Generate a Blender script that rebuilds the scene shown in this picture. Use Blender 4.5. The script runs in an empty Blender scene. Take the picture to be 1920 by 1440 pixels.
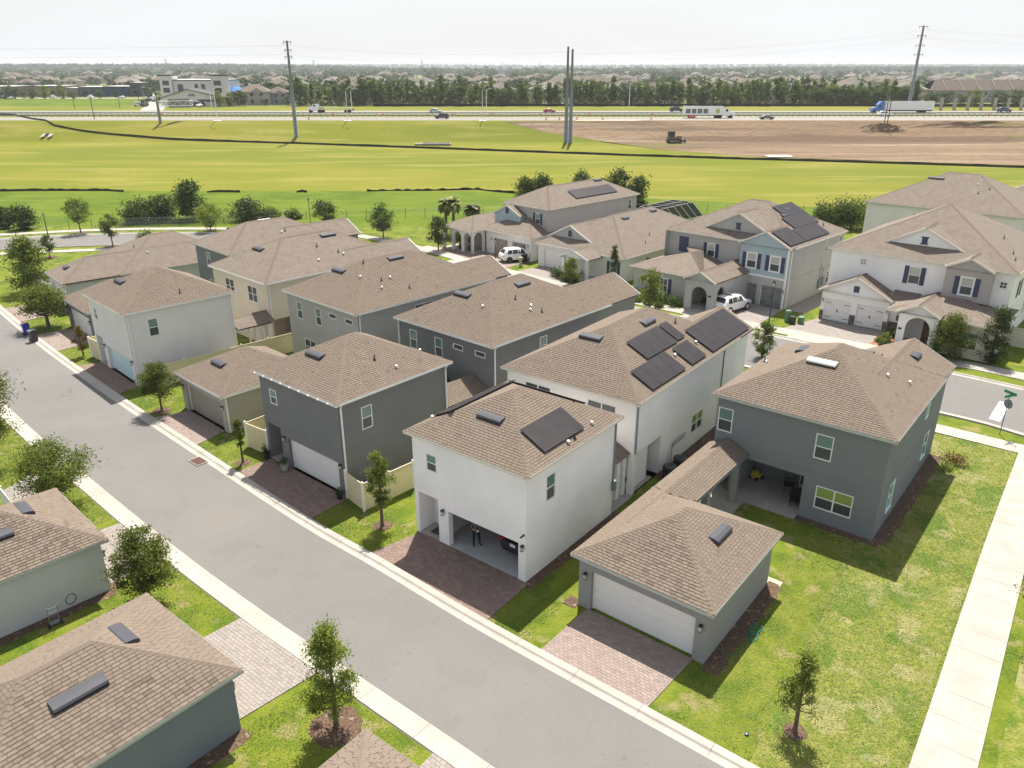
import bpy, bmesh, math, random
import numpy as np
from mathutils import Vector, Matrix

# ---------------------------------------------------------------- camera, sky, sun, exposure
sc = bpy.context.scene
HC = 23.0
FPX = 1440.0
TH = math.atan(590.0 / FPX)
CT, ST = math.cos(TH), math.sin(TH)
cam_d = bpy.data.cameras.new('camera')
cam = bpy.data.objects.new('camera', cam_d)
sc.collection.objects.link(cam)
cam.location = (0, 0, HC)
cam.rotation_euler = (math.pi / 2 - TH, 0, 0)
cam_d.sensor_width = 36
cam_d.lens = 36 * FPX / 1920
cam_d.clip_start = 0.5
cam_d.clip_end = 30000
sc.camera = cam

SUN_DIR = Vector((0.13, 1.0, 1.92)).normalized()      # towards the sun
w = bpy.data.worlds.new('World')
sc.world = w
w.use_nodes = True
nt = w.node_tree
nt.nodes.clear()
sky = nt.nodes.new('ShaderNodeTexSky')
sky.sky_type = 'NISHITA'
sky.sun_disc = False
sky.sun_elevation = math.asin(SUN_DIR.z)
sky.sun_rotation = math.atan2(SUN_DIR.x, SUN_DIR.y)
sky.altitude = 50
sky.air_density = 1.0
sky.dust_density = 3.0
sky.ozone_density = 1.0
# thin white overcast veil mixed over the clear sky, with faint cloud variation
tc = nt.nodes.new('ShaderNodeTexCoord')
mp = nt.nodes.new('ShaderNodeMapping')
mp.inputs['Scale'].default_value = (1.0, 1.0, 5.0)
nz = nt.nodes.new('ShaderNodeTexNoise')
nz.inputs['Scale'].default_value = 2.2
nz.inputs['Detail'].default_value = 6
nz.inputs['Roughness'].default_value = 0.55
rp = nt.nodes.new('ShaderNodeMapRange')
rp.inputs['From Min'].default_value = 0.35
rp.inputs['From Max'].default_value = 0.7
rp.inputs['To Min'].default_value = 0.72
rp.inputs['To Max'].default_value = 0.92
veil = nt.nodes.new('ShaderNodeMix')
veil.data_type = 'RGBA'
veil.inputs['B'].default_value = (7.0, 7.15, 7.4, 1)
bg = nt.nodes.new('ShaderNodeBackground')
bg.inputs['Strength'].default_value = 0.076
wo = nt.nodes.new('ShaderNodeOutputWorld')
L = nt.links.new
L(tc.outputs['Generated'], mp.inputs['Vector'])
L(mp.outputs['Vector'], nz.inputs['Vector'])
L(nz.outputs['Fac'], rp.inputs['Value'])
sep = nt.nodes.new('ShaderNodeSeparateXYZ')
L(tc.outputs['Generated'], sep.inputs[0])
el = nt.nodes.new('ShaderNodeMapRange')          # the haze whitens the sky most near the horizon
el.inputs['From Min'].default_value = 0.0
el.inputs['From Max'].default_value = 0.7
el.inputs['To Min'].default_value = 1.0
el.inputs['To Max'].default_value = 0.45
L(sep.outputs['Z'], el.inputs['Value'])
vm = nt.nodes.new('ShaderNodeMath')
vm.operation = 'MULTIPLY'
L(rp.outputs['Result'], vm.inputs[0])
L(el.outputs['Result'], vm.inputs[1])
L(vm.outputs[0], veil.inputs['Factor'])
L(sky.outputs['Color'], veil.inputs['A'])
L(veil.outputs['Result'], bg.inputs['Color'])
L(bg.outputs['Background'], wo.inputs['Surface'])

sun_d = bpy.data.lights.new('sun', 'SUN')
sun_d.energy = 5.0
sun_d.angle = math.radians(0.6)
sun_d.color = (1.0, 0.94, 0.835)
sun = bpy.data.objects.new('sun', sun_d)
sc.collection.objects.link(sun)
sun.rotation_euler = (-SUN_DIR).to_track_quat('-Z', 'Y').to_euler()

sc.view_settings.view_transform = 'Standard'
sc.view_settings.look = 'None'
sc.view_settings.gamma = 1.0
sc.view_settings.exposure = 0.88
sc.view_settings.use_curve_mapping = False
HAZE_D = 0.00013
sc.cycles.max_bounces = 6
sc.cycles.volume_bounces = 0
sc.cycles.volume_step_rate = 4
sc.cycles.transparent_max_bounces = 12

random.seed(7)
rng = np.random.default_rng(7)
COL = sc.collection

# ---------------------------------------------------------------- terrain profile and pixel helpers
TY = [-200, 150, 205, 236, 250, 20000]
TZ = [0, 0, 1.5, 3.2, 8.2, 8.2]
def tz(y):
    return float(np.interp(y, TY, TZ))
def ray(u, v):
    x = (u - 960) / FPX; y = -(v - 720) / FPX
    return x, CT + y * ST, -ST + y * CT
def G(u, v, z=0.0):
    """plan point seen at photo pixel (u, v) on the plane at height z"""
    x, y, d = ray(u, v); t = (z - HC) / d
    return (x * t, y * t)
def GT(u, v, dz=0.0):
    """the same on the terrain"""
    x, y, d = ray(u, v)
    lo, hi = 1.0, 9000.0
    for _ in range(48):
        m = (lo + hi) / 2
        if HC + d * m > tz(y * m) + dz: lo = m
        else: hi = m
    return (x * lo, y * lo, HC + d * lo)
def HT(base, vtop):
    """height of a thing standing at plan point base whose top shows at row vtop"""
    _, y, d = ray(960, vtop)
    return HC + d * base[1] / y - (base[2] if len(base) > 2 else 0)
def WD(base, px):
    """width in metres of px pixels at plan point base"""
    z = base[2] if len(base) > 2 else 0
    return px * (base[1] * CT + (HC - z) * ST) / FPX

# ---------------------------------------------------------------- naming
def tag(o, label=None, cat=None, group=None, kind=None):
    if label: o['label'] = label
    if cat: o['category'] = cat
    if group: o['group'] = group
    if kind: o['kind'] = kind
    return o
def empty(name, loc=(0, 0, 0), rz=0.0, parent=None):
    o = bpy.data.objects.new(name, None)
    o.empty_display_size = 0.3
    COL.objects.link(o)
    o.location = loc if len(loc) == 3 else (loc[0], loc[1], 0)
    o.rotation_euler = (0, 0, rz)
    if parent: o.parent = parent
    return o
def copy_tree(o, parent=None):
    c = o.copy(); COL.objects.link(c); c.parent = parent
    for ch in o.children: copy_tree(ch, c)
    return c

class MB:
    """collects faces and builds one mesh object"""
    def __init__(s):
        s.v = []; s.f = []; s.m = []; s.t = []; s.uv = {}
    def face(s, pts, m=0, tone=0.5, uv=None):
        n = len(s.v); s.v.extend([tuple(p) for p in pts]); s.f.append(tuple(range(n, n + len(pts))))
        s.m.append(m); s.t.append(tone)
        if uv: s.uv[len(s.f) - 1] = uv
    def quadgrid(s, rows, m=0, tone=0.5):
        n = len(s.v); nr = len(rows); nc = len(rows[0])
        for r in rows: s.v.extend([tuple(p) for p in r])
        for i in range(nr - 1):
            for j in range(nc - 1):
                a = n + i * nc + j
                s.f.append((a, a + 1, a + nc + 1, a + nc)); s.m.append(m); s.t.append(tone)
    def box(s, x0, x1, y0, y1, z0, z1, m=0, tone=0.5, bottom=True):
        n = len(s.v)
        s.v += [(x0, y0, z0), (x1, y0, z0), (x1, y1, z0), (x0, y1, z0), (x0, y0, z1), (x1, y0, z1), (x1, y1, z1), (x0, y1, z1)]
        fs = [(4, 5, 6, 7), (0, 1, 5, 4), (1, 2, 6, 5), (2, 3, 7, 6), (3, 0, 4, 7)]
        if bottom: fs.append((3, 2, 1, 0))
        for f in fs: s.f.append(tuple(n + i for i in f)); s.m.append(m); s.t.append(tone)
    def obox(s, c, ex, ey, ez, m=0, tone=0.5):
        """oriented box: centre c, half vectors ex, ey, ez"""
        c, ex, ey, ez = map(Vector, (c, ex, ey, ez)); n = len(s.v)
        for k in (-1, 1):
            for a, b in ((-1, -1), (1, -1), (1, 1), (-1, 1)): s.v.append(tuple(c + ex * a + ey * b + ez * k))
        for f in ((4, 5, 6, 7), (0, 1, 5, 4), (1, 2, 6, 5), (2, 3, 7, 6), (3, 0, 4, 7), (3, 2, 1, 0)):
            s.f.append(tuple(n + i for i in f)); s.m.append(m); s.t.append(tone)
    def bar(s, p, q, w, h=None, m=0, up=(0, 0, 1)):
        p, q = Vector(p), Vector(q); d = (q - p); l = d.length
        if l < 1e-6: return
        d.normalize(); u = Vector(up)
        if abs(d.dot(u)) > 0.98: u = Vector((1, 0, 0))
        sd = d.cross(u).normalized(); u2 = sd.cross(d)
        s.obox((p + q) / 2, d * l / 2, sd * w / 2, u2 * (h or w) / 2, m)
    def tube(s, pts, rs, n=8, m=0, cap=True):
        if not isinstance(rs, (list, tuple)): rs = [rs] * len(pts)
        pts = [Vector(p) for p in pts]; base = len(s.v)
        for i, p in enumerate(pts):
            a = pts[max(0, i - 1)]; b = pts[min(len(pts) - 1, i + 1)]
            d = (b - a).normalized(); u = Vector((0, 0, 1)) if abs(d.z) < 0.9 else Vector((1, 0, 0))
            e1 = d.cross(u).normalized(); e2 = d.cross(e1)
            for k in range(n):
                t = 2 * math.pi * k / n
                s.v.append(tuple(p + (e1 * math.cos(t) + e2 * math.sin(t)) * rs[i]))
        for i in range(len(pts) - 1):
            for k in range(n):
                a = base + i * n + k; b = base + i * n + (k + 1) % n
                s.f.append((a, b, b + n, a + n)); s.m.append(m); s.t.append(0.5)
        if cap:
            s.f.append(tuple(base + k for k in range(n))); s.m.append(m); s.t.append(0.5)
            e = base + (len(pts) - 1) * n
            s.f.append(tuple(e + k for k in reversed(range(n)))); s.m.append(m); s.t.append(0.5)
    def lathe(s, prof, c=(0, 0, 0), n=12, m=0):
        base = len(s.v)
        for r, z in prof:
            for k in range(n):
                t = 2 * math.pi * k / n
                s.v.append((c[0] + r * math.cos(t), c[1] + r * math.sin(t), c[2] + z))
        for i in range(len(prof) - 1):
            for k in range(n):
                a = base + i * n + k; b = base + i * n + (k + 1) % n
                s.f.append((a, b, b + n, a + n)); s.m.append(m); s.t.append(0.5)
        e = base + (len(prof) - 1) * n
        s.f.append(tuple(e + k for k in range(n))); s.m.append(m); s.t.append(0.5)
    def mesh(s, name, mats, smooth=False):
        me = bpy.data.meshes.new(name)
        me.from_pydata(s.v, [], s.f)
        if not isinstance(mats, (list, tuple)): mats = [mats]
        for m in mats: me.materials.append(m)
        me.polygons.foreach_set('material_index', s.m)
        if s.uv:
            ul = me.uv_layers.new(name='UVMap')
            for fi, uv in s.uv.items():
                ls = me.polygons[fi].loop_start
                for k, c in enumerate(uv): ul.data[ls + k].uv = c
        if any(t != 0.5 for t in s.t):
            at = me.attributes.new('tone', 'FLOAT', 'FACE'); at.data.foreach_set('value', s.t)
        if smooth: me.polygons.foreach_set('use_smooth', [True] * len(s.f))
        me.update(); return me
    def build(s, name, mats, parent=None, smooth=False, loc=None, rz=0.0):
        o = bpy.data.objects.new(name, s.mesh(name, mats, smooth)); COL.objects.link(o)
        if parent: o.parent = parent
        if loc is not None: o.location = loc if len(loc) == 3 else (loc[0], loc[1], 0)
        if rz: o.rotation_euler = (0, 0, rz)
        return o
def link_mesh(name, me, parent=None, loc=(0, 0, 0), rot=(0, 0, 0), scale=None):
    o = bpy.data.objects.new(name, me); COL.objects.link(o)
    if parent: o.parent = parent
    o.location = loc; o.rotation_euler = rot
    if scale: o.scale = scale
    return o
def quads_mesh(name, V, mats, tone=None, mi=None):
    """V: (n,4,3) array of quads"""
    n = V.shape[0]; me = bpy.data.meshes.new(name)
    me.vertices.add(4 * n); me.vertices.foreach_set('co', V.astype(np.float32).ravel())
    me.loops.add(4 * n); me.loops.foreach_set('vertex_index', np.arange(4 * n, dtype=np.int32))
    me.polygons.add(n); me.polygons.foreach_set('loop_start', np.arange(0, 4 * n, 4, dtype=np.int32))
    if not isinstance(mats, (list, tuple)): mats = [mats]
    for m in mats: me.materials.append(m)
    if mi is not None: me.polygons.foreach_set('material_index', mi.astype(np.int32))
    me.update(calc_edges=True)
    if tone is not None:
        at = me.attributes.new('tone', 'FLOAT', 'FACE'); at.data.foreach_set('value', tone.astype(np.float32))
    return me

# ---------------------------------------------------------------- materials
MATS = {}
def mat(name, col, rough=0.85, col2=None, ns=1.0, nd=4, lo=0.35, hi=0.65, bump=None, metal=0.0, spec=None, coat=0, layers=None, tone=None, stretch=None, emis=None, alpha=None):
    """base colour blends col -> col2 over world-space noise; layers: [(scale, lo, hi, colour, strength, stretch)] further blends;
    tone: colours picked by the per-face 'tone' value or by object random"""
    m = bpy.data.materials.new(name); m.use_nodes = True
    t = m.node_tree; N = t.nodes; K = t.links.new
    b = N['Principled BSDF']
    b.inputs['Roughness'].default_value = rough
    b.inputs['Metallic'].default_value = metal
    b.inputs['Specular IOR Level'].default_value = spec if spec is not None else (0.12 if rough >= 0.85 else 0.5)
    if coat: b.inputs['Coat Weight'].default_value = coat
    if alpha is not None: b.inputs['Alpha'].default_value = alpha
    c4 = lambda c: (c[0], c[1], c[2], 1)
    geo = N.new('ShaderNodeNewGeometry')
    def noise(scale, detail, st=None):
        src = geo.outputs['Position']
        if st:
            mpn = N.new('ShaderNodeMapping'); mpn.inputs['Scale'].default_value = st
            K(src, mpn.inputs['Vector']); src = mpn.outputs['Vector']
        n = N.new('ShaderNodeTexNoise'); n.inputs['Scale'].default_value = scale; n.inputs['Detail'].default_value = detail
        K(src, n.inputs['Vector']); return n.outputs['Fac']
    cur = None
    if tone:
        r = N.new('ShaderNodeValToRGB'); r.color_ramp.interpolation = 'LINEAR'
        els = r.color_ramp.elements
        els[0].position = 0; els[0].color = c4(tone[0]); els[1].position = 1; els[1].color = c4(tone[-1])
        for i, c in enumerate(tone[1:-1]):
            e = els.new((i + 1) / (len(tone) - 1)); e.color = c4(c)
        at = N.new('ShaderNodeAttribute'); at.attribute_name = 'tone'
        oi = N.new('ShaderNodeObjectInfo')
        # whichever is present: faces carry 'tone', single pieces use their own random value
        mx = N.new('ShaderNodeMath'); mx.operation = 'ADD'
        gt = N.new('ShaderNodeMath'); gt.operation = 'LESS_THAN'; gt.inputs[1].default_value = 0.0005
        ml = N.new('ShaderNodeMath'); ml.operation = 'MULTIPLY'
        K(at.outputs['Fac'], gt.inputs[0]); K(gt.outputs[0], ml.inputs[0]); K(oi.outputs['Random'], ml.inputs[1])
        K(at.outputs['Fac'], mx.inputs[0]); K(ml.outputs[0], mx.inputs[1])
        K(mx.outputs[0], r.inputs['Fac']); cur = r.outputs['Color']
    elif col2:
        mr = N.new('ShaderNodeMapRange'); mr.inputs['From Min'].default_value = lo; mr.inputs['From Max'].default_value = hi
        K(noise(ns, nd, stretch), mr.inputs['Value'])
        mx = N.new('ShaderNodeMix'); mx.data_type = 'RGBA'
        mx.inputs['A'].default_value = c4(col); mx.inputs['B'].default_value = c4(col2)
        K(mr.outputs['Result'], mx.inputs['Factor']); cur = mx.outputs['Result']
    for ly in (layers or []):
        s_, l_, h_, c_, k_ = ly[:5]; st = ly[5] if len(ly) > 5 else None
        mr = N.new('ShaderNodeMapRange'); mr.inputs['From Min'].default_value = l_; mr.inputs['From Max'].default_value = h_
        mr.inputs['To Max'].default_value = k_
        K(noise(s_, 5, st), mr.inputs['Value'])
        mx = N.new('ShaderNodeMix'); mx.data_type = 'RGBA'
        if cur is None: mx.inputs['A'].default_value = c4(col)
        else: K(cur, mx.inputs['A'])
        mx.inputs['B'].default_value = c4(c_)
        K(mr.outputs['Result'], mx.inputs['Factor']); cur = mx.outputs['Result']
    if cur is None: b.inputs['Base Color'].default_value = c4(col)
    else: K(cur, b.inputs['Base Color'])
    if bump:
        bn = N.new('ShaderNodeBump'); bn.inputs['Strength'].default_value = bump[1]; bn.inputs['Distance'].default_value = bump[2] if len(bump) > 2 else 0.05
        K(noise(bump[0], 6), bn.inputs['Height']); K(bn.outputs['Normal'], b.inputs['Normal'])
    if emis:
        b.inputs['Emission Color'].default_value = c4(emis[0]); b.inputs['Emission Strength'].default_value = emis[1]
    MATS[name] = m; return m

def cracks(m, scale, width, col, mask):
    t = m.node_tree; N = t.nodes; K = t.links.new; b = N['Principled BSDF']; src = b.inputs['Base Color'].links[0].from_socket
    geo = N.new('ShaderNodeNewGeometry'); nz = N.new('ShaderNodeTexNoise'); nz.inputs['Scale'].default_value = 1.4; nz.inputs['Detail'].default_value = 5
    K(geo.outputs['Position'], nz.inputs['Vector']); sc_ = N.new('ShaderNodeVectorMath'); sc_.operation = 'MULTIPLY_ADD'; sc_.inputs[1].default_value = (1.2, 1.2, 1.2)
    K(nz.outputs['Color'], sc_.inputs[0]); K(geo.outputs['Position'], sc_.inputs[2])
    vo = N.new('ShaderNodeTexVoronoi'); vo.feature = 'DISTANCE_TO_EDGE'; vo.inputs['Scale'].default_value = scale; K(sc_.outputs[0], vo.inputs['Vector'])
    mr = N.new('ShaderNodeMapRange'); mr.inputs['From Min'].default_value = width; mr.inputs['From Max'].default_value = width * .3; K(vo.outputs['Distance'], mr.inputs['Value'])
    n2 = N.new('ShaderNodeTexNoise'); n2.inputs['Scale'].default_value = .12; K(geo.outputs['Position'], n2.inputs['Vector']); m2 = N.new('ShaderNodeMapRange'); m2.inputs['From Min'].default_value = mask; m2.inputs['From Max'].default_value = mask + .08; K(n2.outputs['Fac'], m2.inputs['Value'])
    mu = N.new('ShaderNodeMath'); mu.operation = 'MULTIPLY'; K(mr.outputs['Result'], mu.inputs[0]); K(m2.outputs['Result'], mu.inputs[1])
    mx = N.new('ShaderNodeMix'); mx.data_type = 'RGBA'; mx.inputs['B'].default_value = (*col, 1); K(mu.outputs[0], mx.inputs['Factor']); K(src, mx.inputs['A']); K(mx.outputs['Result'], b.inputs['Base Color'])
def leafmat(name, c1, c2, trans=0.35, sat2=None):
    m = bpy.data.materials.new(name); m.use_nodes = True
    t = m.node_tree; N = t.nodes; K = t.links.new; N.clear()
    out = N.new('ShaderNodeOutputMaterial'); d = N.new('ShaderNodeBsdfPrincipled'); tr = N.new('ShaderNodeBsdfTranslucent')
    d.inputs['Roughness'].default_value = 0.55; d.inputs['Specular IOR Level'].default_value = 0.3
    ms = N.new('ShaderNodeMixShader'); ms.inputs[0].default_value = trans
    at = N.new('ShaderNodeAttribute'); at.attribute_name = 'tone'
    r = N.new('ShaderNodeMix'); r.data_type = 'RGBA'; r.inputs['A'].default_value = (*c1, 1); r.inputs['B'].default_value = (*c2, 1)
    K(at.outputs['Fac'], r.inputs['Factor'])
    oi = N.new('ShaderNodeObjectInfo'); hs = N.new('ShaderNodeHueSaturation')
    mr = N.new('ShaderNodeMapRange'); mr.inputs['To Min'].default_value = 0.75; mr.inputs['To Max'].default_value = 1.25
    K(oi.outputs['Random'], mr.inputs['Value']); K(mr.outputs['Result'], hs.inputs['Value'])
    K(r.outputs['Result'], hs.inputs['Color'])
    K(hs.outputs['Color'], d.inputs['Base Color']); K(hs.outputs['Color'], tr.inputs['Color'])
    K(d.outputs[0], ms.inputs[1]); K(tr.outputs[0], ms.inputs[2]); K(ms.outputs[0], out.inputs['Surface'])
    MATS[name] = m; return m

SH_T = [(0.105, 0.082, 0.065), (0.160, 0.128, 0.101), (0.173, 0.139, 0.110), (0.181, 0.146, 0.117), (0.193, 0.158, 0.127)]
M_shingle = mat('asphalt_shingle', (0.2, 0.15, 0.12), 0.95, tone=SH_T, layers=[(45, .35, .75, (0.27, 0.225, 0.19), .3), (1.3, .42, .62, (0.165, 0.13, 0.108), .4)], bump=(60, 0.5, 0.02))
def brick_roof():
    m = bpy.data.materials.new('asphalt_shingle_courses'); m.use_nodes = True
    t = m.node_tree; N = t.nodes; K = t.links.new; b = N['Principled BSDF']; b.inputs['Roughness'].default_value = 0.95
    uv = N.new('ShaderNodeUVMap'); uv.uv_map = 'UVMap'
    br = N.new('ShaderNodeTexBrick')
    br.inputs['Scale'].default_value = 1.0; br.inputs['Brick Width'].default_value = 0.3; br.inputs['Row Height'].default_value = 0.143
    br.inputs['Mortar Size'].default_value = 0.012; br.inputs['Mortar Smooth'].default_value = 0.3
    br.inputs['Color1'].default_value = (0.145, 0.117, 0.094, 1); br.inputs['Color2'].default_value = (0.195, 0.16, 0.13, 1)
    br.inputs['Mortar'].default_value = (0.10, 0.072, 0.058, 1); br.inputs['Bias'].default_value = 0.0
    K(uv.outputs['UV'], br.inputs['Vector'])
    geo = N.new('ShaderNodeNewGeometry'); nz = N.new('ShaderNodeTexNoise'); nz.inputs['Scale'].default_value = 1.3; nz.inputs['Detail'].default_value = 7
    K(geo.outputs['Position'], nz.inputs['Vector'])
    mr = N.new('ShaderNodeMapRange'); mr.inputs['From Min'].default_value = .35; mr.inputs['From Max'].default_value = .7; mr.inputs['To Max'].default_value = .45
    K(nz.outputs['Fac'], mr.inputs['Value'])
    mx = N.new('ShaderNodeMix'); mx.data_type = 'RGBA'; mx.inputs['B'].default_value = (0.205, 0.17, 0.14, 1)
    K(br.outputs['Color'], mx.inputs['A']); K(mr.outputs['Result'], mx.inputs['Factor']); K(mx.outputs['Result'], b.inputs['Base Color'])
    bn = N.new('ShaderNodeBump'); bn.inputs['Strength'].default_value = 0.6; bn.inputs['Distance'].default_value = 0.03
    iv = N.new('ShaderNodeMath'); iv.operation = 'SUBTRACT'; iv.inputs[0].default_value = 1.0
    K(br.outputs['Fac'], iv.inputs[1]); K(iv.outputs[0], bn.inputs['Height']); K(bn.outputs['Normal'], b.inputs['Normal'])
    return m
M_shfar = brick_roof()
M_deck = mat('roof_underlay', (0.085, 0.066, 0.054), 0.95)
def stucco(name, c, c2=None):
    c2 = c2 or tuple(x * 0.93 for x in c)
    return mat(name, c, 0.9, col2=c2, ns=0.6, nd=5, bump=(25, 0.25, 0.02), layers=[(1.6, .50, .70, tuple(x * 0.9 for x in c), .3, (1, 1, .18)), (0.3, .5, .7, tuple(x * 0.93 for x in c), .4)])
M_white = stucco('white_stucco', (0.88, 0.86, 0.845))
M_dgray = stucco('dark_grey_stucco', (0.19, 0.194, 0.196))
M_bgray = stucco('blue_grey_stucco', (0.205, 0.22, 0.228))
M_lgray = stucco('light_grey_stucco', (0.42, 0.415, 0.395))
M_mgray = stucco('grey_stucco', (0.29, 0.29, 0.292))
M_cream = stucco('cream_stucco', (0.66, 0.60, 0.49))
M_beige = stucco('beige_stucco', (0.40, 0.375, 0.32))
M_pale = stucco('pale_stucco', (0.74, 0.72, 0.705))
M_coolp = stucco('cool_pale_stucco', (0.72, 0.69, 0.71))
M_sage = stucco('pale_green_grey_stucco', (0.58, 0.585, 0.60))
M_teal = stucco('teal_grey_stucco', (0.21, 0.24, 0.275))
M_blue = stucco('pale_blue_stucco', (0.37, 0.46, 0.49))
M_taupe = stucco('taupe_stucco', (0.42, 0.385, 0.37))
M_trim = mat('white_trim', (0.78, 0.775, 0.76), 0.5)
M_ctrim = mat('cream_trim', (0.68, 0.64, 0.56), 0.55)
M_gtrim = mat('grey_green_trim', (0.42, 0.44, 0.41), 0.55)
M_aqua = mat('aqua_white_trim', (0.62, 0.76, 0.74), 0.5)
M_vinyl = mat('tan_vinyl', (0.66, 0.58, 0.38), 0.5, col2=(0.6, 0.53, 0.36), ns=.8)
M_pvinyl = mat('pale_vinyl', (0.60, 0.57, 0.49), 0.5)
M_door = mat('white_garage_door', (0.76, 0.75, 0.73), 0.45)
M_bdoor = mat('pale_blue_garage_door', (0.55, 0.70, 0.74), 0.45)
M_tdoor = mat('taupe_garage_door', (0.30, 0.27, 0.24), 0.5)
M_gdoor = mat('grey_garage_door', (0.20, 0.21, 0.21), 0.5)
M_navy = mat('navy_shutter', (0.035, 0.045, 0.10), 0.5)
M_glassu = mat('upper_window_glass', (0.10, 0.20, 0.18), 0.08, spec=0.8, coat=.4)  # teal base colour paints in reflected greenery over the blinds behind
M_glassd = mat('screened_window_glass', (0.045, 0.06, 0.062), 0.25, spec=0.7)
M_glassb = mat('window_glass_with_blinds', (0.42, 0.44, 0.40), 0.12, spec=0.8)
M_glassg = mat('window_glass_green_reflection', (0.22, 0.30, 0.08), 0.12, spec=0.8)  # green reflection painted into the base colour of the glass
M_vent = mat('grey_metal_roof_vent', (0.055, 0.057, 0.07), 0.6, spec=.25)
M_dark = mat('dark_metal', (0.02, 0.02, 0.022), 0.45)
M_black = mat('black_plastic', (0.012, 0.012, 0.014), 0.35)
M_steel = mat('galvanised_steel', (0.20, 0.225, 0.25), 0.6, metal=0.0, spec=.25)
M_chrome = mat('bright_metal', (0.75, 0.75, 0.74), 0.3, metal=.6)
M_solar = mat('solar_cell_black', (0.020, 0.016, 0.018), 0.42, spec=0.3, layers=[(1.2, .4, .7, (0.035, 0.028, 0.03), .6)])
M_solf = mat('solar_frame', (0.05, 0.045, 0.05), 0.4)
M_asph = mat('asphalt', (0.150, 0.145, 0.140), 0.92, col2=(0.168, 0.162, 0.156), ns=0.16, nd=7, bump=(30, 0.45, 0.02),
             layers=[(0.55, .55, .70, (0.135, 0.13, 0.126), .4), (16, .45, .75, (0.21, 0.203, 0.195), .4), (0.10, .52, .66, (0.185, 0.173, 0.156), .5), (2.6, .62, .72, (0.12, 0.115, 0.11), .35)])
cracks(M_asph, .11, .003, (.115, .11, .105), .53)
M_conc = mat('concrete', (0.38, 0.357, 0.32), 0.9, col2=(0.32, 0.30, 0.27), ns=0.8, nd=6, bump=(20, 0.2, 0.02), layers=[(3, .55, .8, (0.36, 0.34, 0.31), .4)])
M_joint = mat('dark_joint', (0.15, 0.135, 0.115), 0.95)
M_paver = mat('clay_paver', (0.2, 0.15, 0.13), 0.9, tone=[(0.225, 0.178, 0.158), (0.25, 0.20, 0.178), (0.275, 0.222, 0.197), (0.24, 0.188, 0.168), (0.29, 0.24, 0.215)], bump=(30, .3, .01))
M_rpaver = mat('reddish_paver', (0.2, 0.12, 0.1), 0.9, tone=[(0.19, 0.135, 0.11), (0.21, 0.152, 0.128), (0.24, 0.175, 0.148), (0.198, 0.142, 0.12), (0.175, 0.132, 0.118)], bump=(30, .3, .01))
M_gpaver = mat('greyish_paver', (0.3, 0.27, 0.25), 0.9, tone=[(0.23, 0.206, 0.19), (0.255, 0.23, 0.212), (0.275, 0.242, 0.22), (0.285, 0.256, 0.236), (0.245, 0.212, 0.194)], bump=(30, .3, .01))
M_grass = mat('lawn_grass', (0.100, 0.145, 0.011), 0.95, col2=(0.150, 0.180, 0.020), ns=1.1, nd=9, lo=.4, hi=.6, bump=(11, 1.0, 0.08),
              layers=[(0.45, .50, .60, (0.055, 0.105, 0.009), .8), (7, .48, .64, (0.20, 0.19, 0.045), .45), (0.8, .58, .66, (0.27, 0.215, 0.11), .65), (25, .5, .7, (0.06, 0.10, 0.01), .5)])
M_dry = mat('patchy_dry_lawn', (0.135, 0.165, 0.020), 0.95, col2=(0.205, 0.205, 0.048), ns=2.0, nd=9, lo=.42, hi=.58, bump=(9, 1.0, 0.08),
            layers=[(0.42, .53, .57, (0.065, 0.125, 0.010), .9), (5, .48, .60, (0.085, 0.13, 0.016), .7), (0.55, .555, .61, (0.33, 0.28, 0.16), .5), (9, .55, .66, (0.34, 0.29, 0.17), .4), (25, .5, .7, (0.08, 0.12, 0.015), .5)])
M_field = mat('mown_field', (0.138, 0.148, 0.011), 0.95, col2=(0.172, 0.163, 0.020), ns=0.03, nd=7, lo=.42, hi=.58, bump=(2, 0.6, 0.1),
              layers=[(0.02, .46, .58, (0.102, 0.125, 0.008), .75, (.35, 1.6, 1)), (0.12, .52, .64, (0.24, 0.21, 0.058), .55, (.25, 1.8, 1)), (1.5, .48, .65, (0.10, 0.14, 0.014), .4, (.4, 1, 1))])
M_nfield = mat('green_field', (0.066, 0.108, 0.005), 0.95, col2=(0.098, 0.134, 0.008), ns=0.08, nd=7, lo=.42, hi=.58, bump=(4, .8, .08),
               layers=[(0.3, .50, .62, (0.14, 0.175, 0.018), .5, (.4, 1.3, 1)), (2.2, .48, .65, (0.05, 0.10, 0.006), .45)])
M_gfar = mat('far_ground', (0.09, 0.12, 0.035), 0.95, col2=(0.16, 0.16, 0.06), ns=0.012, nd=6, layers=[(0.05, .5, .6, (0.06, 0.085, 0.03), .7)])
M_dirt = mat('graded_dirt', (0.165, 0.112, 0.070), 0.95, col2=(0.22, 0.155, 0.10), ns=0.10, nd=9, bump=(.6, 1.0, .5), stretch=(.16, 1.6, 1),
             layers=[(0.16, .49, .56, (0.105, 0.072, 0.048), .8, (.08, 1.2, 1)), (0.05, .60, .66, (0.13, 0.15, 0.03), .5, (.3, 1.2, 1)), (0.09, .55, .64, (0.28, 0.22, 0.16), .75, (.10, 1.8, 1)), (1.2, .5, .65, (0.12, 0.088, 0.065), .6, (.3, 1, 1))])
M_sand = mat('pale_sand', (0.50, 0.42, 0.32), 0.95, col2=(0.40, 0.33, 0.25), ns=2, nd=6)
M_mulch = mat('brown_mulch', (0.075, 0.048, 0.035), 0.95, col2=(0.15, 0.10, 0.07), ns=9, nd=6, bump=(18, 1.0, .05), layers=[(4, .6, .72, (0.4, 0.33, 0.25), .7)])
M_rmulch = mat('red_mulch', (0.26, 0.10, 0.055), 0.95, col2=(0.34, 0.18, 0.10), ns=6, nd=6, bump=(18, 1.0, .05))
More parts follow.
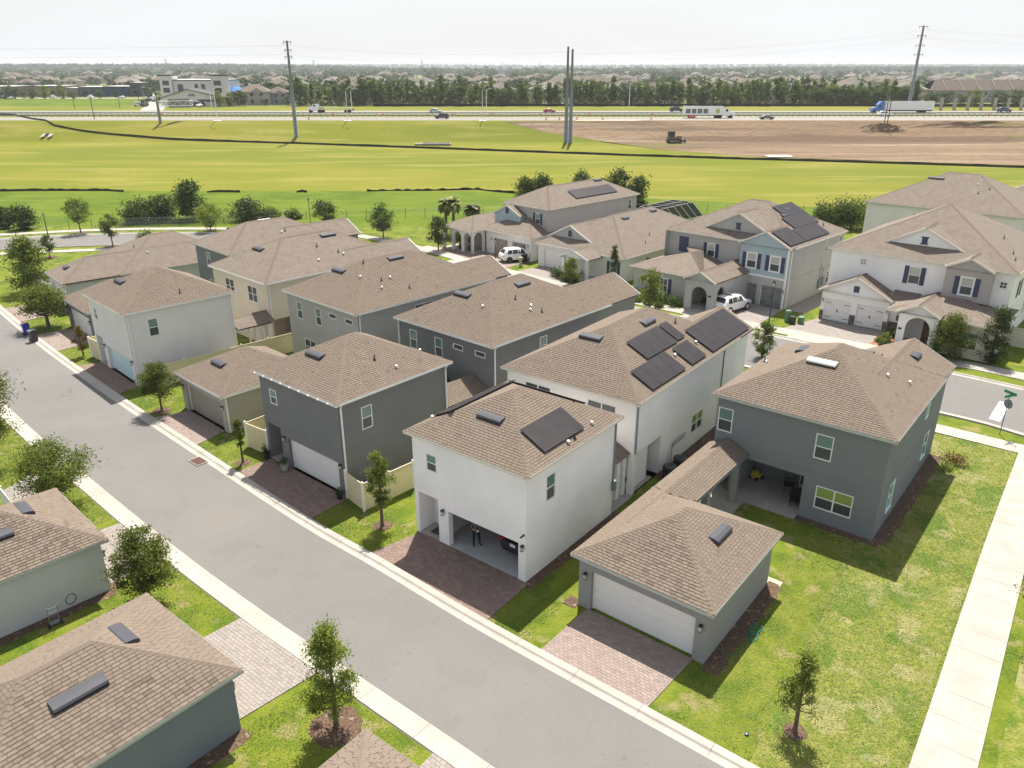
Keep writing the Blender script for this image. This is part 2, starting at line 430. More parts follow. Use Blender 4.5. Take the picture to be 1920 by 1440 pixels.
M_rock = mat('stacked_stone', (0.14, 0.125, 0.115), 0.9, tone=[(0.10, 0.09, 0.085), (0.17, 0.155, 0.14), (0.13, 0.11, 0.10), (0.21, 0.19, 0.175)])
M_bark = mat('bark', (0.10, 0.075, 0.055), 0.95, col2=(0.16, 0.13, 0.10), ns=8)
M_hway = mat('highway_asphalt', (0.215, 0.205, 0.19), 0.9, col2=(0.25, 0.237, 0.218), ns=.05, stretch=(.1, 1, 1))
M_silt = mat('black_silt_fabric', (0.012, 0.012, 0.012), 0.8)
M_orange = mat('orange_plastic', (0.75, 0.14, 0.03), 0.5)
M_green = mat('green_plastic', (0.03, 0.15, 0.10), 0.45)
M_lgreen = mat('pale_green_metal', (0.10, 0.20, 0.13), 0.6)
M_blueb = mat('blue_plastic', (0.015, 0.03, 0.30), 0.4)
M_paint = mat('white_car_paint', (0.80, 0.80, 0.80), 0.25, coat=1)
M_carb = mat('black_car_paint', (0.012, 0.012, 0.014), 0.2, coat=1)
M_carbl = mat('blue_car_paint', (0.02, 0.12, 0.42), 0.3, coat=1)
M_carn = mat('navy_car_paint', (0.02, 0.025, 0.10), 0.3, coat=1)
M_carg = mat('grey_car_paint', (0.10, 0.11, 0.13), 0.3, coat=1)
M_cars = mat('silver_car_paint', (0.5, 0.52, 0.54), 0.3, coat=1)
M_carr = mat('red_car_paint', (0.30, 0.02, 0.015), 0.3, coat=1)
M_cglass = mat('car_glass', (0.015, 0.017, 0.02), 0.06, spec=0.8)
M_tyre = mat('tyre_rubber', (0.015, 0.015, 0.015), 0.8)
M_red = mat('red_lens', (0.35, 0.01, 0.01), 0.25)
M_leaf = leafmat('oak_leaf', (0.055, 0.092, 0.012), (0.19, 0.23, 0.034), .42)
M_leafd = leafmat('dark_leaf', (0.028, 0.056, 0.009), (0.105, 0.15, 0.025), .33)
M_leafl = leafmat('light_leaf', (0.085, 0.125, 0.014), (0.24, 0.28, 0.05), .4)
M_leafr = leafmat('russet_leaf', (0.13, 0.11, 0.02), (0.26, 0.14, 0.04), .35)
M_palm = leafmat('palm_frond', (0.08, 0.13, 0.02), (0.27, 0.26, 0.08), .35)
M_pine = leafmat('pine_needles', (0.05, 0.09, 0.018), (0.16, 0.21, 0.035), .35)
M_hillleaf = leafmat('hill_foliage', (0.018, 0.045, 0.016), (0.045, 0.080, 0.028), .15)
M_farleaf = leafmat('far_foliage', (0.045, 0.08, 0.025), (0.10, 0.14, 0.04), .3)
# ================================================================ LARGE STRUCTURE: ground, fields, roads
def sheet(name, rows, m, kind='structure', label=None):
    b = MB(); b.quadgrid(rows); o = b.build(name, m); tag(o, label, kind=kind); return o
def plist(a, b, n):
    return [(a[0] + (b[0] - a[0]) * i / n, a[1] + (b[1] - a[1]) * i / n) for i in range(n + 1)]

ys = [-60, -20, 40, 100, 125, 150, 205, 236, 250, 252, 300, 400, 600, 900, 1400, 2200, 3500, 6000, 12000, 20000]
xs = [-12000, -5000, -2000, -900, -500, -300, -200, -120, -60, -30, 0, 30, 60, 120, 200, 300, 500, 900, 2000, 5000, 12000]
sheet('ground', [[(x, y, tz(y) - (0.6 if 100 < y < 251 else 0.03)) for x in xs] for y in ys], M_gfar)
# lawns of the neighbourhood
sheet('lawn', [[(x, y, 0.0) for x in range(-200, 201, 20)] for y in range(-40, 131, 10)], M_grass)
# the green field strip behind the street and the mown field beyond it
def edge_y(x):   # line where the two mowings meet
    return 158.5 + 0.3 * math.sin(x * .05) - (max(0, x - 2) * 0.35 if x < 60 else 20.3) - (max(0, x - 60) * .05)
X1 = [float(x) for x in range(-260, 321, 10)]
sheet('near_field', [[(x, 122 + (edge_y(x) - 122) * k / 6, 0.006 + tz(122 + (edge_y(x) - 122) * k / 6)) for x in X1] for k in range(7)], M_nfield)
X2 = [-420., -340.] + X1 + [360., 400., 500.]
sheet('far_field', [[(x, edge_y(min(max(x, -260), 320)) + (205 - edge_y(min(max(x, -260), 320))) * k / 14, tz(edge_y(min(max(x, -260), 320)) + (205 - edge_y(min(max(x, -260), 320))) * k / 14) + .008) for x in X2] for k in range(15)], M_field)
sheet('far_field', [[(x, y, tz(y) + 0.008) for x in X2] for y in (205, 221, 236, 250)], M_field)
# --- back alley: edges in plan metres
ALF = [(-75, 99.5), (-60, 83.5), (-51.9, 74.7), (-43.0, 65.5), (-36.2, 58.8), (-29.0, 51.9), (-20.6, 44.1), (-11.65, 35.84), (-7.0, 31.97), (-1.65, 27.37), (4.77, 22.24), (10.4, 17.75), (20, 10.2)]
ALN = [(-70, 86.5), (-58, 73.5), (-46, 60.6), (-34.3, 49.0), (-24.4, 39.9), (-17.0, 33.3), (-11.7, 28.85), (-8.3, 26.15), (-5.8, 24.2), (-2.3, 21.45), (0.5, 19.2), (6.5, 14.4), (15, 7.4)]
def dens(P, step=1.0):
    """Catmull-Rom resample"""
    P = [np.array(p, float) for p in P]; out = []
    for i in range(len(P) - 1):
        p0 = P[max(0, i - 1)]; p1 = P[i]; p2 = P[i + 1]; p3 = P[min(len(P) - 1, i + 2)]
        n = max(1, int(np.linalg.norm(p2 - p1) / step))
        for k in range(n):
            t = k / n
            out.append(0.5 * ((2 * p1) + (-p0 + p2) * t + (2 * p0 - 5 * p1 + 4 * p2 - p3) * t * t + (-p0 + 3 * p1 - 3 * p2 + p3) * t ** 3))
    out.append(P[-1]); return out
def offs(P, d):
    out = []
    for i, p in enumerate(P):
        t = P[min(i + 1, len(P) - 1)] - P[max(0, i - 1)]; t = t / np.linalg.norm(t)
        out.append(p + np.array([-t[1], t[0]]) * d)
    return out
def arclen(P):
    s = [0.0]
    for i in range(1, len(P)): s.append(s[-1] + float(np.linalg.norm(P[i] - P[i - 1])))
    return s
def at(P, S, s):
    return np.array([np.interp(s, S, [p[0] for p in P]), np.interp(s, S, [p[1] for p in P])])
af, an = dens(ALF), dens(ALN)
Sf, Sn = arclen(af), arclen(an)
N_ = 110
rows = []
for i in range(N_ + 1):
    a = at(af, Sf, Sf[-1] * i / N_); b = at(an, Sn, Sn[-1] * i / N_)
    a = a + (a - b) / np.linalg.norm(a - b) * .12
    rows.append([(*(a + (b - a) * k / 4), 0.012) for k in range(5)])
sheet('alley_road', rows, M_asph)
def kerb(name, P, prof, seg, gap, m=M_conc, sub=3):
    """profile [(offset, z)] swept along P, cut into cast lengths with open joints; offset positive = left of travel"""
    S = arclen(P); b = MB(); s = 0.0
    while s < S[-1] - 0.2:
        e = min(S[-1], s + seg - gap)
        pts = [at(P, S, s + (e - s) * k / sub) for k in range(sub + 1)]
        tans = []
        for k in range(sub + 1):
            q0 = at(P, S, max(0, s + (e - s) * k / sub - .3)); q1 = at(P, S, min(S[-1], s + (e - s) * k / sub + .3))
            t = (q1 - q0) / np.linalg.norm(q1 - q0); tans.append(np.array([-t[1], t[0]]))
        tn = random.random()
        b.quadgrid([[(*(pts[k] + tans[k] * o_), z_) for (o_, z_) in prof] for k in range(sub + 1)], 0)
        s += seg
    o = b.build(name, m); tag(o, kind='structure'); return o
# travel from far left to near right: left of travel is the houses' side (north-east)
base_f = MB(); base_f.quadgrid([[(*p, 0.006) for p in (a, b)] for a, b in zip(offs(af, 0.1), offs(af, 0.80))]); tag(base_f.build('kerb_bed', M_joint), kind='structure')
kerb('far_kerb', af, [(0.06, 0.0), (0.08, 0.022), (0.32, 0.008), (0.40, 0.03), (0.46, 0.085), (0.54, 0.10), (0.78, 0.105), (0.80, 0.0)], 3.0, 0.014)
base_n = MB(); base_n.quadgrid([[(*p, 0.006) for p in (a, b)] for a, b in zip(offs(an, -0.95), offs(an, 0.0))]); tag(base_n.build('kerb_bed', M_joint), kind='structure')
kerb('near_kerb', an, [(0.02, 0.0), (0.0, 0.022), (-0.3, 0.02), (-0.6, 0.035), (-0.90, 0.05), (-0.92, 0.0)], 3.0, 0.014)

# --- main street
MSF = [(-150, 88), (-110, 100), (-90, 106), (-74.8, 111.8), (-66, 114.6), (-56, 116), (-46, 116.2), (-34, 115.0), (-24, 110.5), (-14, 101.6), (-5, 92.6), (4, 84.0), (14, 75.4), (25, 67.0), (35.8, 58.1), (39.4, 54.9), (48, 47), (60, 36), (80, 17)]
MSN = [(-150, 80.5), (-110, 92.6), (-90, 98.8), (-72, 104.6), (-62, 107.2), (-54, 108.2), (-46, 108.4), (-38, 107.2), (-29, 103.5), (-20, 95.0), (-11, 86.0), (-1, 77.0), (9, 68.6), (20, 60.0), (30.6, 51.3), (33.5, 48.9), (36.5, 45.4), (46, 36), (60, 22)]
mf, mn = dens(MSF, 1.5), dens(MSN, 1.5)
SF, SN = arclen(mf), arclen(mn)
rows = []
for i in range(161):
    a = at(mf, SF, SF[-1] * i / 160); b = at(mn, SN, SN[-1] * i / 160)
    rows.append([(*(a + (b - a) * k / 4), 0.02) for k in range(5)])
sheet('main_street', rows, M_asph)
kerb('main_kerb_far', mf, [(-0.02, 0.0), (0.0, 0.03), (0.35, 0.03), (0.45, 0.12), (0.6, 0.12), (0.62, 0.0)], 3.0, 0.03)
kerb('main_kerb_near', mn, [(0.02, 0.0), (0.0, 0.03), (-0.35, 0.03), (-0.45, 0.12), (-0.6, 0.12), (-0.62, 0.0)], 3.0, 0.03)
b = MB(); q = [G(1893, 757), (33.95, 48.9), (34.45, 48.35), G(1905, 760)]
qa = [(37.0, 52.2), (36.5, 52.7), (33.9, 49.6), (34.4, 49.1)]
b.face([(*p, 0.026) for p in qa]); tag(b.build('stop_line', M_trim), kind='structure')

def walk(name, P, wd, seg=1.5, side=1, z=0.10, thick=0.10, cut=None, tone=None):
    """footpath of single slabs, each its own object, edge P, width wd to the left (side=1)"""
    P = dens(P, 1.0); S = arclen(P)
    bed = MB(); bed.quadgrid([[(*p, 0.03) for p in (a, c)] for a, c in zip(P, offs(P, wd * side))])
    root = bed.build(name, M_joint); tag(root, kind='structure')
    s = 0.0
    while s < S[-1] - 0.3:
        e = min(S[-1], s + seg - 0.012)
        def nrm(q):
            t = at(P, S, min(S[-1], q + .2)) - at(P, S, max(0, q - .2)); t = t / np.linalg.norm(t); return np.array([-t[1], t[0]]) * side
        a = at(P, S, s); c = at(P, S, e); a2 = a + nrm(s) * wd; c2 = c + nrm(e) * wd
        m = MB(); zz = z + random.uniform(-.004, .004)
        top = [(*p, zz) for p in (a, c, c2, a2)]
        m.face(top)
        for k in range(4):
            p, q = top[k], top[(k + 1) % 4]; m.face([(p[0], p[1], 0), (q[0], q[1], 0), q, p])
        m.build('paving_slab', M_conc, root)
        s += seg
    return root
WB = [(-150, 95), (-110, 107), (-90, 113), (-77.0, 116.0), (-63.8, 119.8), (-49.2, 120.8), (-34, 119.6), (-22, 114.8), (-9.8, 104.0), (-5.2, 98.6), (-0.2, 93.4), (4.9, 88.2), (9, 84.3), (13.8, 80.0), (18.2, 76.3), (25.0, 70.9), (31, 66.4), (37.6, 61.8), (40.9, 59.2), (48, 52.5), (60, 41)]
walk('far_footpath', WB, 1.75, seg=1.8, side=-1, z=0.06)
walk('near_footpath', [(-110, 87), (-80, 97.5), (-68.4, 101.6), (-60, 103.4), (-50, 105.2), (-42, 104.6), (-31, 100.0), (-23, 92.0), (-14, 83.0), (-4, 74.2), (6, 65.6), (17, 57.0), (27.2, 48.7), (29.4, 47.0), (33.2, 43.9), (36, 41.6)], 1.5, seg=1.8, side=1, z=0.06)
walk('side_footpath', [(5.6, 9.3), (14.1, 20.1), (20.5, 28.5), (25.4, 34.9), (33.4, 45.1)], 1.95, seg=1.55, side=-1, z=0.06)
# patchy lawn of the corner plot (between garage, house, alley and side footpath)
def patch(name, pts, m, z=0.006, n=10, kind='structure'):
    A, B, C_, D = [np.array(p, float) for p in pts]
    rows = [[(*((A + (D - A) * i / n) * (1 - j / n) + (B + (C_ - B) * i / n) * (j / n)), z) for j in range(n + 1)] for i in range(n + 1)]
    return sheet(name, rows, m, kind)
patch('corner_lawn', [(8.2, 19.9), (5.5, 9.4), (33.2, 45.0), (27.6, 47.5)], M_dry, 0.004, 16)
patch('corner_lawn', [W2 for W2 in ((1.0, 26.2), (8.2, 19.9), (17.0, 31.0), (9.5, 34.5))], M_grass, 0.003, 6)
patch('verge', [(15.6, 18.0), (30, 10), (50, 36), (36.8, 45.4)], M_dry, 0.004, 10)

# --- driveways of single pavers
def drive(name, quad, m, pl=0.235, pw=0.155, single=0, z=0.04, border=True, across=True, raised=True):
    A, B, C_, D = [np.array(p, float) for p in quad]       # A-B one side (house to road), D-C the other
    bed = MB(); bed.quadgrid([[(*p, 0.014) for p in (A, D)], [(*p, 0.014) for p in (B, C_)]]); root = bed.build(name, M_joint); tag(root, kind='structure')
    W_ = (np.linalg.norm(D - A) + np.linalg.norm(C_ - B)) / 2; H_ = (np.linalg.norm(B - A) + np.linalg.norm(C_ - D)) / 2
    nr = max(1, round(H_ / pw)); nc = max(1, round(W_ / pl))
    P = lambda s, t: A + (D - A) * s * (1 - t) + (B - A) * t + (C_ - B) * s * t
    cells = []
    for i in range(nr):
        off = 0.5 if i % 2 else 0.0
        for j in range(-1, nc + 1):
            s0, s1 = (j + off) / nc, (j + off + 1) / nc
            s0, s1 = max(0, s0), min(1, s1)
            if s1 - s0 < 0.25 / nc: continue
            cells.append((s0, s1, i / nr, (i + 1) / nr))
    gs, gt = 0.005 / W_, 0.005 / H_
    def cell(c):
        s0, s1, t0, t1 = c
        return [P(s0 + gs, t0 + gt), P(s1 - gs, t0 + gt), P(s1 - gs, t1 - gt), P(s0 + gs, t1 - gt)]
    cells.sort(key=lambda c: np.linalg.norm(P((c[0] + c[1]) / 2, (c[2] + c[3]) / 2)))
    st = MB()
    for k, c in enumerate(cells):
        q = cell(c); zz = z + random.uniform(-.003, .003)
        b = MB() if k < single else st; tn = random.uniform(.02, 1) if k >= single else 0.5
        top = [(*p, zz) for p in q]; b.face(top, 0, tn)
        for a in range(4):
            p, r = top[a], top[(a + 1) % 4]; b.face([(p[0], p[1], 0.012), (r[0], r[1], 0.012), r, p], 0, tn)
        if k < single: b.build('paver', m, root)
    if st.f:
        o = st.build('paver_field', m, root); o['kind'] = 'stuff'
    return root
def kline(p, sd=0.80):   # nearest point on the back of the far kerb
    P = offs(af, sd); return min(P, key=lambda q: np.linalg.norm(q - np.array(p)))
# ================================================================ HOUSES
class Roof:
    """hip / gable roof piece over the eave rectangle; ends: 'h' or 'g' for the low and high end of the ridge"""
    def __init__(s, x0, x1, y0, y1, ze, sl=0.5, ends='hh', along=None, skip=''):
        s.r = (x0, x1, y0, y1); s.ze = ze; s.sl = sl; s.ends = ends; s.skip = skip
        s.al = along or ('x' if (x1 - x0) >= (y1 - y0) else 'y')
    def z(s, x, y):
        x0, x1, y0, y1 = s.r
        if not (x0 <= x <= x1 and y0 <= y <= y1): return -99
        d = []
        if s.al == 'x':
            d += [y - y0, y1 - y]
            if s.ends[0] == 'h': d.append(x - x0)
            if s.ends[1] == 'h': d.append(x1 - x)
        else:
            d += [x - x0, x1 - x]
            if s.ends[0] == 'h': d.append(y - y0)
            if s.ends[1] == 'h': d.append(y1 - y)
        return s.ze + s.sl * min(d)
    def ridge(s):
        x0, x1, y0, y1 = s.r
        if s.al == 'x':
            h = (y1 - y0) / 2; zr = s.ze + s.sl * h
            return (x0 + (h if s.ends[0] == 'h' else 0), (y0 + y1) / 2, zr), (x1 - (h if s.ends[1] == 'h' else 0), (y0 + y1) / 2, zr)
        h = (x1 - x0) / 2; zr = s.ze + s.sl * h
        return ((x0 + x1) / 2, y0 + (h if s.ends[0] == 'h' else 0), zr), ((x0 + x1) / 2, y1 - (h if s.ends[1] == 'h' else 0), zr)
    def faces(s):
        """[(side, polygon)] every polygon starting with its eave edge"""
        x0, x1, y0, y1 = s.r; R1, R2 = s.ridge(); z = s.ze; out = []
        if s.al == 'x':
            out.append(('r', [(x0, y0, z), (x1, y0, z), R2, R1])); out.append(('l', [(x1, y1, z), (x0, y1, z), R1, R2]))
            if s.ends[0] == 'h': out.append(('f', [(x0, y1, z), (x0, y0, z), R1]))
            if s.ends[1] == 'h': out.append(('b', [(x1, y0, z), (x1, y1, z), R2]))
        else:
            out.append(('f', [(x0, y1, z), (x0, y0, z), R1, R2])); out.append(('b', [(x1, y0, z), (x1, y1, z), R2, R1]))
            if s.ends[0] == 'h': out.append(('r', [(x0, y0, z), (x1, y0, z), R1]))
            if s.ends[1] == 'h': out.append(('l', [(x1, y1, z), (x0, y1, z), R2]))
        return out
    def hips(s):
        x0, x1, y0, y1 = s.r; R1, R2 = s.ridge(); z = s.ze; out = [(R1, R2)]
        if s.al == 'x':
            if s.ends[0] == 'h': out += [((x0, y0, z), R1), ((x0, y1, z), R1)]
            if s.ends[1] == 'h': out += [((x1, y0, z), R2), ((x1, y1, z), R2)]
        else:
            if s.ends[0] == 'h': out += [((x0, y0, z), R1), ((x1, y0, z), R1)]
            if s.ends[1] == 'h': out += [((x0, y1, z), R2), ((x1, y1, z), R2)]
        return out

TAB, EXPO = 0.285, 0.15
def shingle_cells(poly):
    p0, p1 = Vector(poly[0]), Vector(poly[1]); e = (p1 - p0).normalized()
    n = (Vector(poly[1]) - Vector(poly[0])).cross(Vector(poly[2]) - Vector(poly[1])).normalized()
    if n.z < 0: n = -n
    up = n.cross(e).normalized()
    if up.z < 0: up = -up
    P2 = [((Vector(p) - p0).dot(e), (Vector(p) - p0).dot(up)) for p in poly]
    tmax = max(t for _, t in P2)
    def xr(t):
        xs = []
        for i in range(len(P2)):
            (a, b), (c, d) = P2[i], P2[(i + 1) % len(P2)]
            if abs(d - b) < 1e-9:
                if abs(t - b) < 1e-6: xs += [a, c]
            elif min(b, d) - 1e-9 <= t <= max(b, d) + 1e-9: xs.append(a + (c - a) * (t - b) / (d - b))
        return (min(xs), max(xs)) if xs else (0, 0)
    out = []; k = 0; nr = max(1, round(tmax / EXPO)); ex = tmax / nr
    for k in range(nr):
        t0, t1 = k * ex, (k + 1) * ex
        l0, r0 = xr(t0 + 1e-5); l1, r1 = xr(t1 - 1e-5)
        s = math.floor(min(l0, l1) / TAB) * TAB - TAB * ((k * 0.37) % 1.0)
        while s < max(r0, r1):
            wd = TAB * random.choice((0.85, 0.95, 1.0, 1.05, 1.15)); a, c = s, s + wd; s = c
            b0, b1, t_0, t_1 = max(a, l0), min(c, r0), max(a, l1), min(c, r1)
            if b1 <= b0 and t_1 <= t_0: continue
            if b1 < b0: b0 = b1 = min(max(b0, l0), r0)
            if t_1 < t_0: t_0 = t_1 = min(max((t_0 + t_1) / 2, l1), r1)
            whole = (b0 == a and b1 == c and t_0 == a and t_1 == c)
            out.append((b0, b1, t_0, t_1, t0, t1, whole))
    return p0, e, up, n, out

def build_roof(house, R, near=0, singles=0, fascia=None, singles_key=None, name='roof', clip_above=None, drip=None):
    """near=1: every shingle is geometry; otherwise the courses come from the material over flat slopes"""
    fascia = fascia or M_trim
    R = R if isinstance(R, list) else [R]
    deck = MB(); root_mats = [M_deck if near else M_shfar, fascia]
    for q, r in enumerate(R):
        x0, x1, y0, y1 = r.r
        for side, poly in r.faces():
            p0 = Vector(poly[0]); e = (Vector(poly[1]) - p0).normalized(); n = (Vector(poly[1]) - p0).cross(Vector(poly[2]) - Vector(poly[1])).normalized(); up = n.cross(e)
            if up.z < 0: up = -up
            lift = 0.0 if near else 0.0
            uv = [((Vector(p) - p0).dot(e) + q * .13, (Vector(p) - p0).dot(up)) for p in poly]
            deck.face([(p[0], p[1], p[2] + q * .004) for p in poly], 0, uv=uv)
        z = r.ze + q * .002
        # soffit and fascia boards just below the roof edge
        deck.face([(x0 + .01, y0 + .01, z - .13), (x0 + .01, y1 - .01, z - .13), (x1 - .01, y1 - .01, z - .13), (x1 - .01, y0 + .01, z - .13)], 1)
        t = .02 + q * .003
        def eave(a, b, c, d): deck.box(a, b, c, d, z - .15, z - .012, 1)
        if 'f' not in r.skip and not (r.al == 'x' and r.ends[0] == 'g'): eave(x0 - .03, x0 + t, y0 - .03, y1 + .03)
        if 'b' not in r.skip and not (r.al == 'x' and r.ends[1] == 'g'): eave(x1 - t, x1 + .03, y0 - .03, y1 + .03)
        if 'r' not in r.skip and not (r.al == 'y' and r.ends[0] == 'g'): eave(x0 + t, x1 - t, y0 - .03, y0 + t)
        if 'l' not in r.skip and not (r.al == 'y' and r.ends[1] == 'g'): eave(x0 + t, x1 - t, y1 - t, y1 + .03)
        # rake boards of gable ends
        R1, R2 = r.ridge()
        for end, P, cs in (('0', R1, ((x0, y0), (x0, y1)) if r.al == 'x' else ((x0, y0), (x1, y0))), ('1', R2, ((x1, y0), (x1, y1)) if r.al == 'x' else ((x0, y1), (x1, y1)))):
            if r.ends[int(end)] != 'g' or ('rake' + end) in r.skip: continue
            sg = -1 if end == '0' else 1
            off = Vector((sg * .02, 0, 0)) if r.al == 'x' else Vector((0, sg * .02, 0))
            for c in cs:
                deck.bar(Vector((c[0], c[1], z - .09)) + off, Vector((P[0], P[1], P[2] - .09)) + off, .05, .17, 1)
    o = deck.build(name, root_mats, house)
    # ridge and hip caps
    cap = MB()
    for q, r in enumerate(R):
        for a, b in r.hips():
            a, b = Vector(a), Vector(b); d = b - a; l = d.length
            if l < .3: continue
            d.normalize(); sd = d.cross(Vector((0, 0, 1))).normalized(); n = max(1, int(l / .22)); st = l / n
            for k in range(n):
                c = a + d * st * k; e2 = a + d * (st * (k + 1) + .03)
                if any(o2 is not r and o2.z(*(((c + e2) / 2)[:2])) > ((c + e2) / 2).z + .02 for o2 in R): continue
                dn = -0.042; up0, up1 = .042, .02
                A = [c + sd * .15 + Vector((0, 0, dn)), c + Vector((0, 0, up0)), c - sd * .15 + Vector((0, 0, dn))]
                B = [e2 + sd * .15 + Vector((0, 0, dn - .015)), e2 + Vector((0, 0, up1)), e2 - sd * .15 + Vector((0, 0, dn - .015))]
                tn = random.uniform(.45, .8)
                cap.face([A[0], A[1], B[1], B[0]], 0, tn); cap.face([A[1], A[2], B[2], B[1]], 0, tn)
                if near: cap.face([A[0], A[0] - Vector((0, 0, .015)), A[1] - Vector((0, 0, .03)), A[1]], 0, .1); cap.face([A[1], A[1] - Vector((0, 0, .03)), A[2] - Vector((0, 0, .015)), A[2]], 0, .1)
    if cap.f: c_ = cap.build('ridge_cap', M_shingle, o); c_['kind'] = 'stuff'
    if near:
        st = MB(); cand = []
        for q, r in enumerate(R):
            for side, poly in r.faces():
                p0, e, up, n, cells = shingle_cells(poly)
                for c in cells:
                    b0, b1, t0_, t1_, t0, t1, whole = c
                    mid = p0 + e * ((b0 + b1 + t0_ + t1_) / 4) + up * ((t0 + t1) / 2)
                    if any((o2 is not r) and o2.z(mid.x, mid.y) > mid.z + (.004 if R.index(o2) < q else .03) for o2 in R): continue
                    if any((R.index(o2) < q) and abs(o2.z(mid.x, mid.y) - mid.z) < .03 for o2 in R): continue
                    cand.append((p0, e, up, n, c, mid))
        if singles:
            wm = house.matrix_world if False else Matrix.Translation(house.location) @ Matrix.Rotation(house.rotation_euler.z, 4, 'Z')
            def key(cd):
                W_ = wm @ cd[5]; d = W_ - Vector((0, 0, HC)); dep = d.y * CT - d.z * ST
                if dep < 1: return 1e9
                u = 960 + FPX * d.x / dep; v = 720 - FPX * (d.y * ST + d.z * CT) / dep
                facing = (wm.to_3x3() @ cd[3]).dot(-d.normalized())
                if not (0 < u < 1920 and 0 < v < 1440) or facing < .1 or not cd[4][6]: return 1e9
                return d.length / facing ** .5
            cand.sort(key=key)
        unit = {}
        for k, (p0, e, up, n, c, mid) in enumerate(cand):
            b0, b1, t0_, t1_, t0, t1, whole = c
            if k < singles and whole:
                wd = round(b1 - b0, 3); ex = t1 - t0; kk = (wd, round(ex, 3))
                if kk not in unit:
                    m = MB(); g = .009
                    lo, hi = .028, .006
                    a = [(g, 0, lo), (wd - g, 0, lo), (wd - g, ex + .02, hi - .004), (g, ex + .02, hi - .004)]
                    m.face(a); m.face([(g, 0, 0), (wd - g, 0, 0), a[1], a[0]]); m.face([(g, 0, 0), a[0], a[3]]); m.face([(wd - g, 0, 0), a[2], a[1]])
                    unit[kk] = m.mesh('shingle', M_shingle)
                ob = bpy.data.objects.new('shingle', unit[kk]); COL.objects.link(ob); ob.parent = o
                M3 = Matrix((e, up, n)).transposed().to_4x4(); pos = p0 + e * b0 + up * t0
                ob.matrix_local = Matrix.Translation(pos) @ M3
            else:
                lift = random.uniform(-.002, .003); lo, hi = .022 + lift, .004
                A = p0 + e * b0 + up * t0; B = p0 + e * b1 + up * t0; C_ = p0 + e * t1_ + up * t1; D = p0 + e * t0_ + up * t1
                tn = min(.99, max(.08, random.gauss(.55, .2))); gp = min(.009, (b1 - b0) / 4, (t1_ - t0_) / 4 + .001)
                A, B, C_, D = A + e * gp, B - e * gp, C_ - e * gp, D + e * gp
                st.face([A + n * lo, B + n * lo, C_ + n * hi, D + n * hi], 0, tn)
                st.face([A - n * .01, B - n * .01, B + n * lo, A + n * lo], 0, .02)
        s_ = st.build('shingle_field', M_shingle, o); s_['kind'] = 'stuff'
    return o

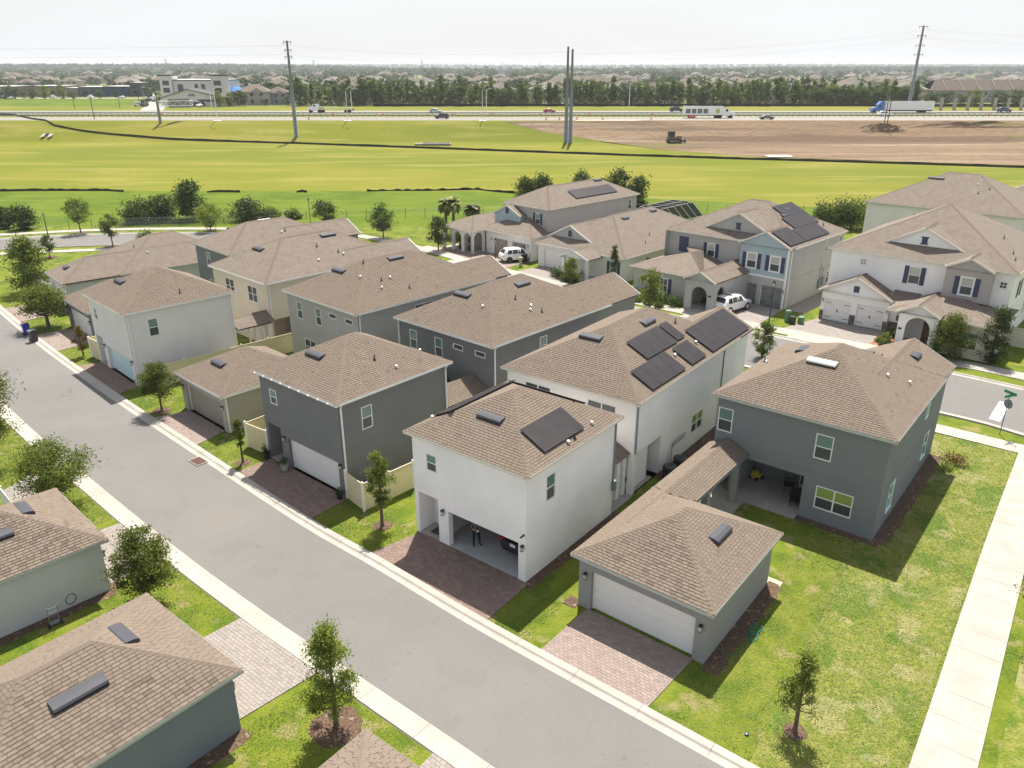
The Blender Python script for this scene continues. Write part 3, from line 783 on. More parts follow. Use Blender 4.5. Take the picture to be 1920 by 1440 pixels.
class Walls:
    """a rectangular block of outer walls with real openings"""
    def __init__(s, house, x0, x1, y0, y1, z0, z1, m, holes=None, depth=.1, name='wall', inner=None):
        s.h = house; s.b = (x0, x1, y0, y1, z0, z1)
        mb = MB(); holes = holes or {}; s.holes = holes
        for side in 'frbl':
            a0, a1 = (y0, y1) if side in 'fb' else (x0, x1)
            hs = holes.get(side, [])
            if hs == 'open': continue
            A = sorted({a0, a1, *[h[0] for h in hs], *[h[1] for h in hs]}); Z = sorted({z0, z1, *[h[2] for h in hs], *[h[3] for h in hs]})
            A = [a for a in A if a0 - 1e-6 <= a <= a1 + 1e-6]; Z = [z for z in Z if z0 - 1e-6 <= z <= z1 + 1e-6]
            for i in range(len(A) - 1):
                for j in range(len(Z) - 1):
                    ca, cz = (A[i] + A[i + 1]) / 2, (Z[j] + Z[j + 1]) / 2
                    if any(h[0] < ca < h[1] and h[2] < cz < h[3] for h in hs): continue
                    mb.face([s.P(side, A[i], 0, Z[j]), s.P(side, A[i + 1], 0, Z[j]), s.P(side, A[i + 1], 0, Z[j + 1]), s.P(side, A[i], 0, Z[j + 1])])
            for h in hs:
                d = h[4] if len(h) > 4 else depth; a, b, c, e = h[:4]
                for (p, q) in (((a, c), (b, c)), ((b, c), (b, e)), ((b, e), (a, e)), ((a, e), (a, c))):
                    mb.face([s.P(side, p[0], 0, p[1]), s.P(side, q[0], 0, q[1]), s.P(side, q[0], -d, q[1]), s.P(side, p[0], -d, p[1])])
                if len(h) > 5 and h[5]: mb.face([s.P(side, a, -d, c), s.P(side, b, -d, c), s.P(side, b, -d, e), s.P(side, a, -d, e)])
        if z1 > 5 and z0 == 0:       # shallow control joint bead between the storeys
            for side in 'fr':
                a0, a1 = (y0, y1) if side in 'fb' else (x0, x1)
                p, q = s.P(side, a0, .002, 2.86), s.P(side, a1, .012, 2.885); mb.box(min(p[0], q[0]), max(p[0], q[0]), min(p[1], q[1]), max(p[1], q[1]), 2.86, 2.885)
        s.o = mb.build(name, m, house)
    def P(s, side, a, d, z):
        x0, x1, y0, y1, _, _ = s.b
        return {'f': (x0 - d, a, z), 'b': (x1 + d, a, z), 'r': (a, y0 - d, z), 'l': (a, y1 + d, z)}[side]
    def box(s, mb, side, a0, a1, d0, d1, z0, z1, m=0, tone=.5):
        p, q = s.P(side, a0, d0, z0), s.P(side, a1, d1, z1)
        mb.box(min(p[0], q[0]), max(p[0], q[0]), min(p[1], q[1]), max(p[1], q[1]), z0, z1, m, tone)
    def window(s, side, c, z0, wd, h, kind='dh', frame=None, shutters=None, panes=None, trim=0, name='window', label=None):
        frame = frame or M_trim; a0, a1, z1 = c - wd / 2, c + wd / 2, z0 + h; f = .055
        mb = MB()
        for (x, y, u, v) in ((a0, a0 + f, z0, z1), (a1 - f, a1, z0, z1), (a0 + f, a1 - f, z0, z0 + f), (a0 + f, a1 - f, z1 - f, z1)): s.box(mb, side, x, y, -.075, .018, u, v)
        if trim:
            s.box(mb, side, a0 - trim, a1 + trim, -.01, .035, z1, z1 + trim); s.box(mb, side, a0 - trim * 1.2, a1 + trim * 1.2, -.01, .06, z0 - trim * .8, z0)
            s.box(mb, side, a0 - trim, a0, -.01, .03, z0, z1); s.box(mb, side, a1, a1 + trim, -.01, .03, z0, z1)
        cols = [(a0 + f, a1 - f)]
        if kind in ('pair', 'pairfix'):
            s.box(mb, side, c - f * .7, c + f * .7, -.07, .015, z0 + f, z1 - f); cols = [(a0 + f, c - f * .7), (c + f * .7, a1 - f)]
        zm = (z0 + z1) / 2
        if kind in ('dh', 'pair'):
            for x, y in cols: s.box(mb, side, x, y, -.06, .008, zm - .025, zm + .025)
        if kind == 'grid':
            s.box(mb, side, c - .02, c + .02, -.06, .008, z0 + f, z1 - f); s.box(mb, side, a0 + f, a1 - f, -.061, .007, zm - .02, zm + .02)
        o = mb.build(name, frame, s.h)
        if label: o['label'] = label
        gl = panes or (M_glassu, M_glassd)
        flip = kind in ('dh', 'pair')
        for x, y in cols:
            parts = [(z0 + f, zm - .025, gl[1], -.045), (zm + .025, z1 - f, gl[0], -.03)] if flip else [(z0 + f, z1 - f, gl[1], -.045)]
            for u, v, m, d in parts:
                pb = MB(); s.box(pb, side, x + .001, y - .001, d - .012, d, u + .001, v - .001); pb.build('pane', m, o)
        if shutters:
            for x in (a0 - trim - .42, a1 + trim + .02):
                sb = MB(); s.box(sb, side, x, x + .40, .002, .045, z0 - .03, z1 + .03)
                for k in range(9):
                    zz = z0 + .03 + (h - .1) * k / 9; s.box(sb, side, x + .05, x + .35, .045, .055, zz, zz + .05)
                sb.build('shutter', shutters, s.h)
        return o
    def hole(s, side, c, z0, wd, h): return (c - wd / 2, c + wd / 2, z0, z0 + h)
    def garage_door(s, side, a0, a1, z0, z1, m, d=.18, sections=4, frame=None, straps=False, name='garage_door'):
        frame = frame or M_trim; mb = MB(); t = .07
        for (x, y, u, v) in ((a0, a0 + t, z0, z1), (a1 - t, a1, z0, z1), (a0 + t, a1 - t, z1 - t, z1)): s.box(mb, side, x, y, -d - .02, -d + .05, u, v)
        s.box(mb, side, a0 + t, a1 - t, -d - .06, -d - .03, z0, z1 - t)
        o = mb.build(name, [frame], s.h); hh = (z1 - t - z0) / sections
        for k in range(sections):
            pb = MB(); u = z0 + hh * k + .006; v = z0 + hh * (k + 1) - .006; s.box(pb, side, a0 + t, a1 - t, -d - .03, -d, u, v)
            n = max(2, round((a1 - a0) / .6)); wp = (a1 - a0 - 2 * t) / n
            for j in range(n): s.box(pb, side, a0 + t + wp * j + .06, a0 + t + wp * (j + 1) - .06, -d, -d + .012, u + .08, v - .08)
            pb.build('door_panel', m, o)
        if straps:
            pb = MB(); c = (a0 + a1) / 2
            for zz in (z0 + .35, z1 - .45):
                for x in (a0 + .1, a1 - .65): s.box(pb, side, x, x + .55, -d + .013, -d + .03, zz, zz + .05)
            s.box(pb, side, c - .05, c + .05, -d + .013, -d + .04, z0 + .95, z0 + 1.2); pb.build('strap_hinge', M_dark, o)
        return o
    def lantern(s, side, a, z):
        mb = MB(); s.box(mb, side, a - .05, a + .05, 0, .03, z - .08, z + .12); s.box(mb, side, a - .02, a + .02, .03, .10, z + .1, z + .13)
        s.box(mb, side, a - .07, a + .07, .06, .20, z + .06, z + .12); s.box(mb, side, a - .055, a + .055, .07, .18, z - .16, z + .055, 1); s.box(mb, side, a - .06, a + .06, .065, .19, z - .19, z - .16)
        return mb.build('wall_lantern', [M_dark, M_glassb], s.h)

def downspout(h, pts, m=M_trim, w=.085):
    mb = MB()
    for a, b in zip(pts[:-1], pts[1:]): mb.bar(a, b, w, w, 0)
    return mb.build('downspout', m, h)
def vent(h, R, x, y, wd=1.45, m=M_vent):
    """low curved metal roof vent lying along the slope at (x, y)"""
    zs = [(r.z(x, y), i) for i, r in enumerate(R)]; z, i = max(zs); r = R[i]
    gx = (r.z(x + .05, y) - r.z(x - .05, y)) / .1; gy = (r.z(x, y + .05) - r.z(x, y - .05)) / .1
    n = Vector((-gx, -gy, 1)).normalized(); up = Vector((gx, gy, gx * gx + gy * gy)).normalized(); e = up.cross(n).normalized()
    mb = MB(); c = Vector((x, y, z + .03)); prof = [(-.26, .0), (-.25, .10), (-.17, .145), (.02, .12), (.25, .03), (.28, 0)]
    rows = [[c + e * (s_ * wd / 2) + up * t + n * k for t, k in prof] for s_ in (-1, 1)]
    mb.quadgrid(rows); mb.face(rows[0]); mb.face(list(reversed(rows[1])))
    mb.face([rows[0][0] + n * .005 - up * .02, rows[1][0] + n * .005 - up * .02, rows[1][1] - n * .02 + up * .02 - up * .03, rows[0][1] - n * .02 - up * .01], 1)
    return mb.build('roof_vent', [m, M_black], h)
def pipes(h, R, pts):
    """small plumbing stacks and white gooseneck caps on the roof: (x, y, kind)"""
    for x, y, k in pts:
        z = max(r.z(x, y) for r in R); mb = MB()
        if k == 'p': mb.tube([(x, y, z - .03), (x, y, z + .33)], .035, 8); mb.lathe([(.11, .0), (.05, .08), (.04, .1)], (x, y, z + .01)); mb.build('vent_pipe', M_dark, h)
        else: mb.tube([(x, y, z - .03), (x, y, z + .12)], .055, 10); mb.lathe([(.095, 0), (.10, .04), (.07, .08), (.02, .1)], (x, y, z + .10)); mb.build('exhaust_cap', M_chrome, h)
def solar(h, R, x0, x1, y0, y1, side, n, rows=1, ri=0):
    """n x rows modules over the plan rectangle on the slope facing `side` of roof piece ri"""
    r = R[ri]; X0, X1, Y0, Y1 = r.r
    def z(x, y):
        d = {'r': y - Y0, 'l': Y1 - y, 'f': x - X0, 'b': X1 - x}[side]; return r.ze + r.sl * d
    rail = MB()
    for j in range(rows):
        for i in range(n):
            if side in 'rl':
                a0, a1 = x0 + (x1 - x0) * i / n + .01, x0 + (x1 - x0) * (i + 1) / n - .01; b0, b1 = y0 + (y1 - y0) * j / rows + .01, y0 + (y1 - y0) * (j + 1) / rows - .01
                P = [(a0, b0), (a1, b0), (a1, b1), (a0, b1)]
            else:
                a0, a1 = y0 + (y1 - y0) * i / n + .01, y0 + (y1 - y0) * (i + 1) / n - .01; b0, b1 = x0 + (x1 - x0) * j / rows + .01, x0 + (x1 - x0) * (j + 1) / rows - .01
                P = [(b0, a0), (b1, a0), (b1, a1), (b0, a1)]
            mb = MB(); T = [Vector((x, y, z(x, y) + .15)) for x, y in P]; c = sum(T, Vector()) / 4
            mb.face(T, 1); B = [p - Vector((0, 0, .04)) for p in T]
            for k in range(4): mb.face([B[k], B[(k + 1) % 4], T[(k + 1) % 4], T[k]], 1)
            mb.face(list(reversed(B)), 1); I = [p + (c - p) * .025 + Vector((0, 0, .003)) for p in T]; mb.face(I, 0)
            mb.build('solar_panel', [M_solar, M_solf], h)
    for t in (.25, .75):
        if side in 'rl': y = y0 + (y1 - y0) * t; rail.bar((x0 + .05, y, z(x0, y) + .075), (x1 - .05, y, z(x1, y) + .075), .05, .06)
        else: x = x0 + (x1 - x0) * t; rail.bar((x, y0 + .05, z(x, y0) + .075), (x, y1 - .05, z(x, y1) + .075), .05, .06)
    for k in range(n + 1):
        for t in (.2, .8):
            if side in 'rl': x = x0 + .1 + (x1 - x0 - .2) * k / n; y = y0 + (y1 - y0) * t
            else: y = y0 + .1 + (y1 - y0 - .2) * k / n; x = x0 + (x1 - x0) * t
            rail.box(x - .03, x + .03, y - .03, y + .03, z(x, y), z(x, y) + .1)
    rail.build('solar_rail', M_dark, h)
def house(label, cat, u, v, ang, ze, group=None, name='house', plan=None):
    p = plan or G(u, v, ze)
    return tag(empty(name, p, math.radians(ang)), label, cat, group)
def slab(h, x0, x1, y0, y1, z=.06, m=M_conc, name='porch_floor'):
    b = MB(); b.box(x0, x1, y0, y1, 0.0, z); return b.build(name, m, h)
ROWG = 'alley garages of the row houses'
ROWH = 'long houses in the row behind the alley garages'
OH = .28

def two_storey_garage(label, u, v, ang, LX, LY, wallm, fas, door, near, door_open=False, gutters=True, spout=M_trim, lantern=True):
    ze = 6.0; h = house(label, 'garage house', u, v, ang, ze, ROWG, 'garage_house')
    R = [Roof(0, LX, 0, LY, ze)]
    x0, x1, y0, y1 = OH, LX - OH, OH, LY - OH
    al = (LY - 1.95, LY - .55, 0, 2.55, 1.15, True) ; gd = (.72, LY - 2.65, 0, 2.1, .32)
    wf = (LY - 1.6, 4.05, .72, .98); wr = (2.25, 3.72, .78, 1.42)
    W_ = Walls(h, x0, x1, y0, y1, 0, ze - .1, wallm, {'f': [al, gd, (wf[0] - wf[2] / 2, wf[0] + wf[2] / 2, wf[1], wf[1] + wf[3])], 'r': [(wr[0] - wr[2] / 2, wr[0] + wr[2] / 2, wr[1], wr[1] + wr[3])]})
    build_roof(h, R, near, fascia=fas)
    W_.window('f', *wf); W_.window('r', *wr)
    slab(h, x0 - .02, x0 + 1.15, al[0] + .01, al[1] - .01, .10)
    d = MB(); W_.box(d, 'f', al[0] + .22, al[1] - .22, -1.14, -1.08, .10, 2.25); W_.box(d, 'f', al[0] + .3, al[1] - .3, -1.08, -1.065, 1.2, 2.1); o = d.build('front_door', M_door, h)
    k = MB(); W_.box(k, 'f', al[0] + .27, al[0] + .33, -1.065, -1.0, 1.05, 1.12); k.build('door_handle', M_dark, o)
    if door_open is False: W_.garage_door('f', gd[0], gd[1], 0, gd[3], door, .25)
    if lantern: W_.lantern('f', gd[0] - .3, 2.0); W_.lantern('f', gd[1] + .32, 2.0)
    return h, R, W_, (al, gd)

# ---- the white garage house with the open door in the middle of the picture
hW, RW, WW, (al, gd) = two_storey_garage('white two storey garage house with open garage and solar panels on its roof', 989, 896, 51.8, 8.45, 7.9, M_white, M_ctrim, M_door, 1, True, spout=M_steel)
vent(hW, RW, 2.15, 3.9, 1.5)
solar(hW, RW, 1.95, 5.35, .45, 1.95, 'r', 2)
solar(hW, RW, 1.6, 6.9, 6.05, 7.5, 'l', 5)
solar(hW, RW, 6.5, 7.95, 1.9, 6.3, 'b', 4)
pipes(hW, RW, [(3.7, .32, 'c'), (4.3, .35, 'p'), (6.1, .5, 'c'), (1.5, 7.3, 'c')])
downspout(hW, [(8.1, .22, 5.85), (8.1, .22, 2.2)], M_steel, .07)
b = MB(); b.box(8.0, 8.25, .08, .25, 1.6, 2.2); b.build('junction_box', M_steel, hW)
# garage room behind the open door
b = MB(); x0, x1, y0, y1, zc = OH + .33, 6.6, .62, 5.9, 2.7
b.face([(x0, y0, .03), (x1, y0, .03), (x1, y1, .03), (x0, y1, .03)], 1)
b.face([(x1, y0, 0), (x1, y1, 0), (x1, y1, zc), (x1, y0, zc)]); b.face([(x0, y0, 0), (x1, y0, 0), (x1, y0, zc), (x0, y0, zc)]); b.face([(x0, y1, 0), (x1, y1, 0), (x1, y1, zc), (x0, y1, zc)])
b.face([(x0, y0, zc), (x1, y0, zc), (x1, y1, zc), (x0, y1, zc)])
b.face([(x0, y0, 0), (x0, gd[0], 0), (x0, gd[0], zc), (x0, y0, zc)]); b.face([(x0, gd[1], 0), (x0, y1, 0), (x0, y1, zc), (x0, gd[1], zc)]); b.face([(x0, gd[0], gd[3]), (x0, gd[1], gd[3]), (x0, gd[1], zc), (x0, gd[0], zc)])
b.face([(OH - .02, gd[0], .03), (x0, gd[0], .03), (x0, gd[1], .03), (OH - .02, gd[1], .03)], 1)
b.build('garage_room', [stucco('garage_room_paint', (.5, .49, .47)), mat('garage_slab', (.42, .42, .41), .7, col2=(.36, .36, .355), ns=1.5)], hW)
b = MB()
for k in range(4): b.box(1.0 + k * .55, 1.53 + k * .55, gd[0] + .05, gd[1] - .05, 2.45, 2.50)
b.build('raised_garage_door', M_door, hW)
b = MB(); WW.box(b, 'f', .35, .42, 0, .06, 2.62, 2.72); b.bar((OH - .06, .38, 2.67), (OH - .22, .45, 2.60), .06); b.build('security_camera', M_dark, hW)
# ---- dark grey garage house left of it
hG, RG, WG, (al, gd) = two_storey_garage('dark grey two storey garage house with white closed garage door and blue bin beside it', 630, 760, 49.5, 9.0, 8.3, M_dgray, M_trim, M_door, 1)
vent(hG, RG, 2.3, 4.8, 1.45); pipes(hG, RG, [(4.4, 1.9, 'p'), (5.2, .9, 'c'), (7.7, 1.5, 'c')])
downspout(hG, [(.35, .02, 5.85), (.42, .2, 5.6), (.42, .2, .1)]); downspout(hG, [(8.6, .02, 5.85), (8.6, .2, 5.6), (8.6, .2, .5)])
for k in range(9): b = MB(); b.box(-.09, -.031, .6 + k * .9, .75 + k * .9, 5.87, 5.95); b.build('gutter_clip', M_trim, hG)
# ---- white garage house further left
hL, RL, WL_, (al, gd) = two_storey_garage('pale two storey garage house with light blue garage door', 227, 590, 45.5, 9.1, 8.5, M_pale, M_trim, M_bdoor, 1)
vent(hL, RL, 2.2, 5.6, 1.45); pipes(hL, RL, [(5.0, 1.0, 'p')])
downspout(hL, [(.35, .02, 5.85), (.42, .2, 5.6), (.42, .2, .1)]); downspout(hL, [(8.7, .02, 5.85), (8.7, .2, 5.6), (8.7, .2, .3)])

def low_garage(label, u, v, ang, LX, LY, wallm, fas, doorm, near=1, singles=0, vents=(), ze=2.85, plan=None, mirror_door=True, extra=None, door_y=(.82, None), doorside='f', group=ROWG, frame=None):
    h = house(label, 'garage', u, v, ang, ze, group, 'garage', plan)
    R = [Roof(0, LX, 0, LY, ze)] + (extra or [])
    a1 = door_y[1] or LY - .95
    ax = (door_y[0], a1)
    W_ = Walls(h, OH, LX - OH, OH, LY - OH, 0, ze - .1, wallm, {doorside: [(ax[0], ax[1], 0, 2.13, .3)]})
    build_roof(h, R, near, singles, fascia=fas)
    W_.garage_door(doorside, ax[0], ax[1], 0, 2.13, doorm, .24, frame=frame)
    W_.lantern(doorside, ax[0] - .28, 1.85); W_.lantern(doorside, ax[1] + .28, 1.85)
    for x, y in vents: vent(h, R, x, y, 1.5)
    return h, R, W_
# ---- grey single garage at the right with the covered walk to the corner house
hg, Rg, Wg = low_garage('grey one storey garage with covered walkway to the grey corner house', 1337.5, 1154, 51.5, 7.55, 6.85, M_mgray, M_gtrim, M_door, 1, 220, [(4.3, 1.75)], extra=[Roof(3.0, 14.3, 4.45, 6.849, 2.851, .5, 'gg', 'x', skip='rake0 rake1')])
b = MB(); b.box(9.4, 9.75, 4.6, 4.95, 0, 2.72); b.box(13.2, 13.5, 4.6, 4.9, 0, 2.72); b.box(9.4, 9.75, 6.35, 6.7, 0, 2.72); b.box(7.27, 14.1, 4.55, 4.8, 2.5, 2.72); b.box(7.27, 14.1, 6.45, 6.7, 2.5, 2.72); b.build('walkway_post', M_mgray, hg)
slab(hg, 7.3, 14.15, 4.2, 6.9, .052, name='walkway_floor')
pipes(hg, Rg, [])
# ---- beige single garage between the dark grey and the pale houses
hc, Rc, Wc = low_garage('beige one storey garage with taupe door between the grey and pale garage houses', 415, 745, 47.5, 7.4, 6.9, M_beige, M_trim, M_tdoor, 1, 0, [(1.9, 3.6)])
downspout(hc, [(.3, .02, 2.7), (.36, .2, 2.5), (.36, .2, .05)])
# ---- dark garage at the far left behind the pale house
hd, Rd, Wd = low_garage('small dark grey garage half hidden behind the broad oak by the alley', 163, 588, 45, 7.2, 7.3, M_dgray, M_gtrim, M_door, 1, 0, [(5.6, 3.2)])
# ---- garages on the near side of the alley, seen from behind
def near_garage(label, u, v, ang, LX, LY, wallm, singles, vents, plan=None):
    ze = 2.85; p = plan or G(u, v, ze)
    h, R, W_ = low_garage(label, u, v, ang, LX, LY, wallm, M_gtrim, M_door, 1, singles, vents, plan=p, doorside='r', door_y=(.9, LX - .95), group='garages on the near side of the alley')
    return h, R, W_
hB, RB_, WB_ = near_garage('teal grey garage in the bottom left corner with two long roof vents', 454, 1255, 141, 6.95, 9.2, M_teal, 300, [])
vent(hB, RB_, 2.1, 4.6, 1.75); vent(hB, RB_, 3.6, 2.35, 1.35)
hA, RA_, WA_ = near_garage('pale green garage at the left edge with a hand truck against its wall', 202, 1010, 137, 6.8, 10.5, M_sage, 220, [])
vent(hA, RA_, 2.0, 3.9, 1.5); vent(hA, RA_, 3.5, 2.2, 1.3)
pc = np.array(G(686, 1367, 2.85)); e141 = np.array([math.cos(math.radians(142)), math.sin(math.radians(142))])
hC_, RC_, WC_ = near_garage('garage roof tip at the bottom edge behind the young oak', 0, 0, 142, 6.8, 8.5, M_sage, 0, [], plan=tuple(pc - e141 * 6.8))

# ================================================================ long row houses
def row_house(label, u, v, ang, LY, LXm, wing, wallm, fas, near, cat='house', fwin=None, rwin=None, holes=None, far_end='h', wing_end='g', spout=M_trim):
    ze = 6.0; h = house(label, cat, u, v, ang, ze, ROWH)
    R = [Roof(0, LXm, 0, LY, ze, .5, 'h' + far_end, 'x')]
    wx, wy = wing
    R.append(Roof(LXm - 5.5, wx, 0.001, wy, ze + .002, .5, 'g' + wing_end, 'x', skip='rake0'))
    H = {'f': [], 'r': []}
    for w_ in fwin or []: H['f'].append((w_[0] - w_[2] / 2, w_[0] + w_[2] / 2, w_[1], w_[1] + w_[3]))
    for w_ in rwin or []: H['r'].append((w_[0] - w_[2] / 2, w_[0] + w_[2] / 2, w_[1], w_[1] + w_[3]))
    for k in holes or {}: H[k] += holes[k]
    W_ = Walls(h, OH, LXm - OH, OH, LY - OH, 0, ze - .1, wallm, H)
    b = MB(); X1 = wx - OH
    b.face([(LXm - OH + .002, OH, 0), (X1, OH, 0), (X1, OH, ze - .1), (LXm - OH + .002, OH, ze - .1)]); b.face([(X1, OH, 0), (X1, wy - OH, 0), (X1, wy - OH, ze - .1), (X1, OH, ze - .1)]); b.face([(LXm - OH, wy - OH, 0), (X1, wy - OH, 0), (X1, wy - OH, ze - .1), (LXm - OH, wy - OH, ze - .1)])
    if wing_end == 'g': b.face([(X1, OH, ze - .1), (X1, wy - OH, ze - .1), (X1, wy / 2, ze + (wy / 2 - OH) * .5)])
    b.build('wing_wall', wallm, h)
    build_roof(h, R, near, fascia=fas)
    for w_ in fwin or []: W_.window('f', *w_[:4], kind=w_[4] if len(w_) > 4 else 'dh', panes=w_[5] if len(w_) > 5 else None)
    for w_ in rwin or []: W_.window('r', *w_[:4], kind=w_[4] if len(w_) > 4 else 'dh', panes=w_[5] if len(w_) > 5 else None, frame=w_[6] if len(w_) > 6 else None, trim=.06 if len(w_) > 6 else 0)
    return h, R, W_
std_f = [(8.3, 3.85, .78, 1.45), (5.6, 3.85, .78, 1.45), (3.6, 4.85, 1.0, .42, 'fix'), (1.45, 4.85, 1.0, .42, 'fix')]
# white solar house
hS, RS, WS = row_house('long white house with five solar arrays on its roof', 1198, 758.6, 52.6, 9.6, 14.4, (16.8, 4.9), M_white, M_ctrim, 1,
    fwin=[(7.0, 4.75, 1.9, .62, 'pairfix'), (2.5, 4.75, 1.9, .62, 'pairfix')], rwin=[(8.9, .95, 1.7, 1.35, 'pair', (M_glassg, M_glassd))],
    holes={'r': [(.62, 3.7, 0, 2.6, 2.6, True)], 'f': [(.6, 4.5, 0, 2.55, 2.4, True)]})
vent(hS, RS, 3.6, 5.4, 1.5); vent(hS, RS, 8.0, 3.9, 1.4)
solar(hS, RS, 1.9, 6.15, .15, 1.68, 'r', 4); solar(hS, RS, 4.2, 8.2, 1.78, 3.3, 'r', 4); solar(hS, RS, 8.35, 9.4, 1.85, 3.3, 'r', 1)
solar(hS, RS, 7.0, 9.1, .15, 1.6, 'r', 2); solar(hS, RS, 10.0, 16.2, .12, 2.2, 'r', 6, ri=1)
pipes(hS, RS, [(10.2, 3.0, 'p'), (6.7, 1.2, 'c'), (9.7, 1.2, 'c')])
downspout(hS, [(.42, .22, 5.85), (.42, .22, 2.7)], M_steel, .07); downspout(hS, [(12.3, .22, 5.85), (12.3, .22, .1)], M_dark, .05)
slab(hS, -2.2, 3.0, .35, 4.6, .06)
# grey corner house
hR, RR, WR = row_house('dark grey corner house with covered patio beside the wide lawn', 1682.6, 829, 50.9, 9.8, 10.9, (13.4, 5.2), M_bgray, M_gtrim, 1,
    fwin=[(9.0, 3.75, .88, 1.45), (3.45, 3.75, .92, 1.45), (2.5, .85, 1.95, 1.35, 'pair', (M_glassg, M_glassd))],
    rwin=[(2.7, .8, .95, 1.6, 'dh', (M_glassu, M_glassu), M_aqua), (10.2, .95, .95, 1.6, 'dh', (M_glassu, M_glassu), M_aqua), (8.6, 4.2, .6, .8, 'fix', None, M_aqua)],
    holes={'f': [(4.2, 8.0, 0, 2.5, 3.2, True), (8.4, 9.5, 0, 2.5, 3.2, True)]})
b = MB()
vent(hR, RR, 3.7, 5.2, 1.6, M_gtrim); vent(hR, RR, 7.6, 4.0, 1.0); vent(hR, RR, 7.0, 7.4, 1.1); vent(hR, RR, 10.9, 1.9, .95)
pipes(hR, RR, [(5.9, 2.2, 'c'), (6.9, 1.2, 'c'), (9.2, 3.4, 'p'), (5.4, 8.9, 'c'), (5.9, 9.2, 'p')])
slab(hR, -.25, 3.45, 4.25, 9.5, .07)
b = MB(); WR.box(b, 'f', 4.4, 5.3, -3.19, -3.12, .07, 2.2); WR.box(b, 'f', 4.48, 5.22, -3.12, -3.10, .25, 2.1, 1); b.build('patio_door', [M_trim, M_glassd], hR)
# dark grey long house
h6, R6, W6 = row_house('dark grey long house between the light grey and white houses', 923.7, 650.7, 48, 10.1, 13.6, (17.6, 5.4), M_dgray, M_trim, 1, fwin=std_f, rwin=[(5.6, 3.9, .8, 1.4)])
vent(h6, R6, 3.4, 6.2, 1.5); vent(h6, R6, 7.6, 4.1, 1.4); pipes(h6, R6, [(5.6, 3.0, 'p'), (6.2, 2.0, 'c'), (5.8, 1.7, 'c'), (6.6, 1.3, 'p'), (2.8, 3.6, 'c')])
downspout(h6, [(.35, .02, 5.85), (.42, .2, 5.6), (.42, .2, 2.9)]); downspout(h6, [(.2, 9.85, 5.8), (.2, 9.85, .3)])
# light grey long house
h7, R7, W7 = row_house('light grey long house with dark side window pair', 668, 590, 47, 10.3, 15.0, (17.0, 5.2), M_lgray, M_trim, 1, fwin=std_f + [(7.2, .9, 1.6, 1.35, 'pair', (M_glassd, M_glassd))], rwin=[(6.9, 4.85, 2.0, .55, 'pairfix')], far_end='h')
vent(h7, R7, 3.3, 6.6, 1.5); vent(h7, R7, 7.6, 4.6, 1.5); pipes(h7, R7, [(4.6, 5.0, 'p'), (4.5, 2.6, 'p'), (5.4, 2.6, 'c'), (3.2, 3.6, 'c'), (3.9, 1.8, 'c'), (6.2, 1.2, 'p')])
downspout(h7, [(.35, .02, 5.85), (.42, .2, 5.6), (.42, .2, 1)])
# cream long house
h8, R8, W8 = row_house('cream long house with small porch roof on posts', 497, 532.7, 47, 10.2, 15.4, (17.6, 4.4), M_cream, M_trim, 0, fwin=[(6.9, 3.8, 1.6, 1.45, 'pair', (M_glassd, M_glassd)), (2.9, 3.8, 1.6, 1.45, 'pair', (M_glassd, M_glassd)), (8.9, 1.6, 1.5, 1.3, 'pair', (M_glassb, M_glassd))], holes={'r': [(.5, 3.2, 0, 2.6, 2.5, True)]})
vent(h8, R8, 3.2, 6.2, 1.5); vent(h8, R8, 9.6, 4.4, 1.6); pipes(h8, R8, [(7.5, 3.2, 'p'), (9.0, 2.0, 'p'), (9.3, 1.6, 'c'), (6.4, 1.4, 'c'), (5.0, 6.5, 'c')])
downspout(h8, [(.35, .02, 5.85), (.42, .2, 5.6), (.42, .2, 2.8)])
# slate blue house behind
h9, R9, W9 = row_house('slate blue house at the far end of the row behind the long low roof', 430, 479, 45, 8.7, 13.0, (15.6, 5.6), M_bgray, M_gtrim, 0, fwin=[(5.6, 4.0, .8, 1.4), (5.6, 1.2, .8, 1.3)])
vent(h9, R9, 3.6, 5.9, 1.4); vent(h9, R9, 6.4, 4.6, 1.4, M_chrome); pipes(h9, R9, [(7.0, 2.0, 'c'), (7.5, 2.2, 'p'), (8.4, 1.0, 'c')])
# long low house at the left end
hlo = house('long low pale house at the left end of the row', 'house', 118, 533, 43, 3.0, ROWH)
Rlo = [Roof(0, 15, 0, 6.95, 3.0, .5, 'hg', 'x', skip='rake1'), Roof(5.5, 19, .001, 11.2, 3.003)]
Wlo = Walls(hlo, OH, 7, OH, 6.65, 0, 2.9, M_sage, {'f': [(.9, 5.8, 0, 2.13, .3)]}); Wlo2 = Walls(hlo, 5.8, 18.7, OH + .003, 10.9, 0, 2.903, M_sage, {'r': [(10.6, 11.8, 1.9, 2.4)]}, name='wall')
build_roof(hlo, Rlo, 0, fascia=M_gtrim); Wlo.garage_door('f', .9, 5.8, 0, 2.13, M_door, .24); Wlo2.window('r', 11.2, 1.9, 1.2, .5, 'fix'); vent(hlo, Rlo, 1.5, 3.9, .9)
pipes(hlo, Rlo, [(9.4, 2.6, 'c'), (8.8, 4.9, 'p')])

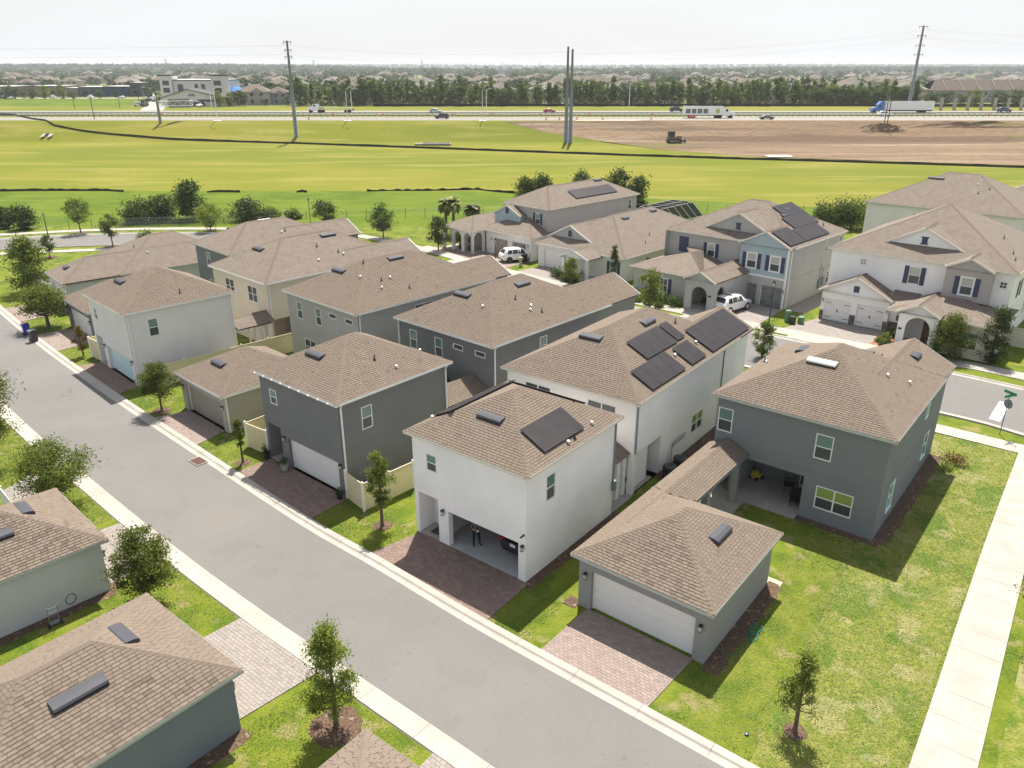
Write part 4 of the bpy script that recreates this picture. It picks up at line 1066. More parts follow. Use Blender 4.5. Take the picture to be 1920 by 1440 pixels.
# covered porches between garages and houses
def breezeway(host, x0, x1, y0, y1, ze, wallm, fas, near=1, posts=()):
    R = [Roof(x0, x1, y0, y1, ze, .5, 'gg', 'x', skip='rake0 rake1')]
    build_roof(host, R, near, fascia=fas, name='porch_roof'); b = MB()
    for x, y, s in posts: b.box(x, x + s, y, y + s, 0, ze - .13)
    if b.f: b.build('porch_post', wallm, host)
breezeway(hW, 8.2, 10.7, .6, 3.3, 2.75, M_white, M_ctrim, 1, [(9.5, .8, .35), (10.2, .8, .3)])
breezeway(hG, 8.75, 13.0, .4, 3.4, 2.75, M_dgray, M_gtrim, 1, [(12.3, .6, .3)])
breezeway(hL, 8.85, 12.3, -.1, 2.7, 2.75, M_pale, M_trim, 0, [(9.9, .15, .12), (10.5, .15, .35), (11.2, .15, .12), (11.7, .15, .35)])
slab(hL, 8.85, 14.5, -.3, 3.2); slab(hW, 8.2, 10.5, .3, 3.6, .045)
# screened enclosure behind the dark grey garage house
b = MB(); s_ = MB(); X0, X1, Y0, Y1 = 9.2, 12.6, 3.7, 7.4
for x in (X0, (X0 + X1) / 2, X1):
    for y in (Y0, Y1): b.box(x - .04, x + .04, y - .04, y + .04, 0, 2.4)
for x in (X0, (X0 + X1) / 2, X1): b.bar((x, Y0, 2.4), (x, (Y0 + Y1) / 2, 3.3), .08); b.bar((x, (Y0 + Y1) / 2, 3.3), (x, Y1, 2.4), .08)
for y, z in ((Y0, 2.4), ((Y0 + Y1) / 2, 3.3), (Y1, 2.4)): b.bar((X0, y, z), (X1, y, z), .08)
s_.face([(X0, Y0, 2.41), (X1, Y0, 2.41), (X1, 5.55, 3.31), (X0, 5.55, 3.31)]); s_.face([(X0, 5.55, 3.31), (X1, 5.55, 3.31), (X1, Y1, 2.41), (X0, Y1, 2.41)]); s_.face([(X0, Y0, 0), (X0, Y1, 0), (X0, Y1, 2.4), (X0, 5.55, 3.3), (X0, Y0, 2.4)]); s_.face([(X0, Y0, 0), (X1, Y0, 0), (X1, Y0, 2.4), (X0, Y0, 2.4)])
e = tag(empty('screen_enclosure', hG.location, hG.rotation_euler.z), 'black screened patio enclosure behind the dark grey garage house', 'patio enclosure')
b.build('frame', M_black, e)
M_screen = mat('insect_screen', (.010, .010, .012), 1.0, alpha=.93, spec=0.0); s_.build('screen', M_screen, e)
# ================================================================ houses across the main street
def arch_wall(h, x, y0, y1, z1, a0, a1, zs, m, th=.22, name='porch_arch', side='f', n=10):
    """wall plane facing -x (or -y) with an arched opening a0..a1, springing zs"""
    mb = MB(); c = (a0 + a1) / 2; r = (a1 - a0) / 2; rz = min(r, z1 - zs - .12)
    P = (lambda d, a, z: (x + d, a, z)) if side == 'f' else (lambda d, a, z: (a, x + d, z))
    for d in (0, th):
        mb.face([P(d, y0, 0), P(d, a0, 0), P(d, a0, z1), P(d, y0, z1)]); mb.face([P(d, a1, 0), P(d, y1, 0), P(d, y1, z1), P(d, a1, z1)])
        for k in range(n):
            t0, t1 = math.pi * k / n, math.pi * (k + 1) / n
            p, q = (c - r * math.cos(t0), zs + rz * math.sin(t0)), (c - r * math.cos(t1), zs + rz * math.sin(t1))
            mb.face([P(d, p[0], p[1]), P(d, q[0], q[1]), P(d, q[0], z1), P(d, p[0], z1)])
    for k in range(n):
        t0, t1 = math.pi * k / n, math.pi * (k + 1) / n
        p, q = (c - r * math.cos(t0), zs + rz * math.sin(t0)), (c - r * math.cos(t1), zs + rz * math.sin(t1))
        mb.face([P(0, *p), P(0, *q), P(th, *q), P(th, *p)])
    for a in (a0, a1): mb.face([P(0, a, 0), P(th, a, 0), P(th, a, zs), P(0, a, zs)])
    for a in (y0, y1): mb.face([P(0, a, 0), P(th, a, 0), P(th, a, z1), P(0, a, z1)])
    return mb.build(name, m, h)
def gable(h, R, x, y0, y1, ze, m, sl=.5, wallz=None, orn=None, inset=.12):
    """adds a front-facing gable roof piece to R and its triangular wall"""
    w_ = (y1 - y0) / 2; b = MB(); c = (y0 + y1) / 2; z0 = wallz if wallz is not None else ze - .1
    b.face([(x + inset, y0 + .15, z0), (x + inset, y1 - .15, z0), (x + inset, y1 - .15, ze + .02), (x + inset, c, ze + (w_ - .15) * sl), (x + inset, y0 + .15, ze + .02)])
    b.build('gable_wall', m, h)
    if orn:
        o = MB(); z = ze + w_ * sl * .38
        if orn == 'arch':
            pts = [(-.22, -.35), (.22, -.35), (.22, .15)] + [(.22 * math.cos(t), .15 + .22 * math.sin(t)) for t in np.linspace(0, math.pi, 8)[1:-1]] + [(-.22, .15)]
            o.face([(x + inset - .05, c + a, z + q) for a, q in pts]); o.tube([(x + inset - .04, c + a, z + q) for a, q in pts + [pts[0]]], .05, 5, 0)
        else:
            o.box(x + inset - .05, x + inset - .005, c - .24, c + .24, z - .33, z + .33); o.box(x + inset - .06, x + inset - .003, c - .33, c + .33, z + .24, z + .36); o.box(x + inset - .06, x + inset - .003, c - .33, c + .33, z - .36, z - .26)
        o.build('gable_vent', M_navy, h)
ACR = 'houses across the main street'
# ---- H3: grey house with blue front gable and solar roof
h3 = house('grey house with pale blue front gable, arched porch and solar roof', 'house', 1493, 466, 46, 6.3, ACR)
R3 = [Roof(-.2, 13.0, 0, 15.3, 6.3)]
gable(h3, R3, -.9, 0, 5.9, 6.3, M_blue); R3.append(Roof(-.9, 6, .001, 5.9, 6.302, .5, 'gg', 'x', skip='rake1 r'))
gable(h3, R3, 1.0, 2.4, 11.9, 6.55, M_lgray, orn='v', wallz=6.4); R3.append(Roof(1.0, 8, 2.4, 11.9, 6.55, .5, 'gg', 'x', skip='rake1 lr'))
build_roof(h3, R3, 0, fascia=M_ctrim)
w2 = [(1.7, 3.75, 1.05, 1.55), (4.3, 3.75, 1.05, 1.55)]
Wu = Walls(h3, -.7, 6, .25, 5.65, 3.0, 6.2, M_blue, {'f': [(c - w_ / 2, c + w_ / 2, z, z + hh) for c, z, w_, hh in w2], 'r': 'open'}, name='wall')
for k in w2: Wu.window('f', *k, shutters=M_navy, trim=.1, panes=(M_glassb, M_glassd))
Wl = Walls(h3, -.75, 12.7, .22, 6.8, 0, 2.98, M_lgray, {'f': [(.55, 2.95, 0, 2.2, .25), (3.35, 5.75, 0, 2.2, .25)], 'r': [(9.3, 10.2, .9, 2.3)]}, name='wall')
for a in (.55, 3.35): Wl.garage_door('f', a, a + 2.4, 0, 2.2, M_gdoor, .2, straps=True)
Wl.window('r', 9.75, .9, .9, 1.4); Wl.lantern('f', .35, 1.9); Wl.lantern('f', 6.3, 1.9)
Wb = Walls(h3, -.69, 12.7, .25, 15.0, 2.98, 6.2, M_lgray, {'f': 'open', 'r': [(8.0, 8.6, 4.6, 5.9), (11.6, 12.3, 4.6, 5.9)]}, name='wall'); Wb.window('r', 8.3, 4.6, .6, 1.3); Wb.window('r', 11.95, 4.6, .7, 1.3)
Wm = Walls(h3, .05, 12.6, 5.66, 15.0, 3.4, 6.2, M_lgray, {'f': [(9.1, 10.0, 3.95, 5.4)]}, name='wall')
Wm.window('f', 9.55, 3.95, .9, 1.45, shutters=M_navy, panes=(M_glassb, M_glassd), trim=.06)
b = MB(); Wm.box(b, 'f', 12.4, 13.6, .002, .05, 4.0, 5.7); b.build('shutter', M_navy, h3)
b = MB(); b.box(-.8, -.72, .2, 5.8, 3.0, 3.2); b.box(-.78, -.72, .23, .45, 0, 6.2); b.build('trim_band', M_trim, h3)
R3b = [Roof(-6.3, 5, 6.4, 15.7, 3.1, .3, 'hh', 'y', skip='b'), Roof(-7.6, 0, 4.3, 8.1, 3.3, .5, 'gg', 'x', skip='rake1')]
build_roof(h3, R3b, 0, fascia=M_ctrim, name='porch_roof')
Wf = Walls(h3, -6.0, .04, 8.0, 15.3, 0, 3.0, M_lgray, {'f': [(10.9, 11.9, .8, 2.3)], 'b': 'open'}, name='wall'); Wf.window('f', 11.4, .8, 1.0, 1.5, shutters=M_navy, kind='grid', trim=.06)
arch_wall(h3, -7.4, 4.5, 7.9, 3.2, 5.3, 7.1, 1.7, M_lgray); arch_wall(h3, 4.5, -7.2, -4.9, 3.2, -6.8, -5.3, 1.9, M_lgray, side='r')
b = MB(); b.face([(-7.4, 4.5, 3.2), (-7.4, 7.9, 3.2), (-7.4, 6.2, 4.1)]); b.face([(-4.9, 4.5, 0), (0, 4.5, 0), (0, 4.5, 3.3), (-4.9, 4.5, 3.3)]); b.face([(-3.4, 4.5, 0), (-3.4, 8, 0), (-3.4, 8, 3.2), (-3.4, 4.5, 3.2)]); b.build('porch_wall', M_lgray, h3)
b = MB(); b.box(-7.45, -7.41, 4.85, 5.15, 1.75, 1.9); b.build('house_number_plate', M_dark, h3)
b = MB(); b.box(-3.47, -3.41, 5.6, 6.6, .1, 2.2); b.build('front_door', mat('brown_front_door', (.12, .07, .04), .5), h3)
slab(h3, -7.6, -3.4, 4.5, 7.9, .12)
solar(h3, R3, 3.1, 8.8, .35, 2.1, 'r', 5); solar(h3, R3, -.6, 3.0, .35, 2.6, 'r', 3, 2, ri=1); solar(h3, R3, 4.0, 9.8, 2.13, 3.88, 'r', 5); solar(h3, R3, 5.2, 9.8, 3.91, 5.6, 'r', 4); vent(h3, R3, 5.2, 4.2, .9)
pipes(h3, R3, [(9.8, 1.6, 'p'), (10.3, 3.0, 'p')]); vent(h3, R3, 7.3, 4.9, .9, M_vent); downspout(h3, [(-.5, .1, 6.1), (-.5, .1, .1)], M_trim)
b = MB(); b.box(7.1, 7.6, .0, .2, .8, 1.7); b.box(7.8, 8.3, .0, .2, .9, 1.9); b.tube([(7.3, .12, 1.7), (7.3, .12, 3.6)], .03, 6); b.tube([(8.0, .12, 1.9), (8.0, .12, 3.0)], .03, 6); b.build('utility_meter', M_steel, h3)
# ---- H4: white house with navy shutters
h4 = house('white house with double white garage doors, stone base and navy shutters', 'house', 1914, 512, 48, 6.8, ACR)
R4 = [Roof(-.6, 16.2, 0, 16.3, 6.8)]
gable(h4, R4, 1.2, 4.4, 12.2, 7.5, M_white, orn='v', wallz=7.2); R4.append(Roof(1.2, 9, 4.4, 12.2, 7.5, .5, 'gg', 'x', skip='rake1 lr'))
gable(h4, R4, -1.5, 1.6, 5.6, 6.8, M_taupe); R4.append(Roof(-1.5, 4, 1.6, 5.6, 6.802, .5, 'gg', 'x', skip='rake1'))
build_roof(h4, R4, 0, fascia=M_ctrim); vent(h4, R4, 11.5, 6.0, .9, M_chrome); pipes(h4, R4, [(4, 1.5, 'p'), (7, 3.0, 'p'), (2.5, 1.0, 'p')])
k9 = (8.2, 4.45, 1.0, 1.6)
W4 = Walls(h4, -.3, 15.9, .3, 16.0, 0, 6.7, M_white, {'f': [(k9[0] - .5, k9[0] + .5, k9[1], k9[1] + 1.6), (12.6, 13.2, 5.5, 6.1), (.7, 1.3, 5.3, 5.9)], 'r': [(3, 3.8, 4, 5.5), (8, 8.8, 1.2, 2.6)]})
W4.window('f', *k9, shutters=M_navy, panes=(M_glassb, M_glassd)); W4.window('f', 12.9, 5.5, .6, .6, 'grid', trim=.1, panes=(M_glassb, M_glassb)); W4.window('f', 1.0, 5.3, .6, .6, 'grid', trim=.1)
W4.window('r', 3.4, 4, .8, 1.5, shutters=M_navy); W4.window('r', 8.4, 1.2, .8, 1.4)
W4b = Walls(h4, -1.3, 0, 1.75, 5.45, 3.9, 6.7, M_taupe, {'f': [(3.1, 4.1, 4.45, 6.0)], 'b': 'open'}, name='wall'); W4b.window('f', 3.6, 4.45, 1.0, 1.55, shutters=M_navy, trim=.1, panes=(M_glassb, M_glassd))
R4b = [Roof(-2.6, 2, 9.0, 15.9, 3.05, .5, 'gg', 'x', skip='rake1'), Roof(-5.5, 2, -.3, 8.6, 3.1, .28, 'hh', 'y', skip='b'), Roof(-6.2, -.6, 4.0, 7.6, 3.3, .5, 'gg', 'x', skip='rake1'), Roof(-2.2, 2, 7.2, 9.6, 3.08, .3, 'gg', 'y')]
build_roof(h4, R4b, 0, fascia=M_ctrim, name='porch_roof')
W4c = Walls(h4, -2.3, -.3, 9.25, 15.6, 0, 3.0, M_white, {'f': [(9.65, 12.15, 0, 2.2, .2), (12.75, 15.25, 0, 2.2, .2)], 'b': 'open'}, name='wall')
for a in (9.65, 12.75): W4c.garage_door('f', a, a + 2.5, 0, 2.2, M_door, .16, straps=True)
for a in (9.4, 12.45, 15.42): W4c.lantern('f', a, 2.0) if a != 12.45 else None
b = MB(); b.face([(-2.3, 9.25, 3.0), (-2.3, 15.6, 3.0), (-2.3, 12.43, 4.6)]); b.build('gable_wall', M_white, h4)
b = MB(); b.box(-2.38, -2.31, 12.2, 12.7, 3.25, 3.85); b.build('gable_vent', M_navy, h4)
st = empty('stone_base', (0, 0, 0), 0, h4)
def stones(x, y0, y1, z0, z1, parent):
    z = z0
    while z < z1 - .05:
        y = y0; hh = random.choice((.14, .2, .24))
        hh = min(hh, z1 - z)
        while y < y1 - .02:
            w_ = min(random.uniform(.22, .5), y1 - y); b = MB(); b.box(x - random.uniform(.05, .09), x, y, y + w_ - .012, z, z + hh - .012); b.build('stone', M_rock, parent); y += w_
        z += hh
for a, c in ((9.2, 9.62), (12.18, 12.72), (15.28, 15.62)): stones(-2.305, a, c, 0, 1.0, st)
stones(-1.9, 7.3, 9.2, 0, 1.0, st)
b = MB(); b.face([(-1.895, 7.2, 0), (-1.895, 9.24, 0), (-1.895, 9.24, 3), (-1.895, 7.2, 3)]); b.build('recess_wall', M_white, h4)
b = MB(); b.box(-1.96, -1.90, 7.7, 8.7, 1.1, 2.4); b.box(-1.975, -1.93, 7.78, 8.62, 1.18, 1.72, 1); b.box(-1.975, -1.93, 7.78, 8.62, 1.8, 2.32, 2); b.build('window', [M_trim, M_glassd, M_glassu], h4)
arch_wall(h4, -5.8, 4.2, 7.4, 3.2, 4.75, 6.75, 1.9, M_white)
b = MB(); b.face([(-5.8, 4.2, 3.2), (-5.8, 7.4, 3.2), (-5.8, 5.8, 4.05)]); b.face([(-5.8, 7.4, 0), (-1.9, 7.4, 0), (-1.9, 7.4, 3.2), (-5.8, 7.4, 3.2)]); b.face([(-5.8, 4.2, 0), (-1.9, 4.2, 0), (-1.9, 4.2, 3.2), (-5.8, 4.2, 3.2)]); b.face([(-3.2, 4.2, 0), (-3.2, 7.4, 0), (-3.2, 7.4, 3.2), (-3.2, 4.2, 3.2)]); b.build('porch_wall', M_white, h4)
b = MB(); b.box(-5.86, -5.81, 7.0, 7.3, 1.6, 1.75); b.build('house_number_plate', M_dark, h4)
b = MB(); b.box(-3.28, -3.21, 4.9, 5.9, .1, 2.2); b.build('front_door', mat('dark_red_door', (.10, .035, .03), .5), h4)
W4d = Walls(h4, -5.2, -.3, 0, 4.2, 0, 3.0, M_cream, {'f': [(1.1, 2.3, .8, 2.3)], 'b': 'open'}, name='wall'); W4d.window('f', 1.7, .8, 1.2, 1.5)
slab(h4, -6.0, -3.2, 4.2, 7.4, .1)
# ---- H1: grey house with arched loggia
h1 = house('grey two storey house with arched loggia, blue gable and solar strip', 'house', 1030, 393, 45, 6.3, ACR)
R1 = [Roof(0, 19.5, 0, 8.6, 6.3)]; build_roof(h1, R1, 0, fascia=M_ctrim)
W1 = Walls(h1, .3, 19.2, .3, 8.3, 0, 6.2, M_lgray, {'f': [(1.9, 2.7, 4.1, 5.5)], 'r': [(17.2, 18.0, 4.3, 5.6)]}); W1.window('f', 2.3, 4.1, .8, 1.4, shutters=M_navy); W1.window('r', 17.6, 4.3, .8, 1.3)
R1b = []
gable(h1, R1b, -1.0, 4.2, 9.4, 5.0, M_blue, orn='arch', wallz=3.6); R1b.append(Roof(-1.0, 3, 4.2, 9.4, 5.0, .5, 'gg', 'x', skip='rake1'))
b = MB(); b.box(-.86, .3, 4.4, 9.2, 3.2, 4.95); b.build('gable_wall', M_blue, h1)
R1b += [Roof(-3.6, 6, -.2, 9.6, 3.1, .42, 'hh', 'x', skip='b'), Roof(-5.9, 5, 8.4, 14.9, 3.1, .42, 'hh', 'x')]
build_roof(h1, R1b, 0, fascia=M_ctrim, name='lower_roof')
W1b = Walls(h1, -3.3, .3, .1, 8.4, 0, 3.0, M_pale, {'f': [(1.0, 3.5, 0, 2.2, .25), (4.3, 6.8, 0, 2.2, .25)], 'b': 'open'}, name='wall')
for a in (1.0, 4.3): W1b.garage_door('f', a, a + 2.5, 0, 2.2, M_tdoor, .2, straps=True)
W1b.lantern('f', .55, 2.0); W1b.lantern('f', 7.3, 2.0)
for a in (8.7, 10.7, 12.7): arch_wall(h1, -5.6, a, a + 2.0, 3.0, a + .22, a + 1.78, 1.9, M_pale, .3)
arch_wall(h1, 8.68, -5.6, -3.3, 3.0, -5.3, -3.6, 1.9, M_pale, .3, side='r'); arch_wall(h1, 14.5, -5.6, -1.0, 3.0, -5.2, -1.6, 1.9, M_pale, .25, side='r')
b = MB(); b.box(-3.2, 3.5, 8.9, 14.6, 0, 3.0); b.build('wall', M_lgray, h1, loc=(1.0, 0, 0))
slab(h1, -5.7, -2.2, 8.6, 14.8, .12); vent(h1, R1, 5.2, 4.9, 1.5); vent(h1, R1, 14.5, 4.0, 1.5); solar(h1, R1, 6.5, 15.5, 1.0, 2.7, 'r', 9)
# topiary balls and bush are added with the plants
# ---- H2: one storey house
h2 = house('one storey pale house with small gable and shaded porch', 'house', 1171, 486, 47, 2.95, ACR)
R2 = [Roof(0, 22, 0, 13.6, 2.95)]
gable(h2, R2, 1.6, 5.9, 12.9, 3.7, M_lgray, orn='arch', wallz=3.5); R2.append(Roof(1.6, 8, 5.9, 12.9, 3.7, .5, 'gg', 'x', skip='rake1 lr'))
build_roof(h2, R2, 0, fascia=M_trim)
W2_ = Walls(h2, .3, 21.7, .3, 13.3, 0, 2.9, M_pale, {'f': [(6.9, 9.3, 0, 2.2, .2), (9.9, 12.3, 0, 2.2, .2), (1.2, 2.2, .8, 2.3)]}); W2_.window('f', 1.7, .8, 1.0, 1.5, shutters=M_navy)
for a in (6.9, 9.9): W2_.garage_door('f', a, a + 2.4, 0, 2.2, M_door, .16)
R2b = [Roof(-2.6, .5, 3.2, 7.6, 2.7, .4, 'gg', 'x', skip='rake1')]; build_roof(h2, R2b, 0, fascia=M_trim, name='porch_roof')
b = MB(); b.box(-2.4, -2.05, 3.5, 3.85, 0, 2.6); b.box(-2.4, -2.05, 6.9, 7.25, 0, 2.6); b.face([(-2.4, 3.4, 2.6), (-2.4, 7.4, 2.6), (-2.4, 5.4, 3.4)]); b.build('porch_post', M_trim, h2)
slab(h2, -2.5, .3, 3.2, 7.6, .1); vent(h2, R2, 8, 5.8, 1.2); vent(h2, R2, 14.5, 6.0, 1.2); pipes(h2, R2, [(8.5, 2.4, 'p'), (6.2, 1.4, 'p'), (16, 9, 'p')])
# pool cage behind it
b = MB(); X0, X1, Y0, Y1, z0, z1 = 25, 34, 9.5, 17, 2.4, 4.2
for i in range(6):
    x = X0 + (X1 - X0) * i / 5; b.bar((x, Y0, z0), (x, Y0 + 2, z1), .05); b.bar((x, Y0 + 2, z1), (x, Y1 - 2, z1), .05); b.bar((x, Y1 - 2, z1), (x, Y1, z0), .05); b.bar((x, Y0, 0), (x, Y0, z0), .05); b.bar((x, Y1, 0), (x, Y1, z0), .05)
for y, z in ((Y0, z0), (Y0 + 2, z1), ((Y0 + Y1) / 2, z1), (Y1 - 2, z1), (Y1, z0)): b.bar((X0, y, z), (X1, y, z), .05)
e = tag(empty('pool_cage', h2.location, h2.rotation_euler.z), 'screened pool cage with white ribs behind the one storey house', 'pool cage')
b.build('frame', M_chrome, e); s_ = MB()
for P in ([(X0, Y0, z0), (X1, Y0, z0), (X1, Y0 + 2, z1), (X0, Y0 + 2, z1)], [(X0, Y0 + 2, z1), (X1, Y0 + 2, z1), (X1, Y1 - 2, z1), (X0, Y1 - 2, z1)], [(X0, Y1 - 2, z1), (X1, Y1 - 2, z1), (X1, Y1, z0), (X0, Y1, z0)], [(X0, Y0, 0), (X1, Y0, 0), (X1, Y0, z0), (X0, Y0, z0)], [(X0, Y0, 0), (X0, Y1, 0), (X0, Y1, z0), (X0, Y1 - 2, z1), (X0, Y0 + 2, z1), (X0, Y0, z0)]): s_.face(P)
s_.build('screen', M_screen, e)
# ---- H5 and the roof corner at the right edge
h5 = house('large pale house with broad hip roof behind the white house', 'house', 1925, 410, 47, 6.3, ACR)
R5 = [Roof(0, 15.5, 0, 19.2, 6.3)]; build_roof(h5, R5, 0, fascia=M_gtrim); W5 = Walls(h5, .3, 15.2, .3, 18.9, 0, 6.2, M_coolp, {'f': [(12.0, 12.9, 4.0, 5.4)]}); W5.window('f', 12.45, 4.0, .9, 1.4)
vent(h5, R5, 6.2, 12.5, 2.0, M_vent); pipes(h5, R5, [(5.5, 7.2, 'c'), (4.8, 5.6, 'p'), (3.8, 6.6, 'p')])
h5b = house('corner of a single roof at the right edge of the picture', 'house', 1886, 362, 47, 3.2, ACR, plan=tuple(np.array(G(1886, 362, 3.2)) + np.array((8.5, -8))))
R5b = [Roof(0, 12, 0, 12, 3.2)]; build_roof(h5b, R5b, 0, fascia=M_trim); W5b = Walls(h5b, .3, 11.7, .3, 11.7, 0, 3.1, M_sage, {'f': [(9.0, 10.5, 1.4, 2.4)]}); W5b.window('f', 9.75, 1.4, 1.5, 1.0, 'pair')

# ================================================================ driveways, beds, fences
def W2P(h, x, y):
    a = h.rotation_euler.z; return (h.location.x + x * math.cos(a) - y * math.sin(a), h.location.y + x * math.sin(a) + y * math.cos(a))
def adrive(h, y0, y1, m, single=0, x=OH, sk=0.0, edge=True, name='driveway'):
    A, D = W2P(h, x, y1), W2P(h, x, y0)
    B, C_ = kline(W2P(h, x - 3.0, y1 + sk)), kline(W2P(h, x - 3.0, y0 - sk))
    return drive(name, [A, B, C_, D], m, single=single)
adrive(hW, .1, 7.35, M_rpaver, 120, sk=.25); adrive(hG, .0, 7.7, M_rpaver, 60, sk=.2); adrive(hg, .75, 6.05, M_paver, 240, sk=.15)
adrive(hc, .8, 5.9, M_paver, sk=.2); adrive(hL, .3, 7.9, M_rpaver, sk=.2); adrive(hd, .6, 6.0, M_paver, sk=.2); adrive(hlo, .6, 6.0, M_paver, sk=.2)
def nline(p):
    P = offs(an, -.92); return min(P, key=lambda q: np.linalg.norm(q - np.array(p)))
def ndrive(h, x0, x1, m, single=0):
    A, D = W2P(h, x0, OH), W2P(h, x1, OH); B, C_ = nline(W2P(h, x0, -2.5)), nline(W2P(h, x1, -2.5)); return drive('driveway', [A, B, C_, D], m, single=single)
ndrive(hB, .75, 6.1, M_gpaver, 300); ndrive(hA, .75, 6.1, M_gpaver, 100); ndrive(hC_, .75, 6.1, M_gpaver)
drive('driveway', [G(0, 925), G(62, 888), G(120, 935), G(20, 960)], M_gpaver)
def wline(p, s=.0):
    P = dens(WB, 1.0); return min([q for q in P], key=lambda q: np.linalg.norm(q - np.array(p)))
def sdrive(h, y0, y1, m, x=-.8, flare=.6, pl=.4, pw=.2):
    A, D = W2P(h, x, y1), W2P(h, x, y0); B, C_ = wline(W2P(h, x - 8.5, y1 + flare)), wline(W2P(h, x - 8.5, y0 - flare)); return drive('driveway', [A, B, C_, D], m, pl=pl, pw=pw)
sdrive(h3, .2, 6.2, M_gpaver); sdrive(h4, 9.2, 15.6, M_gpaver, x=-2.4); sdrive(h1, .3, 7.6, M_paver, x=-3.4); sdrive(h2, 6.4, 12.6, M_gpaver, x=.2)
patch('driveway_apron', [W2P(h1, -3.4, 7.7), W2P(h1, -9.5, 8.2), W2P(h1, -9.5, 16.5), W2P(h1, -6.4, 16.2)], M_paver, .03, 4)
patch('side_drive', [W2P(h3, -.6, .1), W2P(h3, -.6, -2.0), W2P(h3, 11, -2.0), W2P(h3, 11, .1)], M_gpaver, .035, 4)
for nm in ('apron1',):
    pass
for h, y0, y1 in ((h3, .0, 6.4), (h4, 9.0, 15.8), (h1, .0, 7.9), (h2, 6.2, 12.8)):   # concrete aprons between footpath and street
    a, b_ = wline(W2P(h, -9, y1)), wline(W2P(h, -9, y0)); na, nb = [min(offs(mf, .6), key=lambda q: np.linalg.norm(q - p)) for p in (a, b_)]
    patch('apron', [a, na, nb, b_], M_conc, .055, 3)
# mulch beds along walls
def bed(h, x0, x1, y0, y1, m=M_mulch, z=.03, name='mulch_bed'):
    n = 24; b = MB(); L_ = x1 - x0
    r0, r1 = [], []
    ln = abs(x1 - x0) > abs(y1 - y0)
    for i in range(n + 1):
        t = i / n; j = random.uniform(-.09, .09)
        if ln: r0.append((x0 + L_ * t, y1, z)); r1.append((x0 + L_ * t, y0 + j, z * .3))
        else: r0.append((x1, y0 + (y1 - y0) * t, z)); r1.append((x0 + j, y0 + (y1 - y0) * t, z * .3))
    b.quadgrid([r0, r1]); o = b.build(name, m, None, loc=h.location, rz=h.rotation_euler.z); tag(o, kind='stuff', label='mulch strip along the wall base'); return o
bed(hR, .2, 13, -.5, .28); bed(hg, .0, 7.5, -.45, .28); bed(hW, .0, 8.5, -.3, .28); bed(hg, -.1, .6, 6.55, 7.2); bed(hR, -.25, .28, -.1, 4.2)
bed(hS, 3.1, 16.5, -1.3, .28); bed(hG, .3, 1.4, 8.1, 9.2); bed(hA, .2, 6.2, -.1, .27)
bed(hB, -.35, .27, .2, 8.8); bed(hA, -.3, .27, .2, 9.8); bed(h4, -7.6, -2.0, 7.5, 9.1, M_rmulch, .05); bed(h4, -7.9, -6.3, 6.9, 8.4, M_rmulch, .05); bed(hg, 7.35, 7.8, -.3, .6, M_sand, .03)
bed(h1, -9.2, -6.5, 13.2, 17.0, M_sand, .05)

def fence_run(root, pts, hgt=1.75, m=M_vinyl, step=2.3, panel_m=None):
    """posts with caps and solid tongue-and-groove panels between plan points"""
    for a, b_ in zip(pts[:-1], pts[1:]):
        a, b_ = Vector((*a, 0)), Vector((*b_, 0)); l = (b_ - a).length; n = max(1, round(l / step)); d = (b_ - a) / n; u = d.normalized(); s_ = Vector((-u.y, u.x, 0))
        for k in range(n + 1):
            if k == n and b_ != Vector((*pts[-1], 0)): continue
            p = a + d * k; mb = MB(); mb.box(p.x - .065, p.x + .065, p.y - .065, p.y + .065, 0, hgt + .08); mb.lathe([(.11, 0), (.09, .03), (.0, .09)], (p.x, p.y, hgt + .08), 4); mb.build('post', M_trim if k == 0 or k == n else m, root)
        for k in range(n):
            p, q = a + d * k + u * .07, a + d * (k + 1) - u * .07; mb = MB()
            mb.bar(p + Vector((0, 0, .12)), q + Vector((0, 0, .12)), .05, .14); mb.bar(p + Vector((0, 0, hgt - .05)), q + Vector((0, 0, hgt - .05)), .05, .12)
            mb.bar(p + Vector((0, 0, hgt / 2)), q + Vector((0, 0, hgt / 2)), .025, hgt - .3)
            nb = int((q - p).length / .15)
            for j in range(1, nb): c = p + (q - p) * j / nb; mb.obox(c + Vector((0, 0, hgt / 2)), u * .006, s_ * .017, Vector((0, 0, hgt / 2 - .14)))
            mb.build('panel', panel_m or m, root)
def fence(label, pts, **k):
    e = tag(empty('vinyl_fence', (0, 0, 0)), label, 'fence'); fence_run(e, pts, **k); return e
fence('tan vinyl fence round the blue bin between the dark grey and white garages', [W2P(hG, OH - .02, .1), W2P(hG, -.02, -1.75), W2P(hG, 3.6, -1.95)])
fence('tan vinyl fence left of the dark grey garage house', [W2P(hG, .35, 8.15), W2P(hG, .15, 10.3), W2P(hG, 3.8, 10.4)])
fence('long tan vinyl fence between the pale and beige garages', [W2P(hL, 1.2, -1.1), W2P(hL, 15.6, -1.3)])
fence('short tan vinyl fence left of the pale garage house', [W2P(hL, .4, 8.3), W2P(hL, .2, 10.0), W2P(hL, 3.5, 10.3)])
fence('pale weathered fence round the leafy yard at the far left', [W2P(hlo, .3, 6.8), W2P(hlo, -.3, 11.2), W2P(hlo, 3.2, 13.2), W2P(hlo, 6.5, 13.4)], m=M_pvinyl, hgt=1.6)
fence('pale vinyl fence right of the white street house', [W2P(h4, 1.0, .1), W2P(h4, 1.0, -5.5)], m=M_pvinyl)
fence('tan vinyl fence between the blue gabled and white houses', [W2P(h3, 10.5, .15), W2P(h3, 10.3, -2.6)], m=M_vinyl)
fence('pale gate fence right of the loggia house', [W2P(h1, 0.2, .2), W2P(h1, 0.0, -1.9)], m=M_pvinyl)
